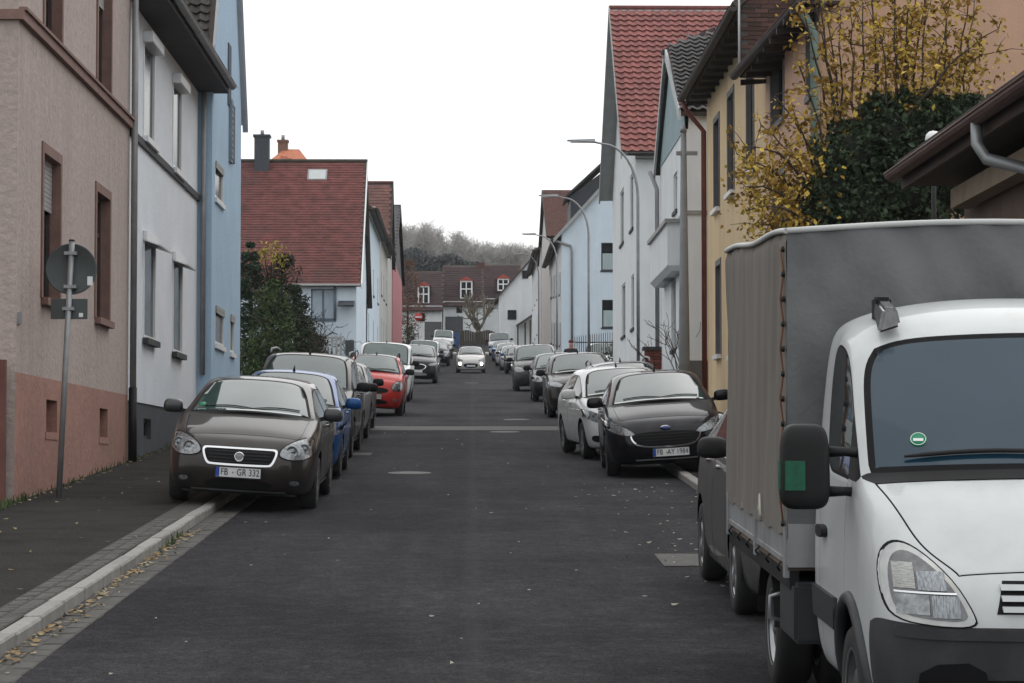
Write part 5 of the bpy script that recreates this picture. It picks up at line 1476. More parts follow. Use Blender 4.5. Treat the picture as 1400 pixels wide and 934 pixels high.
# oriel
a, b = onx(936, 330, BX2).y + .5, onx(906, 330, BX2).y - .4; zt_, zb_ = onx(930, 303, BX2 - .4).z + .36, onx(930, 352, BX2 - .4).z + .14
m = MB(); m.hexa([(BX2 - .26, a + .1, zb_ - .13), (BX2 + .02, a + .1, zb_ - .13), (BX2 + .02, b - .1, zb_ - .13), (BX2 - .26, b - .1, zb_ - .13), (BX2 - .38, a, zb_), (BX2 + .02, a, zb_), (BX2 + .02, b, zb_), (BX2 - .38, b, zb_)])
m.box((BX2 - .38, a, zb_), (BX2 + .02, b, zt_)); o = m.build('oriel', M_WHT, hb)
m = MB(); m.box((BX2 - .45, a - .08, zt_), (BX2 + .02, b + .08, zt_ + .10)); m.build('oriel_coping', M_ZINC, o)
pipe(hb, [(BX2 - .3, yb1 - .05, zgf - .1), (BX2 - .1, yb1 - .1, zgf - .6), (BX2 - .1, yb1 - .1, gz(yb1))], .06)
m = MB(); m.box((BX2 - .04, yb0 + .1, onx(934, 297, BX2).z), (BX2 + .0, yb1, onx(934, 297, BX2).z + .1)); m.box((BX2, yb0 - .04, onx(934, 297, BX2).z), (BX2 + 5, yb0, onx(934, 297, BX2).z + .1)); m.build('string_course', M_ZINC, hb)
# tapered utility mast in front of it
s_ = 63.5; yp = F / s_; xp = (936 - VPX) / s_
mast = thing('utility_mast', (xp, yp, gz(yp)), 'thick tapered grey mast standing before the white oriel house', 'mast')
m = MB(); zt_ = gz(yp) + 6.5; m.tube([(xp, yp, gz(yp) - .1), (xp, yp, gz(yp) + 2), (xp, yp, zt_)], [.135, .115, .06], 16); m.build('shaft', mat('mast_concrete', (.25, .255, .26), .8, .2, 4, bump=.3, dirt=(.13, .13, .13), dscale=2, damt=.6), mast)
m = MB(); m.tube([(xp, yp, zt_), (xp, yp, zt_ + .12)], [.075, .06], 12); m.build('cap', M_ZINC, mast)
m = MB(); m.box((xp - .16, yp - .05, zt_ - .5), (xp + .3, yp + .05, zt_ - .42)); m.build('bracket', M_ZINC, mast)

# ---- white house with the red pantile roof
M_PANRED = mat('pantile_red', (.215, .066, .056), .7, .22, 5, dirt=(.12, .045, .04), dscale=1.6, damt=.5, rnd=.22)
wops = [RO(848, 853, 264, 337, RX, .10), RO(861.5, 866, 242, 317, RX, .10), RO(850, 855, 391, 462, RX, .10), RO(863, 867, 378, 451, RX, .10)]
hw_, ya, yb, ze_, zr_ = gable_house(870, 838, 200, 12, RX, 1, M_WHT, 'tall white house with steep bright red pantile roof', M_PANRED, 12, .30, .355, ops=wops, kind='pan', single=290, prefer=lambda u, v: u - .0 * v, verge=mat('verge_greywhite', (.33, .34, .34), .7, .1), ovg=.5)
for o in wops: window(hw_, 'x', RX, -1, o, M_UPVC, M_DKSILL, 1)
gutter(hw_, (RX - .3, ya - .40, ze_ - .28), (RX + 11, ya - .40, ze_ - .28), .08, mat('gutter_dark', (.05, .04, .038), .6, .2))
m = MB(); m.box((RX - .02, ya - .36, ze_ - .42), (RX + 11, ya - .02, ze_ - .30)); m.build('eave_box', mat('eave_grey', (.20, .20, .20), .8, .1), hw_)
# ---- garden walls with brick pillars between
for k, (s_, x0, x1) in enumerate(((56, 5.25, 5.75), (50, 4.75, 5.3))):
    y = F / s_
    t = thing('gate_pillar', (x0, y, gz(y)), ['red brick gate pillar under a dark slab beside the red downpipe', 'red brick gate pillar under a dark slab before the red-roofed white house'][k], 'gate pillar')
    for j in range(20):
        for i in range(2):
            m = MB(); a = x0 + i * .25 + (.0 if j % 2 else .0); m.box((a + .004, y, gz(y) + j * .085), (a + .246, y + .45, gz(y) + j * .085 + .076)); m.build('brick', mat('brick_red', (.15, .045, .035), .85, .3, 8, rnd=.3), t)
    m = MB(); m.box((x0 - .06, y - .06, gz(y) + 1.70), (x0 + .56, y + .51, gz(y) + 1.79)); m.build('cap_slab', M_DKSILL, t)
y = F / 58.0
t = thing('entrance_gate', (5.0, y, gz(y)), 'grey metal gate with white frame beside the red downpipe', 'gate')
m = MB()
for q in ((5.0, 5.06, 0, 1.6), (5.6, 5.66, 0, 1.6)): m.box((q[0], y - .05, gz(y) + q[2]), (q[1], y, gz(y) + q[3]))
m.box((5.06, y - .05, gz(y) + 1.54), (5.6, y, gz(y) + 1.6)); m.build('frame', M_UPVC, t)
m = MB(); m.box((5.06, y - .03, gz(y) + .1), (5.6, y - .01, gz(y) + 1.5)); m.build('panel', mat('gate_grey', (.12, .12, .12), .6, .1), t)

# ---- pale blue house, gable end towards us, eaves to the street
yA0 = onx(768, 480, RX).y
hA = thing('rendered_house', (RX, yA0, gz(yA0)), 'pale blue house with dark slate dormer and two windows in its end wall', 'house')
e0 = ony(769, 316, yA0); e1 = ony(827, 252, yA0); k_ = (e1.z - e0.z) / (e1.x - e0.x)
dpt = 10.5; zap = e0.z + k_ * dpt / 2
op = [(ony(822, 400, yA0).x, ony(848, 400, yA0).x, ony(830, 370, yA0).z, ony(830, 332, yA0).z, .1), (ony(823, 400, yA0).x, ony(848, 400, yA0).x, ony(830, 448, yA0).z, ony(830, 410, yA0).z, .1)]
facade(hA, 'y', yA0, -1, RX, RX + dpt, gz(yA0) - .5, e0.z, [o for o in op if o[3] < e0.z], M_ICE)
hasup = op[0][3] < e0.z
facade(hA, 'y', yA0, -1, RX, RX + dpt, e0.z, e0.z + .001, [], M_ICE, 'gable', [(RX, e0.z), (RX + dpt, e0.z), (RX + dpt / 2, zap)])
for o in op:
    q = o if o[3] < e0.z else o[:4] + (-.06,)
    w_ = window(hA, 'y', yA0, -1, q, M_DKSILL, M_DKSILL, 1, glass=M_WGLASS)
    m = MB(); fbox(m, 'y', yA0, -1, o[0] + .08, o[1] - .08, o[2] + .07, lerp(o[2], o[3], .62), -q[4] + .032, -q[4] + .04); m.build('curtain', mat('curtain', (.36, .44, .46), .9, .2, 3, stretch=(6, 1, .3)), w_)
yA1 = yA0 + 22
facade(hA, 'x', RX, -1, yA0, yA1, gz(yA0) - .5, e0.z, [], M_WHT)
for k in range(4):
    y = lerp(yA0, yA1, (k + .5) / 4)
    for zz in (1.5, 4.6): window(hA, 'x', RX, -1, (y - .5, y + .5, gz(y) + zz, gz(y) + zz + 1.4, -.03), M_UPVC, M_DKSILL)
P = [(RX - .45, yA0 - .25, e0.z - .45 * k_), (RX - .45, yA1, e0.z - .45 * k_), (RX + dpt / 2, yA1, zap), (RX + dpt / 2, yA0 - .25, zap)]
tiled(hA, *P, .3, .35, M_TILEBLK, 'flat')
P = [(RX + dpt + .4, yA0 - .25, e0.z - .4 * k_), (RX + dpt + .4, yA1, e0.z - .4 * k_), (RX + dpt / 2, yA1, zap), (RX + dpt / 2, yA0 - .25, zap)]
slab(hA, P[::-1], .1, M_TILEBLK, 'rear_roof')
gutter(hA, (RX - .52, yA0 - .25, e0.z - .42 * k_), (RX - .52, yA1, e0.z - .42 * k_), .08, mat('gutter_dark', (.05, .04, .038), .6, .2))
pipe(hA, [(RX - .5, yA0 - .1, e0.z - .5 * k_), (RX + .55, yA0 - .1, e0.z - .9), (RX + .62, yA0 - .1, e0.z - 1.2), (RX + .62, yA0 - .1, gz(yA0) + 1)], .07)
m = MB(); m.slab([(RX - .5, yA0 - .28, e0.z - .5 * k_ + .1), (RX + dpt / 2, yA0 - .28, zap + .1), (RX + dpt / 2, yA0 - .28, zap - .15), (RX - .5, yA0 - .28, e0.z - .5 * k_ - .18)], .05, 0, Vector((0, -1, 0))); m.build('verge_board', mat('verge_greywhite', (.33, .34, .34), .7, .1), hA)
# slate dormer on its roof
d0, d1 = yA0 + 3, yA0 + 8
q0, q1 = ony(780, 268, d0), ony(834, 216, d0)
zbase = e0.z
m = MB(); m.slab([(q0.x, d0, e0.z + (q0.x - RX) * k_ - .2), (q1.x + 2, d0, e0.z + (q1.x + 2 - RX) * k_ - .2), (q1.x + 2, d0, q1.z + 1), (q0.x, d0, q0.z)], d1 - d0, 0, Vector((0, -1, 0))); dm = m.build('dormer', mat('slate_cladding', (.045, .052, .065), .6, .3, 12), hA)
slab(dm, [(q0.x - .25, d0 - .3, q0.z - .1), (q0.x - .25, d1 + .3, q0.z - .1), (q1.x + 2, d1 + .3, q1.z + 1.9), (q1.x + 2, d0 - .3, q1.z + 1.9)], .12, M_TILEBLK, 'dormer_roof')

# ---- further right: red roofed house and the white ones at the end
gable_house(752, 739, 322, 262, RX - .1, 1, M_CREAM, 'cream house with dull red roof beyond the slate dormer', M_TILEBRN, 10, .28, .36, verge=M_DARKWOOD, kind='pan')
h, a, b, z = eave_house(739, 727.5, (735, 352), RX - .2, 1, M_WHT, 'white terraced house with dark gutter beyond the red roof', M_TILEGREY, 3, 8, (4, 2))

# ---- low building at the right edge: brown gutter, deep eave
GX = RX + .1; EG = RX - .35
p0, p1 = onx(1230, 236, EG), onx(1432, 112, EG)
yg1, yg0 = p0.y, p1.y; zg = p0.z
hg = thing('outbuilding', (GX, yg0, gz(yg0)), 'low brown building with deep eave, brown gutter and swan-neck downpipe', 'outbuilding')
M_BRNW = mat('brown_render', (.14, .10, .08), .9, .2, 3, bump=.2)
facade(hg, 'x', GX + .25, -1, yg0, yg1 - .3, gz(yg0) - .5, zg - .1, [(yg0 + 1.0, yg0 + 2.3, zg - 2.4, zg - .9, .15)], M_BRNW)
window(hg, 'x', GX + .25, -1, (yg0 + 1.0, yg0 + 2.3, zg - 2.4, zg - .9, .15), M_UPVC, M_UPVC)
facade(hg, 'y', yg1 - .3, 1, GX + .25, GX + 8, gz(yg0) - .5, zg - .1, [], M_BRNW, 'side_wall')
facade(hg, 'y', yg0, -1, GX + .25, GX + 8, gz(yg0) - .5, zg - .1, [], M_BRNW, 'side_wall')
slab(hg, [(EG, yg0 - .1, zg + .02), (EG, yg1, zg + .02), (GX + 6, yg1, zg + 1.5), (GX + 6, yg0 - .1, zg + 1.5)], .12, M_TILEGREY, 'roof')
slab(hg, [(EG + .05, yg0 - .1, zg - .16), (EG + .05, yg1, zg - .16), (GX + .5, yg1, zg - .16), (GX + .5, yg0 - .1, zg - .16)], .05, M_DARKWOOD, 'soffit')
m = MB(); m.box((EG + .02, yg0 - .1, zg - .20), (EG + .06, yg1, zg - .02)); m.build('fascia', mat('fascia_brown', (.07, .045, .038), .7, .2), hg)
M_GBR = mat('gutter_redbrown', (.10, .050, .040), .5, .2, 6, metal=.2)
gutter(hg, (EG - .09, yg0 - .1, zg - .02), (EG - .09, yg1 + .02, zg - .02), .095, M_GBR)
m = MB(); m.box((GX - .02, yg0 - .1, zg - .52), (GX + .2, yg1 - .9, zg - .30)); m.build('purlin', mat('purlin_cream', (.30, .24, .18), .8, .15, 4), hg)
yd = onx(1348, 180, EG).y
pipe(hg, [(EG - .09, yd, zg - .08), (EG - .09, yd, zg - .30), (EG - .02, yd - .10, zg - .46), (GX + .05, yd - .28, zg - .62), (GX + .12, yd - .32, zg - .80), (GX + .12, yd - .32, gz(yd) + .3)], .062, M_STEEL)
m = MB(); m.tube([(GX + .12, yd - .32, zg - 1.22), (GX + .12, yd - .32, zg - 1.17)], .075, 12); m.build('pipe_clip', M_ZINC, hg)
m = MB(); m.box((GX + .16, yd - .40, gz(yd)), (GX + .26, yd + .05, zg - .7)); m.build('white_pilaster', M_UPVC, hg)
q = ony(1276, 190, yg1 + .6)
gl = thing('globe_lamp', (q.x, yg1 + .6, gz(yg1)), 'white globe lamp on a post behind the brown gutter', 'lamp')
m = MB(); m.lathe([(.001, -.10), (.05, -.088), (.088, -.05), (.10, 0), (.088, .05), (.05, .088), (.001, .10)], tuple(q), 'z', 20); m.build('globe', M_WHITE, gl)
m = MB(); m.tube([(q.x, q.y, gz(q.y)), (q.x, q.y, q.z - .09)], .03, 8); m.build('post', M_BLACK, gl)

# ================================================================== end of the street
YE = 250.0
M_ROOFEND = mat('tile_endred', (.036, .014, .016), .85, .35, 1.2, dirt=(.03, .022, .022), dscale=.3, damt=.7)
M_REDTRIM = mat('red_trim', (.35, .06, .05), .7, .1)
def end_house(x0, x1, pr, pe, dorm, label, y):
    a, b = ony(x0, 430, y), ony(x1, 430, y); ze_, zr_ = ony(620, pe, y).z, ony(620, pr, y + 5).z
    h = thing('terraced_house', ((a.x + b.x) / 2, y, gz(y)), label, 'house')
    facade(h, 'y', y, -1, a.x, b.x, gz(y) - 1, ze_, [], M_WHT)
    facade(h, 'y', y + 10, 1, a.x, b.x, gz(y) - 1, ze_, [], M_WHT, 'rear_wall')
    for xx, s_ in ((a.x, -1), (b.x, 1)): facade(h, 'x', xx, s_, y, y + 10, gz(y) - 1, ze_, [], M_WHT, 'side_wall', [(y, ze_), (y + 10, ze_), (y + 5, zr_)])
    tiled(h, (a.x - .1, y - .5, ze_ - .5), (b.x + .1, y - .5, ze_ - .5), (b.x + .1, y + 5, zr_), (a.x - .1, y + 5, zr_), .35, .4, M_ROOFEND, 'flat')
    slab(h, [(b.x + .1, y + 10.4, ze_ - .4), (a.x - .1, y + 10.4, ze_ - .4), (a.x - .1, y + 5, zr_), (b.x + .1, y + 5, zr_)], .1, M_ROOFEND, 'rear_roof')
    t = (zr_ - ze_ + .5) / 5.5
    for (p0_, p1_, q0_, q1_) in dorm:
        yd_ = y + .5
        c0, c1 = ony(p0_, q1_, yd_), ony(p1_, q0_, yd_)
        m = MB(); m.box((c0.x, yd_ + .05, c0.z), (c1.x, yd_ + 3.4, c1.z)); d = m.build('dormer', M_ROOFEND, h)
        m = MB(); w_ = .14
        for bx in ((c0.x, c0.z, c1.x, c0.z + w_), (c0.x, c1.z - w_, c1.x, c1.z), (c0.x, c0.z + w_, c0.x + w_, c1.z - w_), (c1.x - w_, c0.z + w_, c1.x, c1.z - w_), ((c0.x + c1.x) / 2 - .06, c0.z + w_, (c0.x + c1.x) / 2 + .06, c1.z - w_)):
            m.box((bx[0], yd_ - .05, bx[1]), (bx[2], yd_ + .05, bx[3]))
        zm = lerp(c0.z, c1.z, .55); m.box((c0.x, yd_ - .048, zm - .06), (c1.x, yd_ + .04, zm + .06)); m.build('window_frame', M_WHITE, d)
        m = MB(); m.box((c0.x + .1, yd_ - .01, c0.z + .1), (c1.x - .1, yd_ + .045, c1.z - .1)); m.build('pane', M_WGLASS, d)
        xm = (c0.x + c1.x) / 2
        m = MB(); m.slab([(c0.x - .15, yd_ - .15, c1.z), (c1.x + .15, yd_ - .15, c1.z), (xm, yd_ - .15, c1.z + .45)], 3.2, 0, Vector((0, -1, 0))); m.build('dormer_roof', M_REDTRIM, d)
    return h, a.x, b.x, ze_, zr_
h, a, b, z, zr = end_house(548, 604, 371, 418, [(571, 587, 391, 416)], 'white house with dark red roof, white dormer and garage at the street end', YE)
def wbox(h, p0_, p1_, q0_, q1_, y, mt, nm, d=.06):
    c0, c1 = ony(p0_, q1_, y), ony(p1_, q0_, y); m = MB(); m.box((c0.x, y - d, c0.z), (c1.x, y - .005, c1.z)); return m.build(nm, mt, h)
wbox(h, 580.5, 604, 440, 478, YE, mat('garage_dark', (.09, .09, .095), .7, .2), 'garage_door')
wbox(h, 570, 581, 428, 439.5, YE, M_WGLASS, 'window')
h, a, b, z, zr = end_house(606, 660, 363, 412, [(629, 646, 384, 409)], 'white house with taller dark red roof and white dormer behind the bare tree', YE + 3)
wbox(h, 609, 633, 433, 470, YE + 3, mat('garage_slate', (.07, .075, .085), .7, .2), 'garage_door')
wbox(h, 624, 632, 415, 428, YE + 3, M_WGLASS, 'window'); wbox(h, 642, 650, 415, 428, YE + 3, M_WGLASS, 'window')
wbox(h, 597.5 + 8.6, 608, 412, 480, YE + 3, M_WHITE, 'downpipe')
cx_ = ony(657, 361, YE + 8); m = MB(); m.box((cx_.x - .4, YE + 7.6, cx_.z - 1.5), (cx_.x + .4, YE + 8.4, cx_.z + .1)); m.build('chimney', mat('chimney_dark', (.10, .05, .04), .9, .2), h)
h, a, b, z, zr = end_house(661, 712, 362, 408, [(680, 696, 381, 398)], 'white house with dark red roof and red-capped dormer beside the white gable', YE + 8)
# white gable house right of the street end
yw = YE - 12
hW = thing('gabled_house', (8, yw, gz(yw)), 'white gable house with low dark lean-to where the street ends', 'house')
P = [ony(682, 405, yw), ony(733, 346, yw)]
xb = ony(790, 400, yw).x
facade(hW, 'y', yw, -1, P[0].x, xb, gz(yw) - 1, P[0].z, [], M_WHT, 'wall', [(P[0].x, P[0].z), (xb, P[0].z), (xb, P[1].z + 2), (P[1].x, P[1].z)])
facade(hW, 'x', P[0].x, -1, yw, yw + 9, gz(yw) - 1, P[0].z, [], M_WHT, 'side_wall')
slab(hW, [(P[0].x - .4, yw - .3, P[0].z - .3), (P[0].x - .4, yw + 9, P[0].z - .3), (P[1].x + .3, yw + 9, P[1].z + .4), (P[1].x + .3, yw - .3, P[1].z + .4)][::-1], .15, M_TILEGREY, 'roof')
wbox(hW, 694, 706, 424, 437, yw, M_WGLASS, 'window'); wbox(hW, 714, 722, 370, 381, yw, M_WGLASS, 'window')
q0, q1 = ony(706, 444, yw - 3), ony(727, 428, yw - 3)
slab(hW, [(q0.x, yw - 3, q0.z), (q1.x + 2, yw - 3, q1.z + 1.2), (q1.x + 2, yw, q1.z + 1.3), (q0.x, yw, q0.z + .1)], .18, M_TILEBLK, 'lean_to_roof')
for px in (708, 718, 725):
    p = ony(px, 446, yw - 2.8); m = MB(); m.box((p.x - .07, yw - 2.87, gz(yw) - .5), (p.x + .07, yw - 2.73, p.z + (px - 706) * .03)); m.build('lean_to_post', M_DARKWOOD, hW)
# dark hedge / board fence across the street end
yh = YE - 8
fe = thing('board_fence', (2, yh, gz(yh)), 'dark board fence closing the end of the street', 'fence')
a, b = ony(629, 470, yh), ony(700, 470, yh); n = int((b.x - a.x) / .22)
for k in range(n):
    x = a.x + k * .22; m = MB(); m.box((x, yh + (k % 2) * .02, gz(yh) - .3), (x + .205, yh + .03 + (k % 2) * .02, ony(650, 453, yh).z + .12 * math.sin(k * .7))); m.build('board', M_GATE, fe)
# blue container
yc = YE - 20
c0, c1 = ony(611, 473.5, yc), ony(628, 456, yc)
bc = thing('waste_container', ((c0.x + c1.x) / 2, yc, gz(yc)), 'blue metal container standing at the street end', 'container')
M_CBLUE = mat('container_blue', (.03, .09, .22), .6, .2, 4)
m = MB(); m.hexa([(c0.x + .08, yc, gz(yc) + .12), (c1.x - .08, yc, gz(yc) + .12), (c1.x - .08, yc + 1, gz(yc) + .12), (c0.x + .08, yc + 1, gz(yc) + .12), (c0.x, yc, c1.z), (c1.x, yc, c1.z), (c1.x, yc + 1.1, c1.z), (c0.x, yc + 1.1, c1.z)]); m.build('body', M_CBLUE, bc)
for k in range(4):
    m = MB(); x = lerp(c0.x + .1, c1.x - .16, k / 3); m.box((x, yc - .05, gz(yc) + .15), (x + .07, yc, c1.z - .05)); m.build('rib', M_CBLUE, bc)
m = MB(); m.box((lerp(c0.x, c1.x, .4), yc - .06, lerp(c0.z, c1.z, .45)), (lerp(c0.x, c1.x, .55), yc - .03, lerp(c0.z, c1.z, .75))); m.build('label_plate', mat('label_pale', (.25, .4, .6), .5, .1), bc)
m = MB(); m.box((c0.x - .05, yc - .04, c1.z), (c1.x + .05, yc + 1.1, c1.z + .08)); m.build('lid', M_CBLUE, bc)
for x in (c0.x + .2, c1.x - .2):
    m = MB(); m.lathe([(.0, -.04), (.1, -.04), (.1, .04), (0, .04)], (x, yc + .3, gz(yc) + .1), 'x', 12); m.build('castor', M_BLACK, bc)

# ================================================================== vehicles along the street
CARGRP_L = 'cars parked along the left kerb'; CARGRP_R = 'cars parked along the right kerb'
def at_s(px, s, dx=0.0): return ((px - VPX) / s + dx, F / s)
def place_car(P, name, label, s, xc, group, yaw=0.0, lv=2, cat='car'):
    """s: pixels per metre at the front wheels; xc: lateral position of the car's centre line"""
    y = F / s - P.get('fa', .84)
    P = dict(P); tr = P['w'] - .115; kerb = abs(xc) + tr > 3.05 and abs(xc) - tr < 3.0 and not (xc > 0 and y < 22)
    P['roll'] = math.atan(KH / (2 * tr)) * (1 if xc < 0 else -1) if kerb else 0
    lift = KH / 2 if kerb else (KH if abs(xc) > 4 else 0)
    return make_car(name, label, cat, group, P, (xc, y, gz(y) + lift), yaw, lv)
def sym(p): return p + [(-a, b) for a, b in reversed(p)]
HL_A = [(.46, .66), (.60, .62), (.76, .64), (.84, .72), (.83, .82), (.74, .85), (.60, .81), (.49, .74)]
FIAT = base_hatch(L=4.34, w=.885, H=1.50, r=.315, paint=paint('taupe', (.036, .031, .029), .5), wb=1.08, wt=1.95, bp=2.32, cp=3.15, rt=3.75, tb=4.15, hf=.81, hb=1.03, fa=.88, rim='seven', lift=.08,
    front=[('grille_surround', [(-.44, .66), (-.43, .715), (-.36, .72), (.36, .72), (.43, .715), (.44, .66), (.39, .525), (.33, .505), (-.33, .505), (-.39, .525)], M_CHROME, .008), ('grille', [(-.415, .66), (-.405, .695), (-.35, .70), (.35, .70), (.405, .695), (.415, .66), (.37, .545), (.32, .53), (-.32, .53), (-.37, .545)], M_TRIM, .014),
           ('headlight', [(.45, .64), (.60, .60), (.78, .62), (.86, .72), (.85, .82), (.75, .86), (.60, .81), (.48, .73)], M_LENS, .010),
           ('lower_intake', [(-.36, .36), (-.42, .23), (.42, .23), (.36, .36)], M_TRIM, .006), ('fog_recess', [(.54, .28), (.76, .25), (.78, .40), (.56, .38)], M_BLACK, .008), ('fog_lamp', [(.59, .31), (.70, .30), (.70, .36), (.59, .36)], M_LENS, .012), ('valance', [(-.60, .19), (.60, .19), (.60, .235), (-.60, .235)], M_BLACK, .008, 0), ('bumper_strip', [(-.55, .205), (.55, .205), (.55, .222), (-.55, .222)], M_STEEL, .014, 0)],
    lamps=[(.60, .70, .070), (.735, .735, .062)], bars=(.36, .535, .69, 4, M_BLACK), badge=('fiat', .612), plate=(.43, 'FB  GR 332'), sticker=(-.60, 1.16), mirror=mat('mirror_charcoal', (.022, .022, .025), .4, .1, coat=.6), ms=.98, aerial=False)
place_car(FIAT, 'parked_car', 'taupe grey hatchback with chrome-edged grille, two wheels on the left pavement', 114, -2.73, CARGRP_L, 0.0, 3)
GEN = [('grille', [(-.36, .70), (-.30, .58), (.30, .58), (.36, .70)], M_TRIM, .010), ('headlight', HL_A, M_LENS, .010), ('lower_intake', [(-.42, .40), (-.46, .26), (.46, .26), (.42, .40)], M_TRIM, .008)]
BLUE = base_hatch(L=3.95, w=.85, H=1.50, paint=paint('blue', (.012, .075, .24), .4), front=GEN, lamps=[(.66, .73, .05)], badge=('round', .74), plate=(.48, ''), rim='five', mirror=paint('blue', (.012, .075, .24), .4))
place_car(BLUE, 'parked_car', 'bright blue hatchback tucked behind the taupe hatchback', 94, -2.74, CARGRP_L, 0.01, 2)
MPV = base_hatch(L=4.5, w=.90, H=1.72, r=.33, paint=paint('brownblack', (.030, .027, .025), .4), wb=1.0, wt=1.85, bp=2.3, cp=3.2, rt=4.2, tb=4.42, hf=.90, hb=1.12, wr=.74, estate=True, rails=M_STEEL, front=[('grille', [(-.40, .80), (-.34, .62), (.34, .62), (.40, .80)], M_TRIM, .010), ('headlight', [(a, b + .09) for a, b in HL_A], M_LENS, .010)], plate=(.5, ''), rim='five')
place_car(MPV, 'parked_car', 'tall dark people carrier with roof rails behind the blue hatchback', 80.5, -2.92, CARGRP_L, .0, 2)
DK1 = base_hatch(L=4.2, w=.87, H=1.47, paint=paint('silvergrey', (.20, .20, .20), .6), wb=1.05, wt=1.9, bp=2.25, cp=3.05, rt=3.6, tb=4.05, front=GEN, plate=(.48, ''), estate=True, rim='ten')
place_car(DK1, 'parked_car', 'grey estate car with black mirror behind the tall people carrier', 71, -2.97, CARGRP_L, .0, 2)
DK2 = base_hatch(L=4.1, w=.86, H=1.48, paint=paint('graphite', (.045, .045, .05), .5), front=GEN, plate=(.48, ''), rim='five')
place_car(DK2, 'parked_car', 'graphite hatchback parked in front of the red small car', 63.5, -3.05, CARGRP_L, .0, 2)
REDP = paint('red', (.42, .025, .020), .15)
SMART = base_hatch(L=3.5, w=.83, H=1.55, r=.30, fa=.62, ra=3.0, paint=REDP, roofmat=paint('blackroof', (.012, .012, .013), .2), wb=.80, wt=1.50, bp=1.95, cp=2.65, rt=3.2, tb=3.42, hf=.88, hb=1.06, sunroof=False, nosew=.74, rails=M_BLACK,
    front=[('grille', [(-.44, .72), (-.40, .56), (.40, .56), (.44, .72)], M_TRIM, .010), ('headlight', [(.50, .70), (.60, .64), (.76, .66), (.80, .76), (.76, .88), (.64, .90), (.53, .82)], M_LENSD, .012), ('lower_intake', [(-.40, .40), (-.46, .28), (.46, .28), (.40, .40)], M_TRIM, .008), ('fog_lamp', [(.55, .38), (.68, .38), (.68, .45), (.55, .45)], M_LENS, .012)],
    lamps=[(.65, .77, .075)], plate=(.48, 'FB CB 205'), rim='ten')
place_car(SMART, 'parked_car', 'small red car with black roof rails and black grille on the left', 52.5, -2.62, CARGRP_L, .0, 3)
WHITEP = paint('white', (.66, .67, .67), .0, .35)
VAN = base_hatch(L=4.4, w=.90, H=1.83, r=.32, fa=.85, paint=WHITEP, wb=.98, wt=1.70, bp=2.2, cp=3.2, rt=4.2, tb=4.36, hf=.90, hb=1.14, wr=.80, rh=.03, estate=False, front=[('grille', [(-.45, .80), (-.40, .64), (.40, .64), (.45, .80)], M_TRIM, .010), ('headlight', [(.50, .70), (.66, .66), (.80, .72), (.84, .90), (.74, .92), (.56, .84)], M_LENS, .010)], plate=(.5, ''), rim='steel')
place_car(VAN, 'parked_van', 'white delivery van with high roof behind the small red car', 43, -2.85, CARGRP_L, 0, 2, 'van')
SUV = base_hatch(L=4.4, w=.92, H=1.66, r=.35, fa=.90, paint=paint('black', (.010, .011, .014), .3), wb=1.15, wt=1.98, bp=2.35, cp=3.2, rt=3.95, tb=4.25, hf=.96, hb=1.14, wr=.70, front=[('grille_surround', [(-.46, .84), (-.34, .56), (.34, .56), (.46, .84)], M_CHROME, .006), ('grille', [(-.42, .82), (-.31, .58), (.31, .58), (.42, .82)], M_TRIM, .012), ('headlight', [(.48, .84), (.56, .76), (.84, .82), (.86, .92), (.70, .92)], M_LENS, .012), ('lower_intake', [(-.42, .46), (-.5, .32), (.5, .32), (.42, .46)], M_STEEL, .008)], plate=(.52, ''), rim='five')
place_car(SUV, 'parked_car', 'black off-roader with chrome-framed grille beyond the white van', 31, -2.45, CARGRP_L, 0, 2)
place_car(dict(VAN, paint=paint('silver', (.40, .41, .42), .7)), 'parked_van', 'silver high-roofed van beyond the black off-roader', 24.5, -2.75, CARGRP_L, 0, 2, 'van')
place_car(dict(DK2, paint=paint('navy', (.012, .015, .03), .4)), 'parked_car', 'dark navy hatchback beyond the silver van', 20.5, -2.35, CARGRP_L, 0, 2)
place_car(dict(DK1, paint=paint('darkgrey', (.05, .05, .052), .4)), 'parked_car', 'dark grey estate car towards the blue container', 18, -2.35, CARGRP_L, 0, 2)
place_car(dict(VAN, paint=WHITEP), 'parked_van', 'white van last in the left row near the blue container', 16, -2.5, CARGRP_L, 0, 2, 'van')
# oncoming
I10 = base_hatch(L=3.67, w=.83, H=1.50, r=.295, paint=paint('pearl', (.62, .60, .58), .1), wb=.90, wt=1.65, bp=1.95, cp=2.7, rt=3.25, tb=3.55, hf=.82, hb=1.02, fa=.75, front=[('grille', [(-.46, .56), (-.34, .30), (.34, .30), (.46, .56)], M_TRIM, .010), ('headlight', [(.40, .74), (.56, .66), (.78, .70), (.82, .84), (.70, .84)], M_LENS, .010), ('fog_recess', [(.52, .36), (.74, .34), (.76, .48), (.56, .44)], M_TRIM, .010)], plate=(.42, ''), lit=[(.60, .52, .085)], rim='five', mirror=paint('pearl', (.62, .60, .58), .1))
place_car(I10, 'driving_car', 'pale small car driving down the road with headlights on', 24, -.06, None, 0, 2)
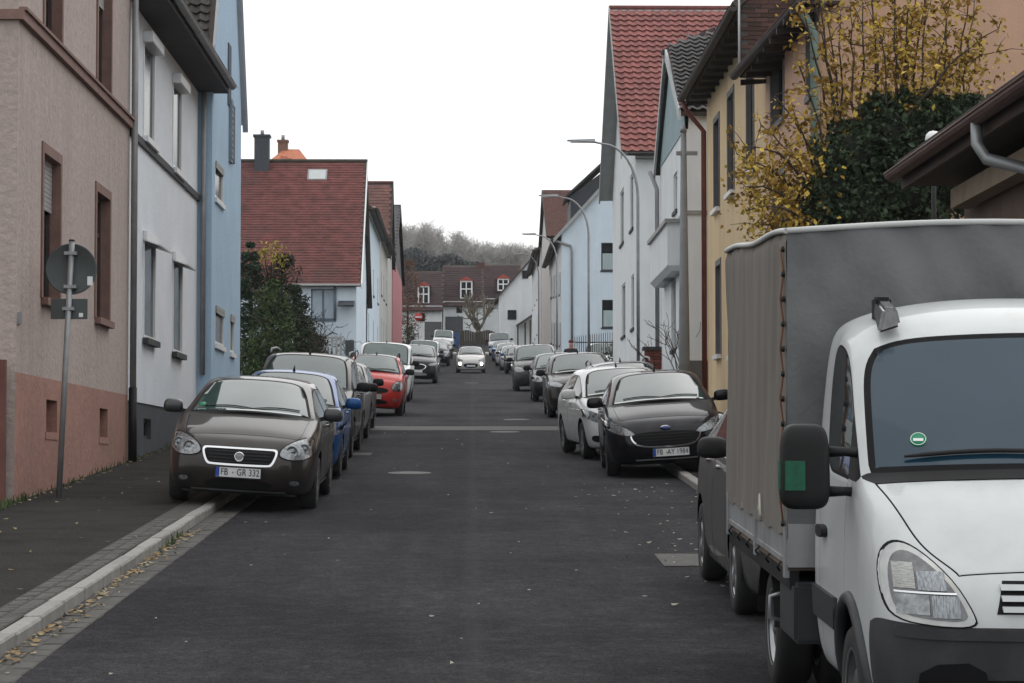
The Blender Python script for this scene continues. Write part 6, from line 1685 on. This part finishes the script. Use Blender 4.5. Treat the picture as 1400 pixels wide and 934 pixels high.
# right row
FORD_F = [('headlight', [(.43, .60), (.47, .66), (.72, .80), (.86, .85), (.88, .77), (.80, .68), (.62, .615)], M_LENS, .011), ('grille_surround', [(-.52, .64), (-.50, .52), (-.36, .415), (.36, .415), (.50, .52), (.52, .64)], M_CHROME, .006), ('grille', [(-.50, .65), (-.48, .53), (-.35, .44), (.35, .44), (.48, .53), (.50, .65)], M_TRIM, .013),
          ('fog_recess', [(.56, .30), (.76, .30), (.78, .42), (.60, .40)], M_TRIM, .010), ('bumper_strip', [(-.45, .235), (.45, .235), (.45, .255), (-.45, .255)], M_STEEL, .012, 0)]
FORD = base_hatch(L=3.97, w=.865, H=1.49, r=.315, paint=paint('deepblack', (.007, .007, .010), .3), front=FORD_F, lamps=[(.70, .74, .045)], badge=('oval', .70), plate=(.345, 'FB  AY 1984'), wb=1.05, wt=1.95, bp=2.2, cp=2.95, rt=3.5, tb=3.85, hf=.80, hb=1.0, rim='ten', bars=(.44, .46, .63, 4, M_BLACK), mirror=paint('deepblack', (.007, .007, .010), .3), px=.06)
place_car(FORD, 'parked_car', 'shiny black hatchback with wide trapezoid grille on the right kerb', 92.5, 2.84, CARGRP_R, -.02, 3)
place_car(dict(FORD, paint=WHITEP, mirror=WHITEP, plate=(.345, ''), two_door=False), 'parked_car', 'white hatchback parked askew behind the shiny black hatchback', 81, 2.80, CARGRP_R, .10, 3)
EST = base_hatch(L=4.6, w=.90, H=1.50, paint=paint('steelgrey', (.12, .12, .125), .6), wb=1.1, wt=1.95, bp=2.3, cp=3.15, rt=4.1, tb=4.5, estate=True, rails=M_STEEL, front=GEN, plate=(.48, ''))
place_car(EST, 'parked_car', 'steel grey estate car with roof rails behind the white hatchback', 68, 3.15, CARGRP_R, 0, 2)
place_car(dict(SUV, H=1.60, hf=.88, hb=1.06, paint=paint('black2', (.016, .015, .015), .3)), 'parked_car', 'black crossover on the right beside the pale trench line', 53.5, 2.85, CARGRP_R, 0, 3)
place_car(dict(BLUE, paint=paint('black3', (.013, .013, .014), .3), mirror=M_BLACK), 'parked_car', 'low black hatchback between black crossover and grey people carrier', 43, 2.78, CARGRP_R, 0, 2)
place_car(dict(MPV, paint=paint('anthracite', (.035, .036, .038), .5), rails=None), 'parked_car', 'anthracite people carrier with pale reflecting roof on the right', 36, 2.5, CARGRP_R, 0, 2)
for k, (s, xc, P, lab) in enumerate(((24.5, 2.72, dict(BLUE, paint=paint('black4', (.014, .014, .015), .3)), 'small black hatchback level with the oncoming car'),
                                     (22.5, 2.6, dict(DK1, paint=paint('palesilver', (.5, .5, .5), .5)), 'pale silver estate car beyond the small black hatchback'),
                                     (20.5, 2.45, dict(BLUE, paint=WHITEP), 'white hatchback beyond the pale silver estate'),
                                     (18.8, 2.35, dict(BLUE, paint=paint('skyblue', (.16, .28, .45), .3)), 'light blue hatchback far along the right row'),
                                     (17, 2.3, dict(VAN, paint=paint('offwhite', (.55, .56, .56), .0)), 'off-white van last in the right row'))):
    place_car(P, 'parked_car' if 'van' not in lab else 'parked_van', lab, s, xc, CARGRP_R, 0, 2, 'van' if 'van' in lab else 'car')
GREY = base_hatch(L=4.3, w=.905, H=1.62, r=.335, fa=.88, paint=paint('grey_suv', (.11, .108, .105), .6), wb=1.1, wt=1.95, bp=2.3, cp=3.15, rt=3.8, tb=4.15, hf=.92, hb=1.10, front=GEN, plate=(.48, ''), rim='five', ms=.98, mz=.10)
place_car(GREY, 'parked_car', 'metallic grey crossover half hidden behind the tarpaulin lorry', 184, 2.83, CARGRP_R, 0.0, 3)
yv = F / 31.0
place_car(dict(VAN, H=1.70), 'parked_van', 'white van parked in the yard before the pale blue house', 31.5, 5.9, None, 0, 2, 'van')
make_truck((2.79, F / 309.0, gz(F / 309.0) + .0), 0.0)

# ================================================================== street lamps and signs
def street_lamp(s, xb, head_px, top_py, label, reach):
    y = F / s; H_ = (2.05 + (ROADVP - top_py) / s)
    t = thing('street_lamp', (xb, y, gz(y)), label, 'street lamp', 'curved-arm street lamps on the right')
    z0 = gz(y) + KH
    m = MB(); m.tube([(xb, y, z0 - .1), (xb, y, z0 + 1.25)], .065, 12); m.build('base_sleeve', M_STEEL, t)
    pts = [(xb, y, z0 + 1.2), (xb, y, z0 + H_ * .55), (xb, y, z0 + H_ - 1.75)]
    for k in range(1, 9):
        a = math.pi / 2 * k / 8; pts.append((xb - (1 - math.cos(a)) * reach * .75, y, z0 + H_ - 1.75 + math.sin(a) * 1.55))
    pts.append((xb - reach, y, z0 + H_ - .12))
    n = len(pts); m = MB(); m.tube(pts, [lerp(.05, .028, k / (n - 1)) for k in range(n)], 10); m.build('pole', M_STEEL, t)
    m = MB(); x1 = xb - reach; hz_ = z0 + H_ - .12
    m.hexa([(x1 - .72, y - .07, hz_ - .00), (x1 + .1, y - .10, hz_ - .05), (x1 + .1, y + .10, hz_ - .05), (x1 - .72, y + .07, hz_ - .0), (x1 - .70, y - .05, hz_ + .04), (x1 + .12, y - .06, hz_ + .07), (x1 + .12, y + .06, hz_ + .07), (x1 - .70, y + .05, hz_ + .04)])
    hd = m.build('lamp_head', M_STEEL, t); bevel_obj(hd, .02, 2)
    m = MB(); m.box((x1 - .60, y - .06, hz_ - .045), (x1 - .1, y + .06, hz_ - .01)); m.build('diffuser', mat('diffuser', (.45, .46, .46), .3, .05), hd)
    m = MB(); m.box((xb - .07, y - .075, z0 + .6), (xb + .07, y - .06, z0 + 1.0)); m.build('access_door', M_ZINC, t)
street_lamp(47.5, 4.80, 790, 190, 'curved grey street lamp before the white house with red pantile roof', 1.35)
street_lamp(33.5, 4.78, 760, 266, 'curved grey street lamp before the pale blue end wall', 1.35)
street_lamp(24.4, 4.78, 720, 319, 'curved grey street lamp before the dull red roofed house', 1.3)
street_lamp(19.5, 4.7, 705, 350, 'curved grey street lamp farthest along, before the white terraced house', 1.2)
# round sign seen from behind, by the pink house
sy = F / 111.5; sxp = (83 - VPX) / 111.5; zb = gz(sy) + KH
sg = thing('traffic_sign', (sxp, sy, zb), 'round traffic sign seen from behind on leaning pole by the pink house', 'traffic sign')
tilt = (98 - 83) / 111.5 / 3.15
def sp(h, dx=0, dy=0): return Vector((sxp + tilt * h + dx, sy + dy, zb + h))
M_SIGNB = mat('sign_back', (.075, .085, .085), .55, .15, 4, metal=.3)
m = MB(); m.tube([sp(-.1), sp(1.6), sp(3.13)], .036, 12); m.build('pole', M_STEEL, sg)
m = MB(); m.tube([sp(3.13), sp(3.15)], [.042, .03], 12); m.build('pole_cap', M_BLACK, sg)
c = sp(2.79, 0, .06)
m = MB(); m.lathe([(0, c.y - .002), (.285, c.y - .002), (.30, c.y - .012), (.315, c.y - .012), (.315, c.y + .012), (0, c.y + .012)], (c.x, 0, c.z), 'y', 40); dk = m.build('disc', M_SIGNB, sg)
m = MB(); m.lathe([(0, c.y + .013), (.30, c.y + .013)], (c.x, 0, c.z), 'y', 40); m.build('disc_face', mat('sign_red', (.45, .02, .02), .4, .05), dk)
for dz in (.19, -.22):
    m = MB(); m.box((c.x - .075, c.y - .10, c.z + dz - .02), (c.x + .075, c.y - .004, c.z + dz + .02)); m.build('clamp', M_STEEL, sg)
m = MB(); m.box((c.x + .20, c.y - .014, c.z - .20), (c.x + .265, c.y - .0125, c.z - .09)); m.build('inspection_sticker', M_WHITE, dk)
m = MB(); p = sp(2.30, .0, .06); m.box((p.x - .225, p.y - .006, p.z - .125), (p.x + .225, p.y + .006, p.z + .125)); pl = m.build('supplementary_plate', M_SIGNB, sg); bevel_obj(pl, .004, 1)
m = MB(); m.box((p.x + .12, p.y - .009, p.z - .10), (p.x + .17, p.y - .0065, p.z - .05)); m.build('inspection_sticker', M_WHITE, pl)
m = MB(); m.box((p.x - .07, p.y - .10, p.z - .02), (p.x + .07, p.y - .007, p.z + .02)); m.build('clamp', M_STEEL, sg)
# no-entry sign at the far end
ny = F / 17.0; nx = (572 - VPX) / 17.0; zn = gz(ny)
sg = thing('no_entry_sign', (nx, ny, zn), 'red no-entry sign with white bar on a grey pole at the street end', 'traffic sign')
zc = ony(572, 433.5, ny).z
m = MB(); m.tube([(nx + .02, ny + .05, zn), (nx + .02, ny + .05, zc + .4)], .035, 8); m.build('pole', M_STEEL, sg)
m = MB(); m.lathe([(0, ny), (.33, ny), (.33, ny + .015)], (nx, 0, zc), 'y', 28); d = m.build('disc', mat('sign_red', (.45, .02, .02), .4, .05), sg)
m = MB(); m.box((nx - .26, ny - .006, zc - .06), (nx + .26, ny - .001, zc + .06)); m.build('bar', M_WHITE, d)

# ================================================================== fences and walls between the houses
fy = F / 37.0
cf = thing('concrete_fence', (-5.5, fy, gz(fy)), 'pale concrete post fence before the garden of the red-roofed house', 'fence')
M_CONC = mat('concrete_post', (.34, .34, .33), .85, .15, 6)
for k in range(7):
    p = (-5.25 - .0 * k, fy + k * .95)
    xx = ony(430 + k * 6.0, 480, fy).x
    m = MB(); m.box((xx - .042, fy - .05, gz(fy) - .1), (xx + .042, fy + .05, gz(fy) + 2.05 + .02 * (k % 2))); m.build('post', M_CONC, cf)
m = MB(); m.box((ony(428, 480, fy).x, fy - .02, gz(fy) + 1.98), (ony(468, 480, fy).x, fy + .04, gz(fy) + 2.04)); m.build('top_rail', M_CONC, cf)
m = MB(); m.box((ony(428, 480, fy).x, fy + .0, gz(fy) - .1), (ony(468, 480, fy).x, fy + .1, gz(fy) + .35)); m.build('base_wall', M_CONC, cf)
# garden wall closing the plot behind the blue house
gy2 = y1b + .6
gw = thing('garden_wall', (BX, gy2, gz(gy2)), 'dark board garden gate between the blue house and the evergreens', 'gate')
for k in range(9):
    m = MB(); x = BX - .1 - k * .16; m.box((x - .15, gy2, gz(gy2)), (x, gy2 + .03, gz(gy2) + 1.9)); m.build('board', M_GATE, gw)
# iron railing before the pale blue house
iy = F / 31.5
ir = thing('iron_railing', (4.9, iy, gz(iy)), 'dark pointed iron railing on a low wall before the pale blue house', 'railing')
xa, xb_ = ony(786, 470, iy).x, ony(840, 470, iy).x
M_IRON = mat('iron_blue', (.03, .035, .05), .5, .2)
for k in range(19):
    x = lerp(xa, xb_, k / 18); hh = 2.02 + .22 * (k / 18)
    m = MB(); m.tube([(x, iy, gz(iy) + .9), (x, iy, gz(iy) + hh), (x, iy, gz(iy) + hh + .1)], [.016, .016, .003], 6); m.build('bar', M_IRON, ir)
for zz in (1.1, 1.8):
    m = MB(); m.box((xa, iy - .02, gz(iy) + zz), (xb_, iy + .02, gz(iy) + zz + .05)); m.build('rail', M_IRON, ir)
m = MB(); m.box((xa - .1, iy - .1, gz(iy) - .1), (xb_ + .1, iy + .1, gz(iy) + .9)); m.build('base_wall', M_CONC, ir)

# ================================================================== vegetation
def leaf_mat(name, c, var=.5, sc=3.0, tr=.25):
    if name in MATS: return MATS[name]
    m = mat(name, c, .75, var, sc)
    b = m.node_tree.nodes['Principled BSDF']
    b.inputs['Transmission Weight'].default_value = 0
    b.inputs['Subsurface Weight'].default_value = 0
    return m
class Leaves:
    def __init__(s, seed): s.m = MB(); s.r = random.Random(seed)
    wr = (.35, .55)
    def leaf(s, p, size, up=0.3, mi=0):
        r = s.r
        n = Vector((r.gauss(0, 1), r.gauss(0, 1), r.gauss(0, 1) + up)).normalized()
        a = n.orthogonal().normalized(); a = (Matrix.Rotation(r.uniform(0, 6.28), 3, n) @ a); b = n.cross(a)
        p = Vector(p); l = size * r.uniform(.7, 1.25); w = l * r.uniform(*s.wr)
        d = n * l * .18
        s.m.poly([p - a * l * .5, p + b * w * .5 + d * .3, p + a * l * .55 - d, p - b * w * .5 + d * .3], mi)
def limb(m, p, d, ln, r0, r, depth, tips, gnarl=.25, split=3, minr=.004, up=.25, shrink=.68, seg=4):
    """recursive tapered branch"""
    pts, rad = [Vector(p)], [r0]; d = Vector(d).normalized()
    for k in range(seg):
        d = (d + Vector((r.gauss(0, gnarl), r.gauss(0, gnarl), r.gauss(0, gnarl) + up * .3))).normalized()
        pts.append(pts[-1] + d * ln / seg); rad.append(max(minr, lerp(r0, r0 * .62, (k + 1) / seg)))
    m.tube(pts, rad, 5 if r0 < .03 else 7, cap=False)
    if depth == 0:
        tips += pts[1:]; return
    for k in range(split):
        t = r.uniform(.45, 1.0); i = min(seg - 1, int(t * seg)); q = pts[i].lerp(pts[i + 1], t * seg - i)
        nd = (d + Vector((r.gauss(0, .75), r.gauss(0, .75), r.gauss(0, .5) + up))).normalized()
        limb(m, q, nd, ln * shrink * r.uniform(.75, 1.15), max(minr, r0 * .55), r, depth - 1, tips, gnarl, split, minr, up, shrink, seg)
    limb(m, pts[-1], d, ln * shrink, max(minr, r0 * .6), r, depth - 1, tips, gnarl, split, minr, up, shrink, seg)
M_BARK = mat('bark', (.06, .045, .036), .9, .3, 9, bump=.5)
M_BARKPALE = mat('bark_pale', (.17, .155, .14), .9, .25, 4)
# ---- yellow shrub and ivy between outbuilding and peach house
yS = yn - 2.2
M_YEL = leaf_mat('leaf_yellow', (.48, .33, .055), .45, 2.2)
M_YEL2 = leaf_mat('leaf_ochre', (.30, .17, .03), .4, 3)
M_IVY = leaf_mat('leaf_ivy', (.028, .050, .020), .75, 5)
sh = thing('autumn_shrub', (ony(1150, 400, yS).x, yS, gz(yS)), 'tall autumn shrub with yellow leaves rising above the lorry', 'shrub')
m = MB(); lv = Leaves(11); lv.wr = (.6, .85); rr = random.Random(12); tips = []
def stem(ax, ay, bx_, by_, bow, r0):
    """arching rod from pixel a to pixel b in the shrub's plane"""
    y0_ = yS + rr.uniform(-.7, .7); p, q = ony(ax, ay, y0_), ony(bx_, by_, y0_ + rr.uniform(-.6, .3))
    pts = []
    for k in range(9):
        t = k / 8; v = p.lerp(q, t); v.z += bow * math.sin(t * math.pi); v += Vector((rr.gauss(0, .02), rr.gauss(0, .03), rr.gauss(0, .02))); pts.append(v)
    m.tube(pts, [lerp(r0, .006, k / 8) for k in range(9)], 6)
    for k in range(2, 9):
        for _ in range(2):
            b_ = pts[k]; d = Vector((rr.gauss(0, 1), rr.gauss(0, 1), rr.gauss(.2, .8))).normalized(); e = b_ + d * rr.uniform(.15, .5)
            m.tube([b_, b_.lerp(e, .5) + Vector((0, 0, .03)), e], [.007, .005, .003], 4, cap=False)
            tips.append((b_, e))
    return pts
# left arching sprays
for a in ((1130, 330, 1008, 215, .3), (1135, 330, 1015, 255, .25), (1140, 330, 1020, 285, .2), (1130, 300, 1022, 200, .3), (1150, 320, 1060, 130, .25), (1140, 310, 1040, 170, .2), (1150, 330, 1045, 300, .15), (1120, 320, 1030, 310, .1), (1150, 300, 1090, 80, .2), (1140, 320, 1085, 150, .1), (1120, 330, 1060, 250, .1), (1130, 320, 1010, 235, .35)): stem(*a, .028)
# upright rods above the ivy
for k in range(17):
    x = lerp(1130, 1300, k / 16); stem(x + rr.uniform(-15, 15), 230, 1215 + (x - 1215) * 1.45 + rr.uniform(-15, 15), rr.uniform(-60, 50), .1, .024)
for a in ((1200, 200, 1360, 70, .2), (1220, 190, 1365, 40, .2), (1150, 260, 1150, 10, .1), (1200, 220, 1190, -60, .05), (1230, 200, 1250, -80, .1)): stem(*a, .024)
m.build('branches', M_BARK, sh)
for (b_, e) in tips:
    px = VPX + b_.x / b_.y * F; dens = 5
    for _ in range(rr.randint(4, dens + 7)):
        t = rr.uniform(.1, 1.1); p = b_.lerp(e, t) + Vector((rr.gauss(0, .05), rr.gauss(0, .05), rr.gauss(-.02, .05)))
        lv.leaf(p, rr.uniform(.06, .112), .4, 0 if rr.random() < .66 else 1)
for _ in range(2300):    # thicker foliage low on the left and in the middle
    c = rr.choice(((1085, 285, .36), (1110, 240, .3), (1235, 120, .42), (1160, 150, .33), (1270, 75, .36), (1055, 262, .26), (1225, 55, .33), (1320, 110, .28), (1080, 300, .25)))
    q = ony(c[0], c[1], yS); p = q + Vector((rr.gauss(0, c[2]), rr.gauss(0, .45), rr.gauss(0, c[2])))
    lv.leaf(p, rr.uniform(.06, .112), .4, 0 if rr.random() < .66 else 1)
lv.m.build('crown', [M_YEL, M_YEL2], sh)
iv = thing('ivy_hedge', (ony(1200, 400, yS).x, yS - .4, gz(yS)), 'dark green ivy mass between the autumn shrub and the brown gutter', 'ivy')
lv = Leaves(21); lv.wr = (.6, .9); r2 = random.Random(22)
blobs = [(1165, 215, .55), (1150, 265, .50), (1215, 190, .55), (1265, 180, .50), (1230, 260, .7), (1180, 290, .6), (1300, 170, .45), (1330, 160, .35), (1250, 155, .35), (1280, 250, .6), (1205, 160, .35), (1130, 300, .45)]
m = MB(); 
for bx_, by_, br_ in blobs:
    c = ony(bx_, by_, yS - .3)
    for _ in range(int(2600 * br_)):
        d = Vector((r2.gauss(0, 1), r2.gauss(0, 1), r2.gauss(0, 1))).normalized(); k = br_ * (.72 + .36 * r2.random() + .12 * math.sin(d.x * 7 + d.z * 5))
        lv.leaf(c + d * k, r2.uniform(.06, .11), .5, 0)
lv.m.build('foliage', [M_IVY], iv)
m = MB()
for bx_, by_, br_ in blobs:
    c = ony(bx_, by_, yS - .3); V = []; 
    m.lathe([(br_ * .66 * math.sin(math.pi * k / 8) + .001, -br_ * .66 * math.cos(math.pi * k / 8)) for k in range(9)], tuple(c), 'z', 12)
m.build('inner_core', mat('ivy_core', (.012, .016, .008), .9, .4, 6), iv)['kind'] = 'stuff'  # added dark spheres, a solid core filling the ivy behind its leaves
c = ony(1180, 400, yS)
m = MB(); m.tube([(c.x, yS - .3, gz(yS) - .1), (c.x + .05, yS - .3, gz(yS) + 2.5)], [.12, .07], 8); m.build('stem', M_BARK, iv)
m = MB(); m.tube([(c.x - .3, yS, gz(yS) - .1), (c.x - .32, yS, gz(yS) + 3.2)], [.11, .06], 8); m.build('trunk', M_BARK, sh)
# ---- evergreens and shrubs in the left garden
M_CON = leaf_mat('leaf_conifer', (.020, .040, .018), .55, 2)
M_LAU = leaf_mat('leaf_laurel', (.050, .085, .022), .5, 2.5)
M_DKR = leaf_mat('leaf_darkred', (.040, .030, .018), .5, 3)
M_YLW = leaf_mat('leaf_lemon', (.38, .30, .06), .4, 3)
def bush(name, cx, top, bot, y, rx, n, mats, label, seed, size=.10, cone=False, lobes=9):
    r_ = random.Random(seed); lv = Leaves(seed + 1)
    t_, b_ = ony(cx, top, y), ony(cx, bot, y); gz_ = gz(y)
    t = thing(name, (t_.x, y, gz_), label, 'shrub' if not cone else 'tree')
    hgt = t_.z - gz_
    L_ = []
    for k in range(lobes):
        f = (k + .6) / lobes; w_ = rx * ((1 - f) ** .8 + .05 if cone else (math.sin(math.pi * min(.93, f * .85 + .12)) ** .6))
        for j in range(3):
            a = r_.uniform(0, 6.28); L_.append((Vector((t_.x + math.cos(a) * w_ * .55, y + math.sin(a) * w_ * .55, gz_ + hgt * f * .97)), w_ * r_.uniform(.45, .7)))
    for c, s in L_:
        for _ in range(int(n / len(L_))):
            d = Vector((r_.gauss(0, 1), r_.gauss(0, 1), r_.gauss(0, 1))).normalized()
            lv.leaf(c + d * s * (.55 + .55 * r_.random()), size * r_.uniform(.7, 1.3), .5, r_.choices(range(len(mats)), [8] + [2] * (len(mats) - 1))[0])
    lv.m.build('crown', mats, t)
    m = MB(); tp = []
    m.tube([(t_.x, y, gz_ - .1), (t_.x + .05, y, gz_ + hgt * .5), (t_.x, y, gz_ + hgt * .9)], [.11, .07, .02], 7)
    for k in range(12):
        f = r_.uniform(.25, .85); a = r_.uniform(0, 6.28); p = Vector((t_.x, y, gz_ + hgt * f)); m.tube([p, p + Vector((math.cos(a) * rx * .6, math.sin(a) * rx * .6, .3))], [.035, .01], 5)
    m.build('trunk', M_BARK, t)
yq = F / 45.0
bush('evergreen_tree', 342, 322, 490, yq + 2, 1.15, 6500, [M_CON], 'dark green conifer against the blue house', 31, .13, True, 14)
bush('evergreen_shrub', 366, 378, 490, yq, .95, 5200, [M_LAU, M_CON], 'mid green leafy shrub in the left garden', 33, .13)
bush('evergreen_tree', 385, 342, 490, yq + 6, 1.05, 5200, [M_DKR, M_CON], 'dark bronze leafed tree before the big red roof', 35, .13)
bush('evergreen_shrub', 402, 385, 490, yq + 4, .80, 4600, [M_CON, M_DKR], 'blackish evergreen shrub beside the bare climber', 37, .12)
bush('garden_hedge', 430, 462, 492, yq + 12, 1.1, 2500, [M_DKR, M_CON], 'low ragged hedge behind the concrete fence', 38, .12)
bush('autumn_shrub', 412, 432, 492, yq + 10, .65, 1500, [leaf_mat('leaf_brown', (.10, .07, .035), .5, 3)], 'thin brown shrub at the foot of the pale blue wall', 40, .11)
# yellow top sprays
t0_ = ony(368, 345, yq + 3)
ys_ = thing('yellow_shrub', (t0_.x, yq + 3, gz(yq + 3)), 'shrub with lemon yellow leaf tips above the dark evergreens', 'shrub')
lv = Leaves(51); r_ = random.Random(52)
for cx, cy in ((360, 343), (372, 340), (380, 345), (365, 350), (384, 358), (356, 352)):
    c = ony(cx, cy, yq + 2.6)
    for _ in range(32): lv.leaf(c + Vector((r_.gauss(0, .16), r_.gauss(0, .2), r_.gauss(0, .14))), .13, .4)
lv.m.build('crown', [M_YLW], ys_)
m = MB(); m.tube([(t0_.x, yq + 3, gz(yq + 3) - .1), (t0_.x + .1, yq + 3, t0_.z - .1)], [.08, .02], 7)
for cx, cy in ((360, 343), (372, 340), (380, 345), (384, 358), (356, 352)):
    m.tube([(t0_.x + .05, yq + 3, t0_.z - 1.2), tuple(ony(cx, cy, yq + 2.6))], [.04, .01], 5)
m.build('trunk', M_BARK, ys_)
# bare climber on the pale wall
c = ony(428, 480, yR0 - .5); bc_ = thing('bare_climber', (c.x, yR0 - .5, gz(yR0)), 'bare twisting climber on the pale blue wall below the red roof', 'climber')
m = MB(); r_ = random.Random(61); tips = []
for k in range(5):
    limb(m, (c.x + r_.uniform(-.8, .5), yR0 - .4, gz(yR0) + .6), (r_.uniform(-.4, .5), 0, 1), 1.5, .05, r_, 3, tips, .30, 2, .011, .1, .72)
m.build('branches', mat('climber_bark', (.07, .07, .085), .9, .3, 6), bc_)
# small bare shrub between red downpipe and mast
s_ = 57.0; y = F / s_; c = ony(955, 470, y + 1.2)
bs = thing('bare_shrub', (c.x, y + 1.2, gz(y)), 'leafless shrub beside the red downpipe', 'shrub')
m = MB(); r_ = random.Random(63); tips = []
for k in range(3): limb(m, (c.x + .1 * k, y + 1.2, gz(y)), (r_.uniform(-.25, .1), 0, 1), 1.35, .03, r_, 3, tips, .18, 2, .006, .3, .62)
m.build('branches', M_BARK, bs)
# hedge at yard right
bush('yard_hedge', 846, 464, 492, F / 33.5, .75, 1800, [M_CON, M_DKR], 'dark clipped shrub at the corner of the white red-roofed house', 71, .11)
bush('yard_hedge', 560, 446, 478, F / 17.0 + 6, .8, 500, [M_CON], 'small dark shrub below the no-entry sign', 73, .2)
bush('brown_beech', 557, 352, 470, F / 16.0, 1.5, 2600, [leaf_mat('leaf_beech', (.14, .07, .04), .4, 2)], 'rust brown beech behind the bright pink house', 75, .2)
# bare street tree at the end
ytr = YE - 6; c = ony(654, 462, ytr)
tr = thing('bare_tree', (c.x, ytr, gz(ytr)), 'pollarded bare tree before the white houses at the street end', 'tree')
m = MB(); r_ = random.Random(81); tips = []
base = Vector((c.x, ytr, gz(ytr))); fork = Vector((c.x, ytr, ony(654, 452, ytr).z)); m.tube([base, fork], [.30, .26], 8)
for a in range(6):
    an = a / 6 * 6.28 + .3
    limb(m, fork, (math.cos(an) * .8, math.sin(an) * .8, .8), 2.1, .14, r_, 2, tips, .22, 3, .03, .45, .66)
m.build('trunk', mat('bark_pollard', (.16, .14, .105), .9, .3, 3), tr)
# wood on the rise behind the houses
m = MB(); r_ = random.Random(91); lv = Leaves(92)
M_FARTW = mat('far_twigs', (.40, .385, .37), .95, .25, .4)  # paleness of haze and backlight put into the twig colour
wood = MB()
def far_tree(px, top, y, spread):
    p = ony(px, 480, y); z0 = gz(y); t_ = ony(px, top, y); hgt = t_.z - z0; tips = []
    limb(wood, (p.x, y, z0), (0, 0, 1), hgt * .42, .26, r_, 3, tips, .10, 4, .035, .42, .60, 3)
    for q in tips:
        for _ in range(4):
            e = q + Vector((r_.gauss(0, .8), r_.gauss(0, .8), r_.gauss(.35, .7))); wood.tube([q, e], [.035, .015], 3, cap=False)
for k in range(26):
    px = 545 + k * 8 + r_.uniform(-3, 3)
    top = 314 if px < 605 else lerp(318, 345, (px - 605) / 60) if px < 665 else 345
    far_tree(px, top - 16 + r_.uniform(-3, 8), 430 + r_.uniform(-25, 40), 1)
o = wood.build('bare_wood', M_FARTW); tag(o, 'pale bare wood on the rise behind the far houses', 'wood', kind='stuff')
dk = Leaves(95)
for _ in range(9000):
    px = r_.uniform(540, 652); y = r_.uniform(385, 410); tp = 350 + 4 * math.sin(px * .13) + (px - 600) * .16
    q = ony(px, r_.uniform(tp, 395), y); dk.leaf(q, r_.uniform(.7, 1.2), .2)
o = dk.m.build('dark_evergreen_wood', leaf_mat('leaf_far', (.050, .056, .060), .3, .3)); tag(o, 'dark evergreen belt below the bare wood behind the houses', 'wood', kind='stuff')  # distance haze put into the leaf colour: lighter and bluer than near evergreens

# ================================================================== a person on the right pavement
py_ = F / 36.0; pxx = (781 - VPX) / 36.0
ps = thing('person', (pxx, py_, gz(py_) + KH), 'person in dark jacket with a reddish cap walking on the right pavement', 'person')
def skin_fig(name, verts, edges, rads, mt, parent, root=0, lv=2):
    me = bpy.data.meshes.new(name); me.from_pydata(verts, edges, [])
    o = bpy.data.objects.new('tmp', me); COL.objects.link(o)
    md = o.modifiers.new('k', 'SKIN'); s2 = o.modifiers.new('s', 'SUBSURF'); s2.levels = lv; s2.render_levels = lv
    for i, r0 in enumerate(rads):
        sv = me.skin_vertices[0].data[i]; sv.radius = (r0, r0) if not isinstance(r0, tuple) else r0; sv.use_root = (i == root)
    dg = bpy.context.evaluated_depsgraph_get(); out = bpy.data.meshes.new_from_object(o.evaluated_get(dg)); bpy.data.objects.remove(o)
    for p in out.polygons: p.use_smooth = True
    out.materials.clear()
    for q in mt: out.materials.append(q)
    return link(name, out, parent)
bz = gz(py_) + KH; B = lambda x, y, z: (pxx + x, py_ + y, bz + z)
V = [B(0, 0, .98), B(0, 0, 1.20), B(0, -.01, 1.42), B(0, -.01, 1.54), B(0, -.03, 1.66), B(0, -.03, 1.76),
     B(.19, 0, 1.44), B(.27, .02, 1.18), B(.24, -.16, .96), B(.22, -.24, .90), B(-.19, 0, 1.44), B(-.30, .03, 1.18), B(-.32, -.08, .95), B(-.33, -.14, .88),
     B(.10, 0, .92), B(.11, -.10, .50), B(.11, .02, .09), B(.11, -.12, .04), B(-.10, 0, .92), B(-.11, .06, .50), B(-.11, .22, .12), B(-.11, .12, .05)]
E = [(0, 1), (1, 2), (2, 3), (3, 4), (4, 5), (2, 6), (6, 7), (7, 8), (8, 9), (2, 10), (10, 11), (11, 12), (12, 13), (0, 14), (14, 15), (15, 16), (16, 17), (0, 18), (18, 19), (19, 20), (20, 21)]
Rr = [(.21, .15), (.23, .16), (.21, .14), .065, (.09, .105), (.08, .095), .095, .075, .05, .04, .085, .065, .05, .04, .10, .075, .055, .045, .10, .075, .055, .045]
M_SKIN = mat('skin', (.45, .25, .20), .6, .08)
o = skin_fig('body', V, E, Rr, [M_SKIN, mat('jacket_dark', (.025, .025, .03), .8, .2), mat('trousers_dark', (.02, .022, .03), .85, .2)], ps)
for p in o.data.polygons:
    z = p.center.z - bz
    p.material_index = 2 if z < .95 and abs(p.center.x - pxx) < .19 else (1 if z < 1.52 and z > .9 else (1 if z < 1.52 and p.center.y > py_ - .14 else 0))
m = MB(); m.lathe([(.100, 1.765), (.106, 1.79), (.095, 1.84), (.06, 1.875), (.001, 1.885)], (pxx, py_ - .02, bz - .02), 'z', 18); m.build('cap', mat('cap_red', (.13, .03, .035), .85, .2), ps)

# ================================================================== thin haze in the air
m = MB(); m.box((-1600, -90, -12), (1600, 3100, 75))
hz_ = m.build('haze', None); hz_.data.materials.clear()
hm = bpy.data.materials.new('haze_air'); hm.use_nodes = True; hn = hm.node_tree.nodes; hn.remove(hn['Principled BSDF'])
pv = hn.new('ShaderNodeVolumePrincipled'); pv.inputs['Color'].default_value = (.90, .93, .96, 1); pv.inputs['Density'].default_value = .00016; pv.inputs['Anisotropy'].default_value = .3
hm.node_tree.links.new(pv.outputs[0], hn['Material Output'].inputs['Volume'])
hz_.data.materials.append(hm); hz_['kind'] = 'stuff'
